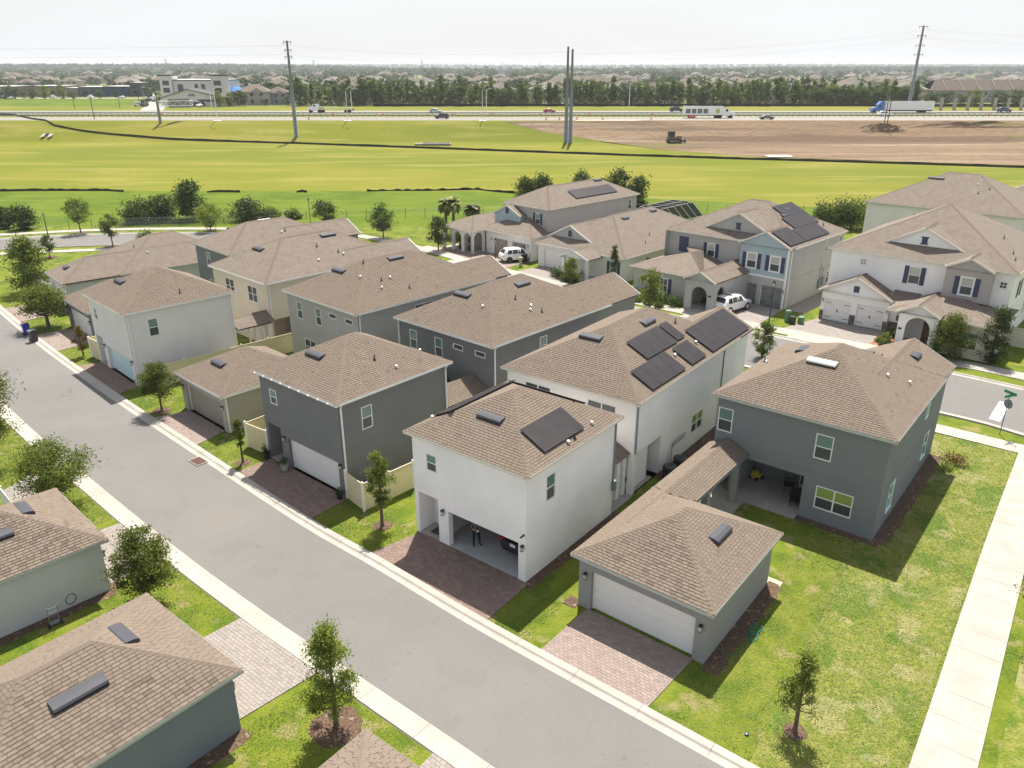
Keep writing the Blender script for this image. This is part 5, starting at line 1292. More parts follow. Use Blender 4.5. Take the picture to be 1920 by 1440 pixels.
fence('pale gate fence left of the one storey house', [W2P(h2, 2.5, 13.4), W2P(h2, 2.3, 15.5)], m=M_pvinyl)
fence('white fence corner at the left edge by the near driveway', [G(0, 915, 1.6), G(24, 945, 1.6), G(-40, 985, 1.6)], m=M_trim, hgt=1.6)
# ================================================================ VEGETATION
def leaves(cent, n, sig, size, tone_c, rg, flat=0.0, asp=.55):
    """n leaf quads spread round the cluster centres"""
    k = len(cent); idx = rg.integers(0, k, n); P = cent[idx] + rg.normal(0, 1, (n, 3)) * sig[idx]
    d = rg.normal(0, 1, (n, 3)); d /= np.linalg.norm(d, axis=1)[:, None]
    e = rg.normal(0, 1, (n, 3)); e -= d * (e * d).sum(1)[:, None]; e /= np.linalg.norm(e, axis=1)[:, None]
    if flat: d[:, 2] *= (1 - flat)
    s = size * rg.uniform(.6, 1.3, n)[:, None]
    V = np.stack([P - d * s, P + e * s * asp, P + d * s, P - e * s * asp], 1)
    tone = np.clip(tone_c[idx] + rg.normal(0, .22, n), 0, 1)
    return V, tone
SHAPES = {'round': lambda t: np.sqrt(np.clip(1 - (2 * t - 1) ** 2, 0, 1)) * .95 + .05, 'cone': lambda t: (1 - t) ** .8 * .95 + .08, 'oval': lambda t: np.sin(np.pi * np.clip(t, 0, 1)) ** .6 * .9 + .08,
          'umbrella': lambda t: np.sqrt(np.clip(1 - (1.15 * t - .35) ** 2 * 1.3, 0.02, 1)), 'egg': lambda t: np.sin(np.pi * np.clip(t, 0, 1) ** .7) ** .7 * .92 + .08}
def tree_parts(seed, H, R, h0, shape='round', n=4000, leaf=.09, k=26, sig=.17, trunk=.07, lean=(0, 0)):
    rg = np.random.default_rng(seed); f = SHAPES[shape]
    if leaf < .2: k = int(k * 1.7); sig *= .92; n = int(n * .95); leaf *= .9
    t = rg.uniform(0, 1, k) ** .9; a = rg.uniform(0, 2 * np.pi, k); rr = R * f(t) * rg.uniform(.25, .92, k)
    C_ = np.stack([rr * np.cos(a) + lean[0] * t, rr * np.sin(a) + lean[1] * t, h0 + (H - h0) * t * .96], 1)
    sg = np.stack([R * sig * rg.uniform(.6, 1.35, k)] * 3, 1); sg[:, 2] *= .7
    V, tone = leaves(C_, n, sg, leaf, rg.uniform(.15, .85, k), rg)
    tr = MB(); top = h0 + (H - h0) * .8
    pts = [(0, 0, -.05)] + [(rg.normal(0, .02 * R) * q + lean[0] * q * .6, rg.normal(0, .02 * R) * q + lean[1] * q * .6, top * q) for q in (.15, .35, .55, .8, 1)]
    tr.tube(pts, [trunk * 1.3, trunk, trunk * .85, trunk * .65, trunk * .4, trunk * .15], 7)
    for i in range(k):
        z = min(max(C_[i, 2] - R * .45, h0 * .75), top * .95); q = z / top
        p0 = (np.interp(z, [p[2] for p in pts], [p[0] for p in pts]), np.interp(z, [p[2] for p in pts], [p[1] for p in pts]), z)
        m = ((p0[0] + C_[i, 0]) / 2 + rg.normal(0, .05), (p0[1] + C_[i, 1]) / 2 + rg.normal(0, .05), (z + C_[i, 2]) / 2 - .06 * R)
        tr.tube([p0, m, tuple(C_[i])], [trunk * .38 * (1 - q * .6), trunk * .22, .008], 4, cap=False)
    return V, tone, tr
def tree(label, cat, base, vtop, wpx, shape='round', n=4000, leaf=.09, h0f=.32, m=None, seed=1, group=None, name='oak_tree', k=26, sig=.17, trunk=None, lean=(0, 0), H=None, R=None, ring=None):
    b3 = base if len(base) == 3 else (*base, 0.0)
    H = H or HT(b3, vtop); R = R or WD(b3, wpx) / 2
    if b3[1] < 66: leaf *= .66; n = int(n * 2.1)
    V, tone, tr = tree_parts(seed, H, R, H * h0f, shape, n, leaf, k, sig, trunk or (.035 + .012 * H), lean)
    e = tag(empty(name, b3, 0), label, cat, group); tr.build('trunk', M_bark, e, smooth=True)
    link_mesh('crown', quads_mesh('crown', V, m or M_leaf, tone), e)
    if ring:
        d = MB(); n_ = 20; rim = [(ring * random.uniform(.88, 1.1) * math.cos(2 * math.pi * i / n_), ring * random.uniform(.88, 1.1) * math.sin(2 * math.pi * i / n_)) for i in range(n_)]
        for i in range(n_): p, q = rim[i], rim[(i + 1) % n_]; d.face([(0, 0, .06), (p[0], p[1], .012), (q[0], q[1], .012)])
        o = d.build('mulch_ring', M_mulch, None, loc=(b3[0], b3[1], b3[2])); tag(o, 'mulch ring round the foot of a young tree', kind='stuff')
    return e
AT = 'young street trees on the alley side'; MT = 'street trees along the main street'
tree('slim young oak between the dark grey garage and the open white garage', 'tree', G(717, 986), 845, 58, 'oval', 3400, .085, .30, seed=3, group=AT, k=22, ring=.55)
tree('round young oak left of the beige garage', 'tree', G(304, 771), 684, 66, 'round', 4200, .10, .30, seed=4, group=AT, k=26, ring=.7)
tree('thin sapling in front of the dark grey fence', 'tree', G(456, 868), 787, 26, 'oval', 1500, .08, .42, seed=5, group=AT, k=14, ring=.5)
tree('small russet tipped tree left of the pale garage house', 'tree', G(157, 668), 612, 28, 'oval', 1400, .09, .25, M_leafr, seed=6, group=AT, k=14)
tree('broad dense oak beside the bins at the alley', 'tree', G(92, 614), 538, 82, 'umbrella', 6500, .12, .38, M_leaf, seed=7, group=AT, k=40, sig=.2, trunk=.16)
NT = 'young trees on the near side of the alley'
tree('young oak behind the bottom left garage roof', 'tree', G(282, 1128), 990, 112, 'egg', 6800, .095, .22, M_leafl, seed=8, group=NT, k=40, sig=.16)
tree('young oak in the mulch ring at the bottom of the picture', 'tree', G(631, 1362), 1172, 122, 'cone', 6500, .08, .24, M_leafl, seed=9, group=NT, k=40, sig=.15, ring=1.0)
tree('small airy oak on the patchy corner lawn', 'tree', G(1490, 1372), 1222, 94, 'cone', 2500, .075, .26, M_leafl, seed=10, group=NT, k=30, sig=.15, ring=.45)
tree('spreading light green tree behind the left garage roof', 'tree', G(108, 950), 836, 138, 'round', 8500, .10, .30, M_leafl, seed=11, group=NT, k=46, sig=.17)
tree('loose oak cut by the left edge beside the alley', 'tree', G(-8, 872), 702, 130, 'round', 5600, .11, .30, M_leafl, seed=12, group=NT, k=40, sig=.16)
tree('tree cut by the right edge beyond the side footpath', 'tree', G(1975, 1235), 1060, 150, 'round', 5000, .10, .2, M_leafl, seed=13, k=36, sig=.17)
tree('leafy tree filling the fenced yard at the far left', 'tree', G(62, 548), 447, 78, 'egg', 8000, .13, .1, M_leaf, seed=14, k=50, sig=.2)
tree('small round magnolia on the lawn at the far left', 'tree', G(94, 483), 442, 26, 'round', 1500, .12, .3, M_leafd, seed=15, group=MT, ring=1.0)
tree('street tree left of the far left lamp post bend', 'tree', G(152, 438), 375, 50, 'round', 2600, .14, .38, M_leaf, seed=16, group=MT, ring=1.2)
tree('second street tree on the inner verge of the curve', 'tree', G(212, 462), 403, 34, 'round', 2200, .13, .33, M_leaf, seed=17, group=MT, ring=1.2)
tree('olive green street tree before the dark bushes', 'tree', G(395, 433), 383, 56, 'round', 3000, .15, .2, M_leafl, seed=18, group=MT)
tree('round street tree right of the lamp post behind the roofs', 'tree', G(612, 432), 377, 50, 'round', 3000, .14, .33, M_leafd, seed=19, group=MT, k=34)
tree('tall round street tree in the middle of the field edge', 'tree', G(719, 447), 383, 56, 'egg', 3200, .14, .28, M_leafd, seed=20, group=MT, k=34)
tree('dark round street tree in front of the palms', 'tree', G(822, 470), 407, 50, 'egg', 3200, .13, .24, M_leafd, seed=21, group=MT, k=34)
tree('light sapling at the foot of the pale driveway', 'tree', G(1072, 533), 484, 42, 'egg', 2200, .11, .25, M_leafl, seed=22, group=MT)
tree('slender magnolia at the one storey house', 'tree', G(1150, 538), 458, 26, 'cone', 1600, .12, .12, M_leafd, seed=23, name='magnolia_tree', group='slender magnolias')
tree('slender magnolia at the corner of the blue gabled house', 'tree', G(1211, 526), 481, 24, 'cone', 1500, .12, .12, M_leafd, seed=24, name='magnolia_tree', group='slender magnolias')
tree('street sapling in front of the blue gabled house window', 'tree', G(1217, 585), 505, 54, 'egg', 3000, .11, .28, M_leafl, seed=25, group=MT)
tree('bushy street tree in front of the white house porch', 'tree', G(1776, 672), 592, 88, 'cone', 5200, .11, .22, M_leaf, seed=26, group=MT, k=44)
tree('tall dark magnolia right of the white house porch', 'tree', G(1857, 680), 577, 52, 'egg', 5200, .11, .04, M_leafd, seed=27, name='magnolia_tree', group='slender magnolias', k=44, sig=.22)
tree('small leafy tree between the white solar house and the grey corner house', 'tree', G(1428, 670), 606, 46, 'oval', 2600, .11, .12, M_leaf, seed=28, group=MT)
BT = 'trees and thickets at the field edge'
tree('tall dark tree rising from the thicket at the field edge', 'tree', G(362, 412), 342, 62, 'egg', 4600, .20, .08, M_leafd, seed=30, group=BT, k=44, sig=.2)
for i, (u, v, vt, wp, m, lb) in enumerate([(262, 417, 378, 60, M_leafd, 'dark thicket left of the tall tree'), (305, 414, 372, 60, M_leafd, 'dark thicket against the tall tree'), (468, 413, 378, 66, M_leafd, 'dark tree crown just above the slate blue roof'), (508, 410, 394, 34, M_leaf, 'small dark bush right of that crown above the roofs'), (550, 410, 397, 30, M_leaf, 'low bush above the cream house roof'),
                                            (45, 430, 388, 50, M_leafd, 'grey green thicket at the far left'), (10, 428, 393, 40, M_leafd, 'thicket cut by the left edge at the field'), (985, 382, 334, 40, M_leaf, 'light green tree left of the loggia house roof'), (1015, 380, 326, 46, M_leafd, 'dark green tree behind the loggia house roof'), (1090, 372, 324, 44, M_leafd, 'tree behind the solar strip of the loggia house'), (1130, 372, 338, 40, M_leafd, 'low tree behind the loggia house ridge'), (1158, 385, 319, 56, M_leafd, 'tallest dark tree beside the pool cage'), (1196, 388, 334, 54, M_leafd, 'dark tree right of the tallest one by the pool cage')]):
    tree(lb, 'tree', G(u, v), vt, wp, 'egg' if vt < 360 else 'round', 2800, .2, .06, m, seed=40 + i, group=BT, k=34, sig=.22)
def bush(label, base, wm, hm, m=M_leafd, n=900, leaf=.07, seed=1, name='bush', cat='bush', group=None, ly=None):
    rg = np.random.default_rng(seed); k = 24; ly = ly or wm
    a = rg.uniform(0, 2 * np.pi, k); r = np.sqrt(rg.uniform(0, 1, k)) * .75
    C_ = np.stack([r * np.cos(a) * wm / 2, r * np.sin(a) * ly / 2, hm * (.25 + .5 * rg.uniform(0, 1, k) * (1 - r * .4))], 1)
    V, t = leaves(C_, n, np.stack([np.full(k, wm * .13), np.full(k, ly * .13), np.full(k, hm * .16)], 1), leaf, rg.uniform(.2, .8, k), rg)
    o = link_mesh(name, quads_mesh(name, V, m, t), None, (*base[:2], 0)); return tag(o, label, cat, group)
HG = 'clipped hedge bushes by the street houses'
for i, (x, y, w_, h_) in enumerate([(-7.4, 14.5, 1.6, 1.1), (-7.3, 13.0, 1.6, 1.2), (-7.2, 11.6, 1.6, 1.2), (-7.3, 10.2, 1.7, 1.3), (-7.5, 8.9, 1.5, 1.3), (-8.8, 12.6, 1.1, .6), (-8.9, 11.2, 1.1, .6), (-9.0, 9.8, 1.1, .7)]):
    bush('dark clipped hedge bush under the blue gabled house window', W2P(h3, x, y), w_, h_, M_leafd if i < 5 else M_leaf, 900, .08, 60 + i, 'hedge_bush', 'hedge', HG)
for i, (x, y) in enumerate([(-2.6, 8.2), (-2.8, 7.2), (-3.4, 5.8), (-3.4, 4.6)]): bush('dark hedge bush in front of the one storey house porch', W2P(h2, x, y), 1.4, 1.1, M_leafd, 800, .08, 70 + i, 'hedge_bush', 'hedge', HG + ' at the one storey house')
for i, (x, y, m, w_, h_) in enumerate([(-3.8, 8.6, M_leafl, .9, .7), (-4.8, 8.3, M_leafl, 1.0, .7), (-5.8, 8.6, M_leafl, .9, .6), (-3.0, 8.2, M_leafd, .9, .8), (-6.3, 7.9, M_leafl, 1.0, .7), (-3.6, 7.8, M_leafd, .9, .9), (-7.1, 7.9, M_leafd, .8, .6), (-6.4, 3.9, M_leafd, 1.1, 1.6), (-6.6, 2.4, M_leafd, 1.6, 1.2)]):
    bush(['yellow green shrub in the red mulch bed of the white house', 'dark shrub in front of the white house'][m is M_leafd], W2P(h4, x, y), w_, h_, m, 420, .08, 80 + i, 'shrub', 'shrub', 'shrubs in front of the white house, ' + ('yellow' if m is M_leafl else 'dark'))
for i, (u, v) in enumerate([(866, 470), (884, 474)]):
    p = G(u, v); e = tag(empty('topiary', (*p, 0)), ['left', 'right'][i] + ' double ball topiary beside the loggia', 'topiary'); b = MB(); b.tube([(0, 0, 0), (0, 0, 2.2)], .04, 6); b.build('stem', M_bark, e)
    for z, r in ((.65, .48), (1.75, .55)):
        rg = np.random.default_rng(90 + i); d = rg.normal(0, 1, (60, 3)); d /= np.linalg.norm(d, axis=1)[:, None]
        V, t = leaves(d * r * .85 + np.array([0, 0, z]), 900, np.full((60, 3), r * .1), .07, rg.uniform(.2, .7, 60), rg); link_mesh('foliage_ball', quads_mesh('ball', V, M_leafd, t), e)
bush('dark shrub behind the topiary balls', G(868, 452), 4.0, 1.8, M_leafd, 1400, .12, 95)
# tall hedge right of the blue gabled house
for i in range(9): bush('tall dark bamboo hedge clump behind the blue gabled house', np.array(G(1538 + i * 13, 428 + (i % 2) * 3)), 3.2, 4.6 + random.uniform(-.5, .5), M_leaf if i % 3 else M_leafd, 1300, .17, 100 + i, 'bamboo_clump', 'hedge', 'bamboo clumps behind the street houses')
bush('low plant at the footpath edge beside the lamp post', G(943, 519), 1.5, .5, M_leafl, 400, .08, 115)
bush('round russet bush above the low roof at the left', G(274, 452), 2.6, 1.8, M_leafd, 900, .12, 116)
bush('small plants at the front corner of the grey corner house', W2P(hR, 12.6, -1.2), 1.6, .7, M_leafr, 500, .07, 117); bush('white blossoming plant beside the grey corner house wall', W2P(hR, 11.4, -1.0), .8, .5, M_leafl, 240, .06, 118)
def palm(label, base, H, seed):
    rg = np.random.default_rng(seed); e = tag(empty('palm_tree', (*base, 0)), label, 'palm tree', 'palms by the loggia house'); b = MB()
    b.tube([(0, 0, 0), (.1, 0, H * .5), (.05, .1, H * .82)], [.24, .2, .22], 8); b.build('trunk', M_bark, e); V = []; T = []
    for i in range(46):
        a = rg.uniform(0, 6.28); el = rg.uniform(-.5, 1.4); l = rg.uniform(1.4, 2.0); c = np.array([math.cos(a), math.sin(a)]); p = np.array([.05, .1, H * .82]); tn = rg.uniform(0, 1)
        for s in range(4):
            q = p + np.array([c[0] * math.cos(el), c[1] * math.cos(el), math.sin(el)]) * l / 4; w_ = [.12, .42, .5, .34, .05][s]; w2_ = [.12, .42, .5, .34, .05][s + 1]; sd = np.array([-c[1], c[0], 0])
            V.append([p - sd * w_, p + sd * w_, q + sd * w2_, q - sd * w2_]); T.append(tn); p = q; el -= .42
    link_mesh('fronds', quads_mesh('fronds', np.array(V), M_palm, np.array(T)), e)
palm('left palm of the pair by the loggia house', G(836, 437), 5.0, 1); palm('taller palm of the pair by the loggia house', G(850, 443), 5.8, 2); palm('single palm right of the pair', G(886, 438), 4.4, 3)

from mathutils import noise as mnoise
def tufts(name, label, quad, dens_, size, m, seed, f=.5, avoid=()):
    rg = np.random.default_rng(seed); A, B, C_, D = [np.array(p, float) for p in quad]
    area = abs(np.cross(B - A, D - A)) / 2 + abs(np.cross(B - C_, D - C_)) / 2; n = int(area * dens_); s, t = rg.uniform(0, 1, (2, n, 1))
    P = A * (1 - s) * (1 - t) + B * s * (1 - t) + C_ * s * t + D * (1 - s) * t; keep = []
    for i in range(n):
        p = P[i]
        if any(_in(p, a) for a in avoid): continue
        keep.append(i)
    P = P[keep]; n = len(P); tone = np.array([mnoise.noise((p[0] * f, p[1] * f, seed)) * .9 + mnoise.noise((p[0] * 2.3, p[1] * 2.3, 7)) * .5 for p in P]) * .7 + .5 + rg.normal(0, .2, n)
    a = rg.uniform(0, 6.28, n); e = np.stack([np.cos(a), np.sin(a), np.zeros(n)], 1); u = np.stack([-np.sin(a) * .85, np.cos(a) * .85, np.full(n, .42)], 1) * (size * rg.uniform(.5, 1.2, n))[:, None]; e *= (size * rg.uniform(.25, .6, n))[:, None]
    c = np.stack([P[:, 0], P[:, 1], np.full(n, .0)], 1)
    return tag(link_mesh(name, quads_mesh(name, np.stack([c - e, c + e, c + e * .6 + u, c - e * .6 + u], 1), m, np.clip(tone, 0, 1))), label, kind='stuff')
def _in(p, h):   # inside a house or driveway footprint (root empty, x0, x1, y0, y1)
    o, x0, x1, y0, y1 = h; a = o.rotation_euler.z; dx, dy = p[0] - o.location.x, p[1] - o.location.y; x = dx * math.cos(a) + dy * math.sin(a); y = -dx * math.sin(a) + dy * math.cos(a); return x0 < x < x1 and y0 < y < y1
M_tuft = leafmat('grass_tuft_dry', (0.085, 0.145, 0.010), (0.34, 0.32, 0.11), .35); M_tuftg = leafmat('grass_tuft_green', (0.085, 0.15, 0.010), (0.23, 0.25, 0.04), .4)
AV = [(hg, -2.9, 14.3, .1, 7.0), (hg, -4, .2, .7, 6.2), (hR, -.3, 13.2, -.2, 9.8), (hW, -5, 8.5, .2, 7.7), (hG, -5, 9, .2, 8.1), (hS, -2.3, 17, .2, 9.4)]
tufts('grass', 'coarse dry grass of the corner lawn', [(8.6, 19.6), (16.5 - 2.6, 19.6 - .2), (33.0, 44.9), (26.5, 49)], 210, .062, M_tuft, 3, .45, AV)
tufts('grass', 'coarse dry grass of the corner lawn', [(2.0, 26.6), (8.6, 19.6), (27.0, 47), (20.0, 51)], 150, .06, M_tuft, 3, .45, AV)
SB, NB = offs(af, .84), offs(an, -.98)
for i in range(34, len(af) - 20, 6):   # strips between the alley kerb and the garages, and on the near side
    p, q = SB[i], SB[i + 6]; r_ = (q - p) / np.linalg.norm(q - p); nn = np.array([-r_[1], r_[0]]) * 3.0
    tufts('grass', 'green grass between the garage driveways', [p, q, q + nn, p + nn], 130, .06, M_tuftg, 4, .6, AV + [(hc, -5, 7, .3, 6.4), (hL, -5, 9, .1, 8.3), (hd, -5, 7, .3, 6.4)])
for i in range(30, len(an) - 14, 6):
    p, q = NB[i], NB[i + 6]; r_ = (q - p) / np.linalg.norm(q - p); nn = np.array([r_[1], -r_[0]]) * 4.5
    tufts('grass', 'green grass on the near side of the alley', [p, q, q + nn, p + nn], 130, .06, M_tuftg, 5, .6, [(hB, .2, 6.7, -5, 9), (hA, .2, 6.6, -5, 10.3), (hC_, .2, 6.6, -5, 8.3)])

# ================================================================ THINGS IN THE STREET
LP = 'black lamp posts'
def lamp(label, base, H=4.2):
    e = tag(empty('street_lamp', (*base, .03)), label, 'street lamp', LP); b = MB(); b.lathe([(.16, 0), (.16, .12), (.10, .3), (.075, .6), (.06, .8), (.05, H - .6), (.07, H - .55), (.05, H - .5)], n=10); b.build('post', M_dark, e, smooth=True)
    b = MB(); b.lathe([(.05, H - .5), (.11, H - .45), (.17, H - .1)], n=6); b.lathe([(.21, H - .1), (.20, H - .06), (.06, H + .08), (.02, H + .18)], n=6, m=1)
    b.build('lantern', [M_glassb, M_dark], e)
    b = MB()
    for k in range(6): a = k * math.pi / 3; b.bar((.11 * math.cos(a), .11 * math.sin(a), H - .45), (.17 * math.cos(a), .17 * math.sin(a), H - .1), .02)
    b.build('lantern_frame', M_dark, e); return e
lamp('lamp post at the curve on the far left', G(91, 445), 3.4); lamp('lamp post behind the slate blue and cream roofs', G(583, 425), 4.3); lamp('lamp post at the driveway with the first white car', G(929, 513)); lamp('lamp post beside the green utility boxes', G(1440, 617), 4.6)
# street sign at the corner: two green blades over the back of a stop sign
e = tag(empty('street_sign', (*G(1874, 815), 0.02), math.radians(20)), 'street name sign with green blades above a stop sign seen from behind', 'street sign')
b = MB(); b.tube([(0, 0, 0), (0, 0, 3.1)], .032, 8); b.build('post', M_steel, e)
b = MB(); pts = [(.34 * math.cos(math.pi / 8 + k * math.pi / 4), .34 * math.sin(math.pi / 8 + k * math.pi / 4)) for k in range(8)]
b.face([(.05, a, 2.25 + c) for a, c in pts]); b.face([(.058, a, 2.25 + c) for a, c in pts], 1); b.build('stop_plate', [M_steel, mat('stop_red', (.4, .01, .01), .5)], e)
M_sgn = mat('sign_green', (.0, .22, .10), .5)
b = MB(); b.obox((0, 0, 2.85), (.45, 0, 0), (0, .012, 0), (0, 0, .1)); b.build('name_blade', M_sgn, e); b = MB(); b.obox((0, 0, 3.07), (.012, 0, 0), (0, .45, 0), (0, 0, .1)); b.build('name_blade', M_sgn, e)
def wheelie(label, base, rz, body, lid, group=None):
    e = tag(empty('wheelie_bin', (*base, .03), rz), label, 'bin', group); b = MB()
    b.quadgrid([[(-.24 - .05 * t, -.24 - .05 * t, .08 + .92 * t), (.24 + .05 * t, -.24 - .05 * t, .08 + .92 * t), (.24 + .05 * t, .24 + .07 * t, .08 + .92 * t), (-.24 - .05 * t, .24 + .07 * t, .08 + .92 * t), (-.24 - .05 * t, -.24 - .05 * t, .08 + .92 * t)] for t in (0, .5, 1)])
    b.face([(-.24, -.24, .08), (.24, -.24, .08), (.24, .24, .08), (-.24, .24, .08)]); b.bar((-.26, .38, 1.0), (.26, .38, 1.0), .035); b.build('body', body, e)
    b = MB(); b.quadgrid([[(-.31, -.31, .99), (.31, -.31, .99)], [(-.31, -.28, 1.05), (.31, -.28, 1.05)], [(-.31, .1, 1.09), (.31, .1, 1.09)], [(-.31, .36, 1.03), (.31, .36, 1.03)], [(-.31, .36, .99), (.31, .36, .99)]]); b.build('lid', lid, e)
    for s in (-.22, .22): b = MB(); b.tube([(s - .03, .24, .11), (s + .03, .24, .11)], .11, 10); b.build('wheel', M_black, e)
    return e
wheelie('blue lidded bin at the kerb below the broad oak', G(52, 628), 2.3, M_blueb, M_blueb); wheelie('dark grey bin in front of the blue lidded one', G(65, 640), 2.5, M_black, M_carg)
wheelie('green lidded bin beside the first white car', W2P(h1, -4.0, .5), .8, M_black, M_green); wheelie('blue bin behind the tan fence corner', W2P(hG, 1.0, -.9), .9, M_blueb, M_blueb)
def ubox(label, base, w_, d, hh, m, rnd=False):
    b = MB()
    if rnd: b.lathe([(w_ / 2, 0), (w_ / 2, hh * .9), (w_ * .4, hh), (.01, hh * 1.02)], n=12)
    else: b.box(-w_ / 2, w_ / 2, -d / 2, d / 2, 0, hh * .85); b.box(-w_ / 2 - .03, w_ / 2 + .03, -d / 2 - .03, d / 2 + .03, hh * .85, hh)
    o = b.build('utility_box', m, None, loc=(*base, 0), rz=.8); return tag(o, label, 'utility box', 'utility boxes on the green between the driveways')
ubox('tallest pale green utility cylinder on the grass', G(1476, 603), .6, .6, 1.15, M_lgreen, True); ubox('low dark utility box between the two green ones', G(1485, 607), .5, .45, .75, M_dark); ubox('small green utility box on the right of the three', G(1501, 607), .5, .45, .7, M_lgreen)
b = MB(); b.box(-.12, .12, -.12, .12, 0, .85); b.box(-.28, .28, -.16, .16, .85, 1.2); tag(b.build('mailbox', [M_beige], None, loc=(*G(976, 500), 0), rz=.8), 'pale pedestal box on the grass strip beside the first white car', 'pedestal box')
b = MB(); b.lathe([(.12, 0), (.12, .5), (.16, .52), (.12, .68), (.04, .76)], n=10); b.tube([(-.2, 0, .45), (.2, 0, .45)], .06, 8); tag(b.build('fire_hydrant', M_dark, None, loc=(*G(603, 424), 0)), 'small dark hydrant left of the round street tree', 'hydrant')
b = MB(); b.lathe([(.12, 0), (.12, .5), (.16, .52), (.12, .68), (.04, .76)], n=10); b.tube([(-.2, 0, .45), (.2, 0, .45)], .06, 8); tag(b.build('fire_hydrant', M_lgreen, None, loc=(*G(779, 470), 0)), 'small pale hydrant beside the footpath behind the cream house', 'hydrant')
# storm drain grate in the far kerb
p = np.array(G(372, 866)); a = math.radians(-41); e = tag(empty('storm_drain', (*p, .03), a), 'rusty storm drain grate set in the alley kerb', 'drain grate'); b = MB(); b.box(-.5, .5, -.34, .34, 0, .02); b.box(-.56, -.5, -.38, .38, 0, .04, 1); b.box(.5, .56, -.38, .38, 0, .04, 1); b.box(-.5, .5, -.38, -.34, 0, .04, 1); b.box(-.5, .5, .34, .38, 0, .04, 1); b.build('frame', [M_black, M_conc], e)
M_rust = mat('rusty_iron', (.14, .06, .045), .8)
for k in range(8): b = MB(); b.box(-.48, .48, -.32 + k * .081, -.275 + k * .081, .02, .04); b.build('bar', M_rust, e)
# two condensers, pipe loop, grill, patio things
def cond(label, x, y):
    e = tag(empty('air_conditioner', (*W2P(hS, x, y), .08), hS.rotation_euler.z), label, 'air conditioner', 'air conditioners by the white solar house'); b = MB(); b.lathe([(.42, 0), (.42, .75), (.40, .8), (.33, .82)], n=16)
    for k in range(6): b.lathe([(.43, .1 + k * .11), (.43, .13 + k * .11)], n=16)
    b.build('casing', M_black, e); b = MB(); b.lathe([(.33, .80), (.08, .74), (.02, .74)], n=16); b.build('fan_bowl', M_black, e); b = MB()
    for k in range(3): r = .12 + k * .09; b.tube([(r * math.cos(t), r * math.sin(t), .83) for t in np.linspace(0, 2 * math.pi, 17)], .008, 4, cap=False)
    b.build('fan_guard', M_steel, e)
cond('nearer round condenser beside the white solar house wall', 3.5, -.55); cond('farther round condenser beside the white solar house wall', 4.9, -.55)
b = MB()
for o_ in (0, .22): b.tube([(5.2, .2 - .0, .2), (5.2, .18, 1.3 + o_), (7.0, .18, 1.3 + o_)], .035, 6)
tag(b.build('refrigerant_pipe', M_steel, None, loc=hS.location, rz=hS.rotation_euler.z), 'double grey pipe loop on the white solar house wall', 'pipe')
e = tag(empty('charcoal_grill', (*W2P(hS, .3, 1.0), .06), .4), 'black kettle grill on the porch between the two white houses', 'grill'); b = MB(); b.lathe([(.05, .55), (.30, .68), (.34, .82)], n=14); b.build('bowl', M_black, e); b = MB(); b.lathe([(.34, .83), (.30, .98), (.12, 1.08), (.02, 1.1)], n=14); b.build('lid', M_black, e)
for k in range(3): a = k * 2.1; b = MB(); b.bar((.1 * math.cos(a), .1 * math.sin(a), .6), (.3 * math.cos(a), .3 * math.sin(a), 0), .025); b.build('leg', M_steel, e)
def chair(label, h, x, y, rz, m, group=None):
    e = tag(empty('patio_chair', (*W2P(h, x, y), .07), h.rotation_euler.z + rz), label, 'chair', group); b = MB(); b.box(-.28, .28, -.28, .28, .38, .45); b.build('seat', m, e); b = MB(); b.box(-.28, .28, .24, .30, .45, .95); b.build('backrest', m, e)
    for sx in (-.26, .26):
        for sy in (-.26, .26): b = MB(); b.box(sx - .02, sx + .02, sy - .02, sy + .02, 0, .38); b.build('leg', M_black, e)
    for sx in (-.31, .31): b = MB(); b.box(sx - .03, sx + .03, -.28, .28, .6, .64); b.build('armrest', M_black, e)
chair('dark chair at the back of the grey corner house patio', hR, 2.6, 5.6, .3, M_black); chair('dark chair by the right pillar of the patio', hR, 1.1, 4.7, -1.2, M_black); chair('dark chair inside the arched porch', h3, -5.2, 6.6, 1.2, M_black)
e = tag(empty('toy_ride_on', (*W2P(hR, 2.7, 7.6), .07), .5), 'yellow and black ride-on toy on the covered patio', 'toy'); b = MB(); b.box(-.35, .35, -.18, .18, .15, .32); b.box(-.35, -.05, -.16, .16, .32, .6); b.build('body', mat('yellow_plastic', (.55, .42, .02), .5), e)
for sx in (-.25, .25):
    for sy in (-.2, .2): b = MB(); b.tube([(sx, sy - .04, .14), (sx, sy + .04, .14)], .14, 12); b.build('wheel', M_black, e)
# planters
def pot(label, h, x, y, pm, seed, s=1.0):
    e = tag(empty('potted_plant', (*W2P(h, x, y), .04)), label, 'potted plant'); b = MB(); b.lathe([(.16 * s, 0), (.24 * s, .38 * s), (.26 * s, .42 * s), (.22 * s, .42 * s), (.21 * s, .36 * s), (.02, .36 * s)], n=12); b.build('pot', pm, e)
    rg = np.random.default_rng(seed); C_ = rg.normal(0, .1 * s, (10, 3)) + np.array([0, 0, .55 * s]); V, t = leaves(C_, 220, np.full((10, 3), .08 * s), .06, rg.uniform(.2, .8, 10), rg); link_mesh('plant', quads_mesh('plant', V, M_leafd, t), e)
pot('beige planter left of the white garage door of the dark grey house', hG, -.15, 5.7, M_beige, 1, 1.1); pot('dark planter at the door recess of the dark grey house', hG, .0, 7.9, M_dark, 2); pot('small dark planter at the right jamb of the dark grey garage', hG, -.1, .35, M_dark, 3, .8)
b = MB(); b.box(-.45, .45, -.28, .28, 0, .015); tag(b.build('doormat', M_black, None, loc=(*W2P(hW, 1.0, 6.6), .105), rz=hW.rotation_euler.z), 'black doormat in the door recess of the open garage house', 'doormat')
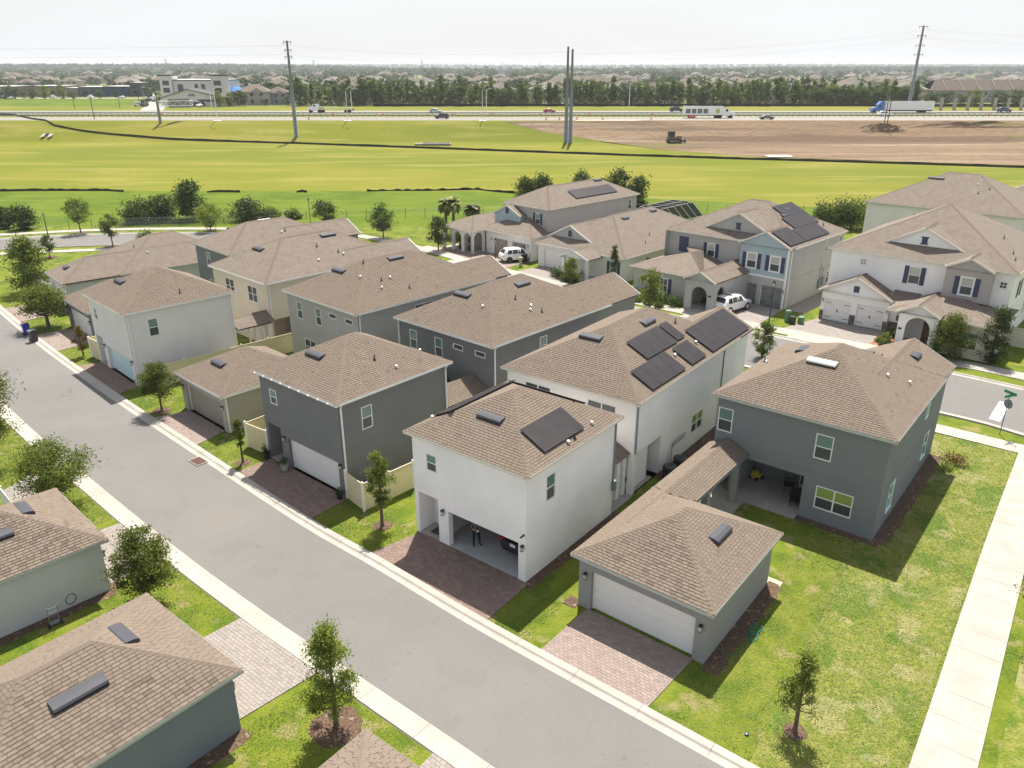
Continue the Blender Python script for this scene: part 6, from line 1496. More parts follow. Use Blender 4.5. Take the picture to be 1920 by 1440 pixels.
# garden hose beside the grey garage; hose and hand truck by the pale green garage
def hose(label, h, pts, m, r=.014):
    P = [Vector((*W2P(h, x, y), z)) for x, y, z in pts]; b = MB(); b.tube(P, r, 5); tag(b.build('garden_hose', m, None), label, 'hose')
rr = random.Random(3); pts = [(3.0 + .32 * math.cos(t) * (1 + .35 * math.sin(t * .7)) + .03 * t, -.62 + .22 * math.sin(t) * (1 + .3 * math.cos(t * 1.3)), .05 + .004 * t) for t in np.linspace(0, 26, 110)] + [(2.2, -.75, .05), (1.6, -.5, .05), (1.4, -.1, .05), (1.3, .2, .3)]
hose('teal garden hose coiled beside the grey one storey garage', hg, pts, mat('teal_hose', (.0, .17, .13), .5), .014)
e = tag(empty('hand_truck', (*W2P(hA, -.55, 3.0), 0), hA.rotation_euler.z + math.pi / 2), 'black hand truck leaning against the pale green garage wall', 'hand truck'); b = MB()
for s in (-.2, .2): b.tube([(s, 0, .12), (s, .22, 1.15)], .016, 6)
for z in (.3, .55, .8, 1.05): b.bar((-.2, .22 * (z - .12) / 1.03, z), (.2, .22 * (z - .12) / 1.03, z), .02)
b.box(-.22, .22, -.25, .0, .08, .1); b.build('frame', M_steel, e)
for s in (-.26, .26): b = MB(); b.tube([(s - .03, .05, .13), (s + .03, .05, .13)], .13, 12); b.build('wheel', M_black, e)
hose('black hose reel loop right of the hand truck', hA, [(-.2 - .28 * (1 + math.cos(t)) * .1, 2.1 + .22 * math.cos(t), .75 + .25 * math.sin(t)) for t in np.linspace(0, 12, 60)], M_black, .02)
hose('thin green hose lying along the pale green garage wall', hA, [(-.5 + .12 * math.sin(t * 2), 3.6 + t * .8, .04) for t in np.linspace(0, 5, 30)], mat('green_hose', (.02, .16, .08), .5))
b = MB(); b.lathe([(.07, 0), (.08, .05), (.06, .09), (.01, .1)], n=10); tag(b.build('sprinkler_cap', M_carn, None, loc=(*G(1400, 1378), 0)), 'tiny dark blue object on the grass near the alley', 'sprinkler')

# ================================================================ VEHICLES
SUV = [(0, .50, .90, .93, .84, .78), (.03, .34, 1.0, 1.06, .94, .84), (.075, .32, 1.05, 1.42, .96, .75), (.12, .32, 1.06, 1.64, .965, .71), (.2, .30, 1.06, 1.71, .97, .71), (.5, .28, 1.04, 1.74, .97, .72), (.62, .28, 1.03, 1.66, .97, .69), (.70, .30, 1.02, 1.36, .965, .74), (.77, .30, 1.0, 1.05, .96, .82), (.86, .30, .97, 1.02, .94, .80), (.96, .34, .88, .92, .88, .72), (1, .42, .68, .74, .78, .64)]
SED = [(0, .45, .80, .88, .80, .72), (.03, .32, .92, .98, .88, .78), (.14, .28, .95, 1.02, .90, .76), (.22, .28, .95, 1.28, .91, .66), (.32, .27, .95, 1.43, .91, .62), (.52, .27, .93, 1.45, .91, .62), (.62, .27, .92, 1.28, .91, .64), (.73, .28, .90, .98, .90, .76), (.86, .28, .84, .90, .88, .72), (.96, .32, .74, .78, .84, .66), (1, .38, .58, .62, .74, .6)]
def car(name, label, loc, rz, paint, prof=SUV, L_=4.8, cat='car', group=None, detail=1, rim=M_steel, sunroof=False, plate=True):
    e = tag(empty(name, loc if len(loc) == 3 else (*loc, 0), rz), label, cat, group); b = MB(); rows = []
    for (x, zl, zb, zt, wb, wt) in prof:
        X = (x - .5) * L_; rows.append([(X, -wb * .94, zl), (X, -wb, (zl + zb) / 2), (X, -wb * .985, zb), (X, -wt, zt - .02), (X, -wt * .5, zt + .015), (X, wt * .5, zt + .015), (X, wt, zt - .02), (X, wb * .985, zb), (X, wb, (zl + zb) / 2), (X, wb * .94, zl)])
    b.quadgrid(rows); b.face(rows[0]); b.face(list(reversed(rows[-1])))
    b.quadgrid([[r[0], r[-1]] for r in rows]); o = b.build('body', paint, e, smooth=True)
    P = lambda x, i: np.interp(x, [p[0] for p in prof], [p[i] for p in prof])
    def side(x, t, s, off=.012):
        X = (x - .5) * L_; return (X, s * ((P(x, 4) * .985) * (1 - t) + P(x, 5) * t + off), P(x, 2) * (1 - t) + (P(x, 3) - .02) * t)
    g = MB(); sw = [(.13, .27), (.285, .43), (.445, .60)] if prof is SUV else [(.25, .40), (.415, .60)]
    for s in (-1, 1):
        for a, c in sw:
            a2 = a + .03 if a == sw[0][0] else a; c2 = c; c3 = c + (.045 if c == sw[-1][1] else 0)
            g.face([side(a, .08, s), side(c3, .08, s), side(c2, .86, s), side(a2, .86, s)])
    def cross(x0, x1, k0=.86, k1=.86, lift=.02):
        r = []
        for x, k in ((x0, k0), (x1, k1)): X = (x - .5) * L_; r.append([(X, -P(x, 5) * k, P(x, 3) + lift), (X, 0, P(x, 3) + lift + .012), (X, P(x, 5) * k, P(x, 3) + lift)])
        g.quadgrid(r)
    if prof is SUV: cross(.045, .072); cross(.072, .112); cross(.64, .70); cross(.70, .765)
    else: cross(.15, .22); cross(.22, .305); cross(.535, .62); cross(.62, .72)
    if sunroof: cross(.3, .56, .7, .7, .022)
    g.build('window_glass', M_cglass, e)
    if detail:
        d = MB()
        for s in (-1, 1):
            for xw in (.19, .81): X = (xw - .5) * L_; d.tube([(X, s * .86, .36), (X, s * .985, .36)], .42, 16)
        d.box(-L_ / 2 - .01, -L_ / 2 + .2, -.7, .7, .34, .5); d.box(-L_ * .36, L_ * .36, -.975, .975, .24, .32); d.build('lower_trim', M_black, e)
        t = MB(); X = -L_ / 2 + .07
        for s in (-1, 1): t.obox((X, s * .74, .92), (.06, 0, 0), (0, .17, 0), (0, 0, .06)); 
        t.build('tail_light', M_red, e); t = MB()
        for s in (-1, 1): t.obox((L_ / 2 - .1, s * .66, .74), (.1, 0, 0), (0, .14, 0), (0, 0, .06))
        t.build('headlight', M_glassb, e)
        if plate: t = MB(); t.obox((-L_ / 2 - .005, 0, .78), (.012, 0, 0), (0, .17, 0), (0, 0, .085)); t.build('licence_plate', M_trim, e)
        for s in (-1, 1): t = MB(); t.obox(((.66 - .5) * L_, s * 1.05, 1.08), (.06, 0, 0), (0, .09, 0), (0, 0, .07)); t.build('mirror', paint, e)
    for s in (-1, 1):
        for xw in (.19, .81):
            X = (xw - .5) * L_; t = MB(); t.tube([(X, s * .80, .35), (X, s * .99, .35)], .35, 16); w_ = t.build('wheel', M_tyre, e)
            if detail:
                t = MB(); t.tube([(X, s * .985, .35), (X, s * .998, .35)], .23, 14)
                t.build('rim', rim, w_)
    return e
p1, p2 = np.array(G(964, 495)), np.array(G(995, 486)); a = math.atan2(p2[1] - p1[1], p2[0] - p1[0])
car('suv', 'white sport utility car parked before the arched loggia house', (*(p1 + (p2 - p1) * .5 + np.array((-.6, .5))), .05), math.radians(21), M_paint, rim=M_carb, L_=4.8, cat='car')
car('suv', 'white sport utility car parked at the blue gabled house with dark sunroof', (*W2P(h3, -4.6, 4.0), .05), h3.rotation_euler.z - .12, M_paint, rim=M_chrome, L_=4.7, cat='car', sunroof=True)
car('car', 'black car parked nose in inside the open garage', (*W2P(hW, 3.55, 1.95), .04), hW.rotation_euler.z, M_carb, SED, 4.3)
# ================================================================ PERSON in the garage
def person(label, loc, rz):
    J = {'pelvis': (0, 0, .95, .14, .11), 'waist': (0, 0, 1.08, .13, .10), 'chest': (.0, .01, 1.32, .165, .115), 'neck': (0, .02, 1.48, .055, .055), 'head0': (0, .0, 1.56, .075, .085), 'head1': (0, -.01, 1.66, .085, .10), 'head2': (0, .0, 1.74, .055, .065)}
    for s, n in ((-1, 'l'), (1, 'r')):
        J['hip' + n] = (s * .10, 0, .90, .095, .10); J['knee' + n] = (s * (.13 if s < 0 else .16), -.03 if s < 0 else -.02, .50, .062, .065); J['ank' + n] = (s * (.13 if s < 0 else .19), .02, .09, .042, .045); J['toe' + n] = (s * (.16 if s < 0 else .25), -.17, .035, .04, .03)
        J['sho' + n] = (s * .185, .01, 1.40, .06, .06)
        J['elb' + n] = (s * .26, -.06, 1.14, .044, .044); J['wri' + n] = (s * .10, -.30, 1.10, .028, .03); J['palm' + n] = (s * .05, -.36, 1.10, .036, .022)
        for k in range(5): J['f%d' % k + n] = (s * .02, -.40 - .01 * k, 1.06 + .022 * k, .011, .011)
    E_ = [('pelvis', 'waist'), ('waist', 'chest'), ('chest', 'neck'), ('neck', 'head0'), ('head0', 'head1'), ('head1', 'head2')]
    for n in 'lr': E_ += [('pelvis', 'hip' + n), ('hip' + n, 'knee' + n), ('knee' + n, 'ank' + n), ('ank' + n, 'toe' + n), ('chest', 'sho' + n), ('sho' + n, 'elb' + n), ('elb' + n, 'wri' + n), ('wri' + n, 'palm' + n)] + [('palm' + n, 'f%d' % k + n) for k in range(5)]
    ks = list(J); me = bpy.data.meshes.new('body'); me.from_pydata([J[k][:3] for k in ks], [(ks.index(a), ks.index(b)) for a, b in E_], []); o = bpy.data.objects.new('body', me); COL.objects.link(o)
    sk = o.modifiers.new('skin', 'SKIN'); o.modifiers.new('sub', 'SUBSURF').render_levels = 1; o.modifiers['sub'].levels = 1
    for i, k in enumerate(ks): me.skin_vertices[0].data[i].radius = J[k][3:5]; me.skin_vertices[0].data[i].use_root = (i == 0)
    bpy.context.view_layer.update(); dg = bpy.context.evaluated_depsgraph_get(); m2 = bpy.data.meshes.new_from_object(o.evaluated_get(dg)); bpy.data.objects.remove(o)
    m2.materials.clear()
    for m in (mat('skin', (.42, .25, .17), .6), mat('grey_shirt', (.17, .13, .13), .9), mat('dark_trousers', (.012, .014, .035), .9), mat('dark_shoes', (.015, .015, .015), .6), mat('brown_hair', (.05, .03, .02), .9)): m2.materials.append(m)
    for p in m2.polygons:
        c = p.center; p.use_smooth = True
        p.material_index = 3 if c.z < .075 else 2 if c.z < .98 else 1 if (c.z < 1.47 and c.y > -.14) else 4 if (c.z > 1.66 and (c.y > -.05 or c.z > 1.73)) else 0
    e = tag(empty('person', loc, rz), label, 'person'); link_mesh('body', m2, e)
    b = MB(); 
    for s in (-1, 1): b.lathe([(.010, 0), (.012, .012), (.004, .02)], (s * .032, -.10, 1.655), 6)
    b.build('eye', M_black, e); b = MB(); b.obox((0, -.118, 1.63), (.010, 0, 0), (0, .014, 0), (0, 0, .02)); b.build('nose', MATS['skin'], e); b = MB(); b.box(-.022, .022, -.108, -.10, 1.592, 1.598); b.build('mouth', M_red, e); b = MB(); b.box(-.095, -.082, -.01, .02, 1.62, 1.67); b.box(.082, .095, -.01, .02, 1.62, 1.67); b.build('ear', MATS['skin'], e)
    b = MB(); b.box(-.05, .05, -.43, -.36, 1.06, 1.16); tag(b.build('white_cup', M_trim, None, loc=loc, rz=rz), 'small white object held in the hands of the person in the garage', 'cup')
    return e
person('person in dark trousers and grey shirt standing just inside the open garage', (*G(893, 1022, .05), .04), math.radians(15))
# ================================================================ HIGHWAY, POLES, FAR BUILDINGS, TREES, HILLS, HAZE
ZH = 8.2
XR = [float(x) for x in (-700, -500, -400, -300, -200, -100, 0, 100, 200, 300, 400, 500, 700, 900)]
sheet('highway_verge', [[(x, y, ZH + .005) for x in XR] for y in (250, 264)], M_field)
sheet('highway_near_lanes', [[(x, y, ZH + .03) for x in XR] for y in (253.5, 262, 271)], M_hway)
sheet('highway_median', [[(x, y, ZH + .015) for x in XR] for y in (271, 289)], M_field)
sheet('highway_far_lanes', [[(x, y, ZH + .03) for x in XR] for y in (289, 300, 313)], M_hway)
sheet('highway_verge', [[(x, y, ZH + .01) for x in XR] for y in (313, 330, 352)], M_field)
sheet('roadside_field', [[(x, y, ZH + .014) for x in (-700, -500, -300, -190, -172)] for y in (352, 400, 452)], M_nfield)
# dirt of the widening works on the right half
rows = []
for y, xl in ((190, 140), (200, 104), (210, 62), (222, 40), (236, 26), (243, 8), (250, -2), (253.3, 2)):
    rows.append([(xl + (520 - xl) * k / 14 + (random.uniform(-3, 3) if 0 < k < 14 else 0), y + (random.uniform(-.6, .6) if k == 0 else 0), tz(y) + .04) for k in range(15)])
for r_ in rows[1:-1]: pass
sheet('graded_dirt', [[(x, min(max(y, 190), 253.3), tz(min(max(y, 190), 253.3)) + .05) for x, y, z in r] for r in rows], M_dirt)
sheet('sand_shoulder', [[(x, y, ZH + .05) for x in (20, 60, 110, 200, 300, 420, 520)] for y in (251.5, 255.5)], M_sand)
sheet('sand_shoulder', [[(x, y, ZH + .04) for x in (60, 120, 200, 320, 520)] for y in (272, 275)], M_conc)
# low spoil heaps
def heap(x, y, L_, W_, H_, seed, m=M_dirt):
    rg = np.random.default_rng(seed); b = MB(); rows = []
    for i in range(13):
        r = []
        for j in range(9):
            s, t = i / 12 * 2 - 1, j / 8 * 2 - 1; k = max(0, 1 - s * s) * max(0, 1 - t * t); r.append((x + s * L_ / 2, y + t * W_ / 2, tz(y + t * W_ / 2) - .02 + H_ * k * (1 + .3 * rg.normal())))
        rows.append(r)
    b.quadgrid(rows); return tag(b.build('dirt_heap', m), kind='structure')
for q in ((166, 232, 50, 9, .8, 1), (140, 247, 46, 4, .9, 2), (190, 243, 30, 4, 1.2, 3), (112, 244, 14, 4, 1.5, 4), (230, 220, 60, 5, .6, 5), (160, 212, 40, 6, .5, 6), (205, 248, 40, 3, 1.2, 7)): heap(*q)
def drape(label, name, pts, hgt, m, step=3.0, posts=False, cat='silt fence', th=.06, sag=.12):
    P = [np.array(p[:2]) for p in pts]; S = arclen(P); n = int(S[-1] / step); b = MB(); prev = None; pb = MB()
    for i in range(n + 1):
        q = at(P, S, S[-1] * i / n); z = tz(q[1]); h_ = hgt * (1 + random.uniform(-sag, sag)); cur = ((q[0], q[1], z - .3), (q[0], q[1], z + h_))
        if prev: b.face([prev[0], cur[0], cur[1], prev[1]]); b.face([(prev[0][0], prev[0][1] + th, prev[0][2]), (cur[0][0], cur[0][1] + th, cur[0][2]), (cur[1][0], cur[1][1] + th, cur[1][2]), (prev[1][0], prev[1][1] + th, prev[1][2])])
        prev = cur
    return tag(b.build(name, m), label, cat)
drape('black silt fence crossing the whole field below the highway', 'silt_fence', [(-420, 252), *[GT(u, v) for u, v in ((25, 216), (60, 224), (100, 236), (150, 246), (200, 252), (320, 262), (430, 266), (560, 270), (700, 275), (840, 280), (1000, 286), (1200, 293), (1500, 302), (1700, 308), (1920, 315), (2050, 319))]], .55, M_silt)
drape('sagging black silt fence at the left edge of the field', 'silt_fence', [GT(u, v) for u, v in ((-60, 359), (0, 359), (60, 358), (130, 358), (200, 358), (232, 360))], .42, M_silt, 1.0, sag=.3)
drape('short collapsed piece of black silt fence left of the middle', 'silt_fence', [GT(u, v) for u, v in ((388, 361), (415, 360), (450, 361))], .35, M_silt, 1.0, sag=.5)
drape('low black fabric mound in the field', 'silt_fence', [GT(u, v) for u, v in ((556, 361), (566, 360), (576, 361))], .35, M_silt, 1.0, sag=.5)
drape('wavy black silt fence running to the loggia house', 'silt_fence', [GT(u, v) for u, v in ((688, 359), (730, 358), (800, 358), (850, 357), (895, 356), (930, 360), (968, 363), (1003, 367))], .38, M_silt, 1.0, sag=.45)
drape('black silt fence along the far tree line', 'silt_fence', [(-60, 352), (60, 353), (150, 352), (260, 345), (420, 340)], 1.1, M_silt, 8)
# chain link fence with thin posts behind the main street
e = tag(empty('wire_fence', (0, 0, 0)), 'thin wire fence with posts along the field edge behind the houses', 'wire fence'); FP = [np.array(G(u, v)) for u, v in ((0, 436), (110, 432), (240, 427), (370, 423), (500, 414), (620, 410), (760, 408), (880, 407), (1000, 402), (1150, 400), (1250, 398), (1400, 400), (1600, 402), (1750, 400))]; S = arclen(FP); n = int(S[-1] / 3.2)
pm = MB(); pm.tube([(0, 0, 0), (0, 0, 1.5)], .04, 5); pm = pm.mesh('post', M_dark)
for i in range(n + 1): q = at(FP, S, S[-1] * i / n); link_mesh('post', pm, e, (q[0], q[1], 0))
b = MB()
for z in (1.45, .75): b.tube([(*at(FP, S, S[-1] * i / n), z) for i in range(n + 1)], .012, 3, cap=False)
b.build('wire', M_steel, e)
b = MB(); Q = [at(FP, S, S[-1] * i / n) for i in range(n + 1)]; a0, a1 = [min(range(len(Q)), key=lambda k: abs(Q[k][0] - x)) for x in (-62, -42)]
for k in range(a0, a1): b.face([(*Q[k], .05), (*Q[k + 1], .05), (*Q[k + 1], 1.4), (*Q[k], 1.4)])
b.build('mesh_screen', mat('grey_windscreen_mesh', (.12, .13, .12), .9, alpha=.45), e)
# dark median guard rails
for y, lb in ((288.2, 'guard rail along the far edge of the highway median'), (272.2, 'guard rail along the near edge of the highway median')):
    e = tag(empty('guard_rail', (0, y, ZH)), lb, 'guard rail'); b = MB(); b.box(-400, 400, -.04, .04, .35, .72); b.build('rail', M_steel, e); b = MB()
    for k in range(-200, 201): b.box(k * 2 - .08, k * 2 + .08, .05, .2, 0, .7)
    o = b.build('posts', M_bark, e); o['kind'] = 'stuff'
# barrels
bm_ = MB(); bm_.lathe([(.28, 0), (.26, .3)], n=10); bm_.lathe([(.26, .3), (.24, .5)], n=10, m=1); bm_.lathe([(.24, .5), (.22, .75)], n=10); bm_.lathe([(.22, .75), (.21, .9), (.05, 1.0)], n=10); bm_ = bm_.mesh('barrel', [M_orange, M_trim])
for u, y in [(579, 256), (718, 286), (849, 286), (922, 286), (1013, 286), (1024, 256), (1049, 256), (1082, 256), (1130, 256), (1104, 286), (1222, 286), (1221, 256), (1853, 286), (303, 286), (350, 286), (625, 286)]:
    x = (u - 960) * (y * CT + (HC - ZH) * ST) / FPX; o = link_mesh('traffic_barrel', bm_, None, (x, y, ZH + .03)); tag(o, 'orange traffic barrel beside the highway lanes', 'traffic barrel', 'traffic barrels along the highway')
def hx(u, y, z=ZH): return (u - 960) * (y * CT + (HC - z) * ST) / FPX
# vehicles on the highway
HG_ = 'cars on the highway'
for lb, u, y, rz, p, pr, L_ in (('silver car above the black one on the highway', 817, 296, 0, M_cars, SUV, 4.7), ('black car in the near highway lanes', 829, 262, math.pi, M_carb, SUV, 4.7), ('red car beside the twin steel poles', 1030, 300, 0, M_carr, SED, 4.6), ('black pickup like car left of the beverage truck', 1268, 307, 0, M_carb, SUV, 5.6), ('grey car right of the beverage truck', 1437, 258, 0, M_carg, SED, 4.6), ('navy sport utility car at the right end of the highway', 1882, 304, 0, M_carn, SUV, 5.2), ('white pickup in front of the blue truck cab', 1658, 276, 0, M_paint, SUV, 4.8)):
    car('highway_car', lb, (hx(u, y), y, ZH + .03), rz, p, pr, L_, 'car', HG_, 0)
def wheels(e, xs, r=.52, hw=1.25):
    for x in xs: b = MB(); b.tube([(x, -hw, r), (x, hw, r)], r, 12); b.build('wheel', M_tyre, e)
def cab(e, x, d, m, h=3.9):
    b = MB(); pr = [(0, .9), (0, h), (.9, h), (1.9, 3.0), (2.3, 2.1), (3.9, 1.8), (4.1, .7), (.0, .7)]
    L0 = [(x + d * a, -1.2, z) for a, z in pr]; L1 = [(x + d * a, 1.2, z) for a, z in pr]; b.face(L0); b.face(L1)
    for k in range(len(pr)): b.face([L0[k], L0[(k + 1) % len(pr)], L1[(k + 1) % len(pr)], L1[k]])
    b.build('cab', m, e); g = MB(); g.box(min(x + d * 1.0, x + d * 1.75), max(x + d * 1.0, x + d * 1.75), -1.215, 1.215, 2.05, 2.8); g.face([(x + d * 1.93, -1.0, 2.95), (x + d * 2.32, -1.0, 2.15), (x + d * 2.32, 1.0, 2.15), (x + d * 1.93, 1.0, 2.95)]); g.build('cab_window', M_cglass, e)
y = 296; e = tag(empty('semi_truck', (hx(1686, y), y, ZH + .03)), 'semi truck with blue cab and long white box trailer', 'truck'); cab(e, -6.6, -1, M_carbl, 4.1); b = MB(); b.box(-6.0, 11.6, -1.28, 1.28, 1.15, 4.15); b.build('trailer', M_paint, e); b = MB(); b.box(-7, 11.4, -1.0, 1.0, .7, 1.1); b.build('chassis', M_black, e); wheels(e, (-9.5, -6.6, -5.3, 7.2, 8.5))
y = 301; e = tag(empty('flatbed_truck', (hx(622, y), y, ZH + .03)), 'white flatbed truck with empty low trailer', 'truck'); cab(e, -4.6, -1, M_paint, 3.0); b = MB(); b.box(-2.8, 8.2, -1.25, 1.25, 1.3, 1.55); b.box(-4.2, -2.8, -.8, .8, 1.4, 1.9); b.build('flatbed', M_conc, e); wheels(e, (-7.6, -4.4, -3.2, 5.4, 6.6)); b = MB(); b.box(7.9, 8.3, -1.2, 1.2, .7, 1.5); b.build('tail_board', M_carr, e)
y = 266; e = tag(empty('beverage_truck', (hx(1327, y), y, ZH + .03)), 'white box trailer truck with dark panel pictures heading right', 'truck'); cab(e, 4.4, 1, M_paint, 3.0); b = MB(); b.box(-8.2, 4.6, -1.28, 1.28, 1.0, 3.7); b.build('trailer', M_paint, e); b = MB()
for k in range(4): b.box(-7.6 + k * 1.9, -6.1 + k * 1.9, -1.30, -1.283, 1.5, 2.9)
b.build('side_picture', M_carg, e); b = MB(); b.box(2.2, 3.4, -1.30, -1.283, 1.6, 2.9); b.build('side_picture', mat('yellow_print', (.5, .42, .1), .6), e); wheels(e, (-6, -4.8, 2.6, 3.8, 7.2)); b = MB(); b.box(-6.6, -4.4, -1.6, -1.4, .2, .9); b.build('orange_barrier', M_orange, e)
# bulldozer on the dirt
p = GT(1266, 268); e = tag(empty('bulldozer', p, 0), 'small dark bulldozer working on the brown dirt', 'bulldozer'); b = MB(); b.box(-2.4, 1.2, -1.1, 1.1, .8, 1.7); b.box(.2, 1.6, -.6, .6, 1.2, 2.0); b.build('body', mat('dirty_yellow', (.16, .12, .04), .8), e); b = MB(); b.box(-2.2, -.4, -.9, .9, 1.7, 3.3); b.build('cab', M_dark, e)
for s in (-1.3, 1.3): b = MB(); b.tube([(-2.3, s, .5), (-1.9, s, .95), (1.4, s, .95), (1.8, s, .5), (1.4, s, .08), (-1.9, s, .08), (-2.3, s, .5)], .3, 6); b.build('track', M_black, e)
b = MB(); b.quadgrid([[(2.6 + .3 * math.sin(t), y_, .1 + t * .9) for t in (0, .5, 1)] for y_ in (-1.7, 1.7)]); b.bar((1.2, 1.2, .6), (2.7, 1.2, .5), .2); b.bar((1.2, -1.2, .6), (2.7, -1.2, .5), .2); b.build('blade', M_dark, e)
# drainage structures in the field
b = MB(); b.box(-5.2, 5.2, -.9, .9, 0, .5)
for k in range(9): b.box(-2.6 + k * .85, -2.2 + k * .85, -1.1, -.9, .1, .75)
b.box(-2.9, 5.0, -1.15, -.85, .72, .86); tag(b.build('drain_inlet', M_conc, None, loc=GT(812, 272)), 'long pale concrete drain inlet with bars in the field', 'drain inlet')
b = MB(); b.box(-3.2, 3.2, -1.6, 1.6, 0, .25); b.box(-2.7, 2.7, -1.2, 1.2, .25, .32); tag(b.build('concrete_pad', M_trim, None, loc=GT(1460, 294)), 'white square concrete pad beside the silt fence', 'concrete pad')
b = MB(); b.face([(-.6, -1.6, .02), (-.6, .5, .02), (-.6, .5, .9), (-.6, -1.6, .1)]); b.face([(.6, -1.6, .02), (.6, .5, .02), (.6, .5, .9), (.6, -1.6, .1)]); b.face([(-1.5, -1.9, .04), (-.6, -1.6, .1), (-.6, .5, .9), (-1.5, .5, .75)]); b.face([(1.5, -1.9, .04), (.6, -1.6, .1), (.6, .5, .9), (1.5, .5, .75)]); b.box(-.6, .6, .3, .5, .6, .95); b.box(-.6, .6, .32, .5, .02, .6, 1); tag(b.build('culvert', [M_conc, M_black], None, loc=GT(90, 256)), 'small concrete culvert mouth on the green slope at left', 'culvert')
# steel transmission poles
PG = 'steel power poles'
def pole(label, base, vtop, arms=(), r0=.62, r1=.28, m=M_steel):
    H = HT(base, vtop); e = tag(empty('power_pole', base), label, 'power pole', PG); b = MB(); b.tube([(0, 0, -.2), (0, 0, H * .5), (0, 0, H)], [r0, (r0 + r1) / 2, r1], 12); b.build('shaft', m, e, smooth=True)
    for z, a in arms: b = MB(); b.tube([(-a, 0, z * H + .3), (0, 0, z * H), (a, 0, z * H + .3)], .11, 5); b.tube([(a, 0, z * H + .3), (a, 0, z * H - .5)], .1, 5); b.tube([(-a, 0, z * H + .3), (-a, 0, z * H - .5)], .1, 5); b.build('crossarm', m, e)
    return np.array(base), H
bL, HL = pole('tall steel power pole left of the middle', GT(556, 256), 76, ((.98, 1.0), (.90, .9), (.83, 1.0), (.73, 1.0), (.65, 1.0)))
bC, HCc = pole('left one of the twin steel poles', GT(1061, 265), 87); bD, HD = pole('right one of the twin steel poles', GT(1069, 268), 92)
bR, HR = pole('tall steel power pole with three crossarms at right', (hx(1703, 320), 320, ZH), 48, ((.985, 1.6), (.88, 1.6), (.77, 1.6), (.66, 1.6)), .7, .34)
for i, (u, v, vt) in enumerate([(1657, 238, 189), (1662, 241, 186)]):
    p = GT(u, v); b = MB(); b.tube([(0, 0, -.2), (0, 0, HT(p, vt))], .13, 6); tag(b.build('wood_post', M_dark, None, loc=p), 'thin dark post %s of the leaning pair in the dirt' % ('left' if i == 0 else 'right'), 'post')
def wire(p, q, sag, r=.022):
    p, q = Vector(p), Vector(q); b.tube([p.lerp(q, t) - Vector((0, 0, sag * 4 * t * (1 - t))) for t in np.linspace(0, 1, 15)], r, 3, cap=False)
for nm, lb, A, B in (('left', 'overhead lines from the left edge to the left steel pole', (-420, 330), (bL, HL)), ('mid', 'overhead lines between the left pole and the twin poles', (bL, HL), (bC, HCc)), ('right', 'overhead lines from the twin poles to the right pole', (bD, HD), (bR, HR)), ('far', 'overhead lines beyond the right steel pole', (bR, HR), (430, 400))):
    b = MB()
    for f, o_ in ((.95, 1), (.86, -1)):
        def pt(X):
            if isinstance(X[0], np.ndarray): return (X[0][0] + o_, X[0][1], X[0][2] + X[1] * f)
            return (X[0] + o_, X[1], 34 * f)
        wire(pt(A), pt(B), 1.5)
    tag(b.build('power_line', M_steel), lb, 'power line')
# highway lights and gantry
for i, (u, y, vt) in enumerate([(408, 251, 163), (398, 315, 166), (652, 251, 163), (660, 315, 165), (905, 251, 160), (912, 315, 166), (1179, 316, 148)]):
    base = (hx(u, y), y, ZH if y > 250 else tz(y)); H = HT(base, vt); e = tag(empty('highway_light', base), ['highway light mast in front of the gabled shop', 'farther highway light mast by the gabled shop', 'highway light mast by the flatbed truck', 'farther highway light mast by the flatbed truck', 'highway light mast right of the middle cars', 'farther highway light mast right of the middle cars', 'lone highway light mast on the green bank'][i], 'highway light', 'highway light masts')
    b = MB(); b.tube([(0, 0, 0), (0, 0, H * .85), (.3, 0, H * .95), (1.6, 0, H)], [.14, .10, .08, .06], 6); b.build('mast', M_trim, e); b = MB(); b.box(1.4, 2.2, -.15, .15, H - .08, H + .06); b.build('lamp_head', M_trim, e)
    if y < 300: b = MB(); b.box(-1.1, 1.1, -.8, .8, -.1, .12); b.build('footing', M_trim, e)
base = GT(301, 231); H = HT(base, 186); e = tag(empty('sign_gantry', base), 'cantilever sign gantry seen from behind above the left end of the highway', 'sign gantry'); b = MB(); b.tube([(0, 0, 0), (0, 0, H)], [.45, .35], 10); b.build('column', M_steel, e); b = MB()
for z in (H - .6, H - 2.0): b.tube([(0, 0, z), (8.5, 6, z)], .14, 5)
for k in range(8): t = k / 7; b.tube([(8.5 * t, 6 * t, H - .6 - (k % 2) * 1.4), (8.5 * min(1, t + .143), 6 * min(1, t + .143), H - 2.0 + (k % 2) * 1.4)], .09, 4)
b.build('truss', M_trim, e); b = MB(); b.obox((5.2, 3.7, H - 1.3), (2.6, 1.84, 0), (.03, -.04, 0), (0, 0, 1.3)); b.build('sign_back', M_steel, e)
for u, v, vt in ((177, 224, 180), (140, 204, 176), (225, 202, 178), (262, 200, 178)):
    p = GT(u, v); b = MB(); b.tube([(0, 0, 0), (0, 0, HT(p, vt))], .11, 5); tag(b.build('thin_pole', M_dark, None, loc=p), 'thin pole at the left end of the highway', 'pole', 'thin poles at the left end of the highway')
# unfinished white wall posts on the right
pm = MB(); pm.box(-.5, .5, -.35, .35, 0, 4.6); pm = pm.mesh('post', M_conc)
for k in range(8):
    o = link_mesh('concrete_wall_post', pm, None, (hx(1763 + k * 25, 317), 317, ZH)); tag(o, 'white concrete post of the unfinished sound wall', 'concrete post', 'posts of the unfinished sound wall')
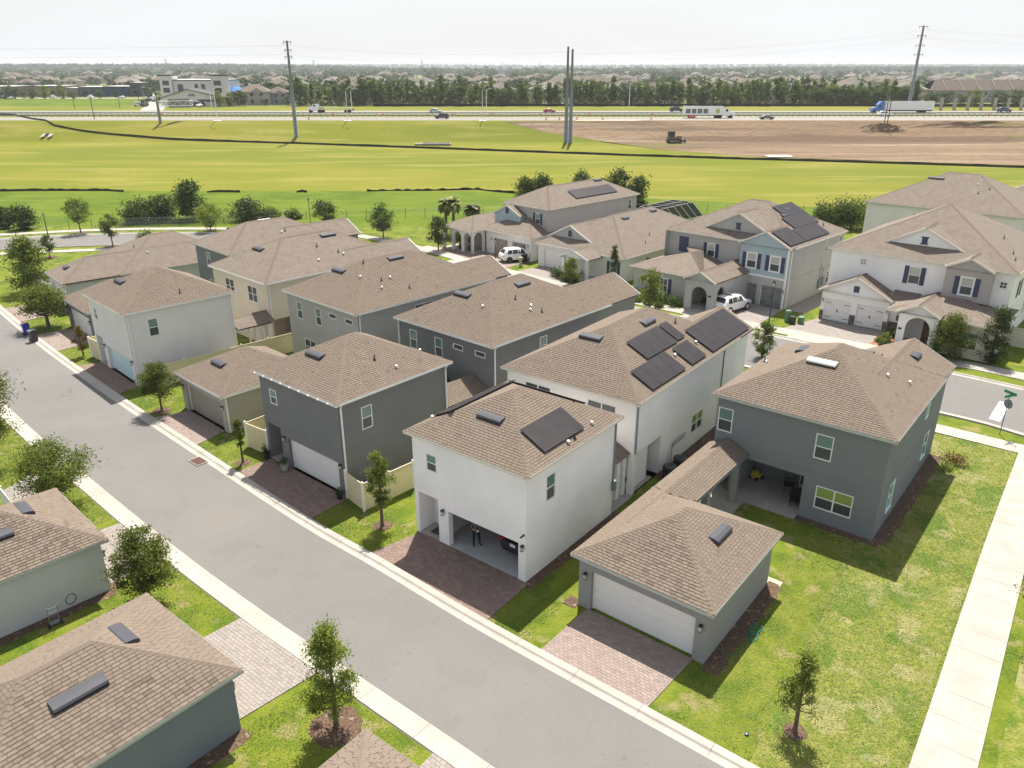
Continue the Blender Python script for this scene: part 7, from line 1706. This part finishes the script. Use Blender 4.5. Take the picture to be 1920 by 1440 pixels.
# ---- commercial buildings
def block(label, u0, u1, vb, vt, dep, wm, cat='shop building', y=None, rooftop=None, win=(), name='shop', parapet=None):
    y = y or GT((u0 + u1) / 2, vb)[1]; x0, x1 = hx(u0, y), hx(u1, y); H = (HC - ZH) - (vt - 130) * y / (FPX / CT) * 1.0
    H = HT((0, y, ZH), vt); e = tag(empty(name, (x0, y, ZH)), label, cat); W_ = x1 - x0; b = MB(); b.box(0, W_, 0, dep, 0, H); b.build('wall', wm, e); b = MB(); b.box(-.3, W_ + .3, -.3, dep + .3, H, H + .35); b.build('parapet', parapet or M_dark, e); b = MB(); b.box(.2, W_ - .2, .2, dep - .2, H + .35, H + .42); b.build('roof', rooftop or M_trim, e)
    for (a, c, z0, z1) in win: b = MB(); b.box(W_ * a, W_ * c, -.06, .1, H * z0, H * z1); b.build('window', M_cglass, e)
    return e, W_, H
M_cwall = mat('pale_shop_wall', (.62, .61, .58), .9); M_dwall = mat('slate_shop_wall', (.10, .12, .14), .9); M_bwall = mat('brown_shop_wall', (.26, .21, .17), .9)
e, W_, H = block('white three storey building behind the gabled shop', 311, 424, 193, 151, 22, M_cwall, y=372, win=((.24, .33, .55, .85), (.52, .58, .55, .85), (.63, .69, .55, .85), (.24, .33, .15, .4), (.52, .69, .15, .4)), cat='office building', name='office_building')
for a, c in ((0, .15), (.84, 1.0)):
    b = MB(); b.box(W_ * a - .6, W_ * c + .6, -1.5, 6, 0, H + 2.0); b.build('tower', M_cwall, e); b = MB(); b.box(W_ * a - 1, W_ * c + 1, -1.9, 6.4, H + 2.0, H + 2.5); b.build('tower_cap', M_dark, e)
    for z in (.15, .5, .8): b = MB(); b.box(W_ * a + .6, W_ * c - .6, -1.58, -1.4, H * z, H * z + 2.0); b.build('window', M_cglass, e)
y = 352; x0, x1 = hx(304, y), hx(428, y); W_ = x1 - x0; e = tag(empty('gabled_shop', (x0, y, ZH)), 'low gabled grey shop with dark roof and plum coloured doors', 'shop building'); b = MB(); b.box(0, W_, 0, 12, 0, 3.6); b.face([(0, -.01, 3.6), (W_, -.01, 3.6), (W_ * .42, -.01, 6.8)]); b.build('wall', M_cwall, e)
b = MB()
for yy in (0,):
    b.quadgrid([[(-.8, -.8, 3.3), (W_ * .42, -.8, 7.1), (W_ + .8, -.8, 3.3)], [(-.8, 13, 3.3), (W_ * .42, 13, 7.1), (W_ + .8, 13, 3.3)]]); b.quadgrid([[(-.8, -.8, 3.0), (W_ * .42, -.8, 6.8), (W_ + .8, -.8, 3.0)], [(-.8, -.8, 3.3), (W_ * .42, -.8, 7.1), (W_ + .8, -.8, 3.3)]])
b.build('roof', M_dark, e); b = MB(); b.box(W_ * .42, W_ * .68, -.15, .1, 0, 1.6); b.build('door', mat('plum_door', (.05, .03, .09), .5), e); b = MB(); b.box(W_ * .2, W_ * .4, -.1, .1, 1.8, 2.8); b.box(W_ * .55, W_ * .8, -.1, .1, 1.8, 2.8); b.box(W_ * .84, W_ * .98, -.1, .1, 1.8, 2.8); b.build('window', M_cglass, e); b = MB(); b.box(W_ * .42, W_ * .52, -.2, .0, 4.1, 5.0); b.build('shop_sign', M_steel, e); b = MB(); b.box(W_ * .42, W_ * .6, -1.8, .0, 2.0, 2.25); b.bar((W_ * .42, -1.7, 0), (W_ * .42, -1.7, 2.1), .3); b.bar((W_ * .69, -1.7, 0), (W_ * .69, -1.7, 2.1), .3); b.build('canopy', M_trim, e)
block('grey shop cut by the left edge', -30, 30, 182, 163, 18, M_bwall, win=((.1, .9, .1, .5),)); block('shop with white roof and brick front behind the parking', 62, 122, 181, 162, 18, M_bwall, win=((.3, .45, .1, .6), (.55, .7, .1, .6)))
block('brown shop between the white roofed and slate shops', 123, 148, 181, 166, 16, M_bwall, win=((.2, .8, .1, .5),)); block('dark slate shop with white diagonal fascia', 150, 196, 181, 164, 16, M_dwall, win=((.1, .35, .1, .55), (.5, .9, .1, .4)))
block('dark blue shop left of the corner tower', 197, 245, 181, 163, 16, mat('navy_shop_wall', (.05, .08, .13), .9), win=((.75, .95, .1, .4),)); block('corner shop tower with white cap left of the side street', 246, 268, 181, 156, 12, M_dwall, win=((.2, .85, .05, .45), (.2, .85, .6, .85)))
sheet('side_street', [[(hx(u, yy) + o_, yy, ZH + .06) for o_ in (0, 9)] for yy, u in ((315, 262), (352, 271), (452, 274), (560, 280))], M_conc); sheet('car_park', [[(x, y, ZH + .05) for x in (-420, -180)] for y in (447, 456)], M_conc)
for i, (u, y) in enumerate([(8, 440), (22, 440), (100, 450), (120, 450), (171, 450), (230, 450), (262, 352), (272, 356), (283, 400), (287, 430), (294, 520), (375, 345)]): car('parked_car', 'small parked car in front of the far shops', (hx(u, y), y, ZH + .06), random.choice((0, 1.57)) if i > 5 else 1.57, random.choice((M_paint, M_paint, M_cars, M_carb)), SED if i % 2 else SUV, 4.6, 'car', 'cars parked by the far shops', 0)
e = tag(empty('blue_tent', (hx(447, 385), 385, ZH)), 'bright blue canopy roof right of the white office building', 'canopy'); b = MB(); b.lathe([(5.6, 5.4), (2.5, 6.8), (.4, 7.4)], n=8); b.build('canopy_roof', mat('bright_blue_fabric', (.01, .13, .42), .8), e); b = MB()
for k in range(4): a = .78 + k * 1.57; b.tube([(4.5 * math.cos(a), 4.5 * math.sin(a), 0), (4.5 * math.cos(a), 4.5 * math.sin(a), 5.5)], .15, 5)
b.build('pole', M_steel, e)
# ---- far suburb
FARR = [mat('far_roof_%s' % n, c, .95) for n, c in (('tan', (.15, .132, .112)), ('grey', (.14, .132, .122)), ('brown', (.125, .106, .09)), ('pale', (.20, .185, .165)), ('red', (.14, .112, .098)))]
FARW = [mat('far_wall_%s' % n, c, .95) for n, c in (('cream', (.42, .38, .32)), ('grey', (.33, .33, .33)), ('beige', (.36, .32, .27)))]
def far_mesh(w_, d, hh, st):
    b = MB(); b.box(-w_ / 2, w_ / 2, -d / 2, d / 2, 0, hh, 0); o_ = .5; zr = hh + (min(w_, d) / 2 + o_) * .5; k = min(w_, d) / 2 + o_; x, y = w_ / 2 + o_, d / 2 + o_
    R1, R2 = ((-x + k, 0, zr), (x - k, 0, zr)); b.face([(-x, -y, hh), (x, -y, hh), R2, R1], 1); b.face([(x, y, hh), (-x, y, hh), R1, R2], 1); b.face([(-x, y, hh), (-x, -y, hh), R1], 1); b.face([(x, -y, hh), (x, y, hh), R2], 1)
    b.face([(-w_ * .1, -y - .4, hh * .95), (w_ * .4, -y - .4, hh * .95), (w_ * .15, -y - .4, hh + w_ * .13)], 0); b.face([(-w_ * .1, -y - .4, hh * .95), (w_ * .15, -y - .4, hh + w_ * .13), (w_ * .15, 0, hh + w_ * .13)], 1); b.face([(w_ * .4, -y - .4, hh * .95), (w_ * .15, -y - .4, hh + w_ * .13), (w_ * .15, 0, hh + w_ * .13)], 1)
    for i in range(st):
        for j in range(3): b.box(-w_ * .38 + j * w_ * .3, -w_ * .38 + j * w_ * .3 + 1.3, -d / 2 - .05, -d / 2 + .02, .9 + i * 3, 2.3 + i * 3, 2)
    return b
FM = [(far_mesh(*a).mesh('far_house', [FARW[i % 3], FARR[i % 5], M_cglass])) for i, a in enumerate([(15, 12, 5.8, 2), (13, 14, 5.8, 2), (18, 13, 3.2, 1), (16, 12, 5.8, 2), (12, 12, 5.8, 2), (20, 14, 5.8, 2), (14, 11, 3.0, 1), (22, 12, 5.8, 2)])]
rg = np.random.default_rng(5); placed = []; nfh = 0
def far_ok(x, y, r=17):
    for a, c in placed:
        if abs(a - x) < r and abs(c - y) < r * .8: return False
    return True
for lb, u, y, i, s in (('beige far house nearest to the blue canopy', 481, 372, 0, .95), ('pale gabled far house right of the beige one', 524, 376, 4, .85), ('cream far house behind the left steel pole', 575, 392, 6, .9)):
    o = link_mesh('suburban_house', FM[i], None, (hx(u, y), y, ZH), (0, 0, .1), (s, s, s)); tag(o, lb, 'house'); placed.append((hx(u, y), y))
tries = 0
while nfh < 297 and tries < 12000:
    tries += 1; y = 395 + 1300 * rg.uniform() ** 1.6; x = rg.uniform(-.72, .72) * y
    u = 960 + x / y * FPX * 1.05
    if u < 290 and y < 560: continue
    if 290 <= u < 560 and y < 480: continue
    if u > 1700 and y < 520: continue
    if not far_ok(x, y): continue
    placed.append((x, y)); o = link_mesh('suburban_house', FM[int(rg.integers(0, 8))], None, (x, y, ZH + max(0, (y - 900)) * .004), (0, 0, rg.choice([0, 1.57, .3, -.35, .1])), (1, 1, 1)); nfh += 1
    tag(o, 'hip roofed suburban house in the hazy estate beyond the highway', 'house', 'suburban houses beyond the highway')
# long terrace at the right edge
y = 395; x0 = hx(1738, y); e = tag(empty('terrace_house', (x0, y, ZH)), 'long grey terrace with red brown roof and fire walls at right', 'terrace'); b = MB(); b.box(0, 130, 0, 12, 0, 5.6); b.build('wall', FARW[1], e); b = MB(); b.quadgrid([[(-.5, -.7, 5.4), (130, -.7, 5.4)], [(5, 6, 10.2), (130, 6, 10.2)], [(-.5, 12.7, 5.4), (130, 12.7, 5.4)]]); b.build('roof', FARR[4], e)
for k in range(1, 16): b = MB(); b.bar((k * 8, -.8, 5.6), (k * 8, 6, 10.45), .25); b.build('fire_wall', FARW[2], e); b = MB(); b.box(k * 8 - 5, k * 8 - 3.6, -.1, .1, 3.2, 4.6); b.box(k * 8 - 5.6, k * 8 - 2.8, -1.4, .1, 2.35, 2.5, 1); b.build('window', [M_cglass, M_trim], e)
# ---- pines and other far trees
def tree_mesh(name, seed, H, R, h0, shape, n, leaf, k, sig, mt, trunk=.16):
    V, tone, tr = tree_parts(seed, H, R, h0, shape, n, leaf, k, sig, trunk)
    q = [[tr.v[i] for i in f] for f in tr.f if len(f) == 4]; A = np.concatenate([V, np.array(q)]); mi = np.concatenate([np.zeros(len(V)), np.ones(len(q))]); return quads_mesh(name, A, [mt, M_bark], np.concatenate([tone, np.full(len(q), .5)]), mi)
PM = [tree_mesh('pine', 200 + i, 11, 2.1 + .3 * (i % 3), 2.2 + (i % 2) * 1.2, ['cone', 'egg', 'oval'][i % 3], 650, .42, 26, .2, M_pine) for i in range(5)]
BMs = [tree_mesh('broad_tree', 220 + i, 8, 3.6, 1.2, ['round', 'egg', 'umbrella'][i % 3], 700, .42, 26, .22, [M_farleaf, M_leaf, M_leafd][i % 3], .2) for i in range(4)]
def ptree(u, y, meshes, s, lab, grp, name, nm=None):
    o = link_mesh(name, meshes[int(rg.integers(0, len(meshes)))], None, (hx(u, y), y, ZH - .1), (0, 0, rg.uniform(0, 6)), (s * rg.uniform(.9, 1.15), s * rg.uniform(.9, 1.15), s * rg.uniform(.85, 1.12))); tag(o, lab, 'tree', grp); return o
u = 556.0
while u < 1500:
    for r in range(2): ptree(u + rg.uniform(-6, 6), 356 + r * 12 + rg.uniform(-3, 6), PM if rg.uniform() < .85 else BMs, rg.uniform(.7, 1.08), 'pine in the long dark pine belt beyond the highway', 'pines of the belt beyond the highway', 'pine_tree')
    u += rg.uniform(9, 13.5)
while u < 1720:
    for r in range(2): ptree(u + rg.uniform(-5, 5), 358 + r * 9, BMs + PM[:2], .95, 'bushy tree between the pine belt and the terrace', 'bushy trees right of the pine belt', 'roadside_tree')
    u += 12
for u in (1744, 1770, 1800, 1826, 1862, 1884, 1905, 1925): ptree(u, 345, BMs, .85 if u != 1800 else .8, 'tree between the white sound wall posts', 'trees behind the sound wall posts', 'roadside_tree')
for u, y, s in ((411, 348, .75), (432, 352, .8), (447, 355, .85), (458, 354, .6), (270, 346, .45), (275, 350, .35), (300, 380, .7), (16, 440, .8), (30, 443, .7), (45, 442, .6), (62, 438, .6), (86, 440, .9), (118, 440, .85), (138, 438, .5), (188, 440, .7), (218, 440, .65), (500, 362, .4), (540, 356, .5)): ptree(u, y, BMs, s, 'tree planted near the far shops', 'trees round the far shops', 'roadside_tree')
# mass of trees of the estate and the woods behind, joined
def tree_mass(name, label, P, S, n, leaf, mtl, seed):
    r_ = np.random.default_rng(seed); N_ = len(P); C_ = np.repeat(P, n, 0); s = np.repeat(S, n)[:, None]; d = r_.normal(0, 1, (N_ * n, 3)); d /= np.linalg.norm(d, axis=1)[:, None]; d *= r_.uniform(.3, 1, (N_ * n, 1)) ** .5
    Q = C_ + d * s * np.array([.62, .62, .55]) + np.array([0, 0, .55]) * s
    a = r_.normal(0, 1, (N_ * n, 3)); a /= np.linalg.norm(a, axis=1)[:, None]; e_ = r_.normal(0, 1, (N_ * n, 3)); e_ -= a * (e_ * a).sum(1)[:, None]; e_ /= np.linalg.norm(e_, axis=1)[:, None]; L_ = leaf * s * r_.uniform(.6, 1.3, (N_ * n, 1))
    V = np.stack([Q - a * L_, Q + e_ * L_ * .7, Q + a * L_, Q - e_ * L_ * .7], 1); tone = np.clip(np.repeat(r_.uniform(.1, .9, N_), n) + r_.normal(0, .18, N_ * n), 0, 1)
    return tag(link_mesh(name, quads_mesh(name, V, mtl, tone)), label, kind='stuff')
P = [(hx(u_, y_), y_, ZH - .3) for u_, y_ in zip(rg.uniform(560, 1740, 420), rg.uniform(353, 380, 420))]
tree_mass('undergrowth', 'low brush at the foot of the pine belt', np.array(P), rg.uniform(1.2, 3.2, 420), 60, .16, leafmat('brush_leaf', (.06, .07, .03), (.17, .15, .07), .2), 9)
P, S = [], []
while len(P) < 1700:
    y = 405 + 2300 * rg.uniform() ** 1.35; x = rg.uniform(-.75, .75) * y; u = 960 + x / y * FPX * 1.05
    if u < 290 and y < 560 or 290 <= u < 470 and y < 440 or (u > 1700 and y < 480) or (u > 1480 and rg.uniform() < .6): continue
    if any(abs(a - x) < 8 and abs(c - y) < 7 for a, c in placed[:]) : continue
    P.append((x, y, ZH + max(0, (y - 900)) * .004)); S.append(rg.uniform(4.5, 8.5) * (1 + max(0, y - 900) * .0006))
tree_mass('estate_trees', 'scattered trees among the far suburban houses', np.array(P), np.array(S), 90, .16, M_farleaf, 3)
# wooded hills on the horizon
M_hill = mat('wooded_hill', (.030, .058, .022), .95, col2=(.060, .095, .035), ns=.02, nd=8, bump=(.03, 1, 8))
def hill(name, y0, y1, prof, seed):
    r_ = np.random.default_rng(seed); n = 160; X = np.linspace(-1.1 * y0, 1.1 * y0, n); rows = []
    ph = r_.uniform(0, 6, 8)
    for j in range(7):
        t = j / 6; y = y0 + (y1 - y0) * t; r = []
        for i, x in enumerate(X):
            U = 960 + x / y0 * FPX * 1.05; top = np.interp(U, [p[0] for p in prof], [p[1] for p in prof]); w_ = sum(math.sin(x * f + ph[k]) * a for k, (f, a) in enumerate(((.004, 2.0), (.011, 1.2), (.03, .8), (.08, .5))))
            r.append((x, y, ZH - 1 + max(0, (top + w_)) * (math.sin(math.pi * min(t * 1.0, .5)) if t < .5 else 1 - (t - .5) * .6)))
        rows.append(r)
    b = MB(); b.quadgrid(rows); tag(b.build(name, M_hill, smooth=True), kind='structure'); P = []
    for _ in range(5200):
        x = r_.uniform(-.8, .8) * y0; t = r_.uniform(.02, .5); y = y0 + (y1 - y0) * t; U = 960 + x / y0 * FPX * 1.05; top = np.interp(U, [p[0] for p in prof], [p[1] for p in prof])
        if top < 3: continue
        P.append((x, y, ZH - 1 + top * math.sin(math.pi * t) - 1))
    return np.array(P)
P1 = hill('near_wooded_hill', 2100, 3300, [(0, 25), (300, 26), (560, 20), (700, 13), (900, 9), (1150, 8), (1400, 12), (1700, 18), (2000, 18)], 3)
tree_mass('hill_wood', 'hazy wood covering the nearer hills', P1, np.random.default_rng(1).uniform(6, 10, len(P1)), 30, .18, M_hillleaf, 5)
P2 = hill('far_wooded_hill', 4200, 6000, [(0, 34), (500, 36), (760, 35), (1000, 31), (1300, 33), (1500, 37), (1900, 36)], 4)
tree_mass('hill_wood', 'hazy wood covering the farther hills', P2, np.random.default_rng(2).uniform(8, 13, len(P2)), 26, .2, M_hillleaf, 6)
# lattice towers on the horizon
for lb, u, vt in (('left', 314, 110), ('second', 590, 112), ('third', 792, 112), ('fourth', 942, 116), ('right', 1011, 118)):
    y = 2600; x = hx(u, y); H = HT((0, y, ZH), vt); e = tag(empty('lattice_tower', (x, y, ZH)), {'left': 'leftmost lattice power tower on the horizon', 'second': 'lattice power tower on the horizon right of the left steel pole', 'third': 'tallest looking lattice tower on the horizon near the middle', 'fourth': 'faint lattice tower left of the twin poles', 'right': 'faintest lattice tower nearest to the twin poles'}[lb], 'lattice tower', 'lattice towers on the horizon'); b = MB()
    for s in (-1, 1):
        for q in (-1, 1): b.tube([(s * 5, q * 5, 0), (s * 1.2, q * 1.2, H * .6), (s * .6, q * .6, H)], .35, 3)
    for k in range(8): z = H * k / 8; w_ = 5 - 4.2 * k / 8; b.tube([(-w_, -w_, z), (w_, -w_, z + H / 8)], .25, 3); b.tube([(w_, -w_, z), (-w_, -w_, z + H / 8)], .25, 3)
    b.build('frame', M_steel, e); b = MB()
    for f in (.68, .8, .92): b.tube([(-7, 0, H * f), (7, 0, H * f)], .35, 3)
    b.build('crossarm', M_steel, e)
# ---- haze
b = MB(); b.box(-7000, 7000, -300, 7200, -2.0, 75.0); hz = b.build('haze', bpy.data.materials.new('haze')); hm = hz.data.materials[0]; hm.use_nodes = True; t = hm.node_tree; t.nodes.clear(); o = t.nodes.new('ShaderNodeOutputMaterial'); v = t.nodes.new('ShaderNodeVolumePrincipled'); v.inputs['Color'].default_value = (.90, .94, 1.0, 1); v.inputs['Density'].default_value = HAZE_D; v.inputs['Anisotropy'].default_value = 0.2; t.links.new(v.outputs[0], o.inputs['Volume']); hz['kind'] = 'stuff'; hz['label'] = 'thin pale haze in the air'
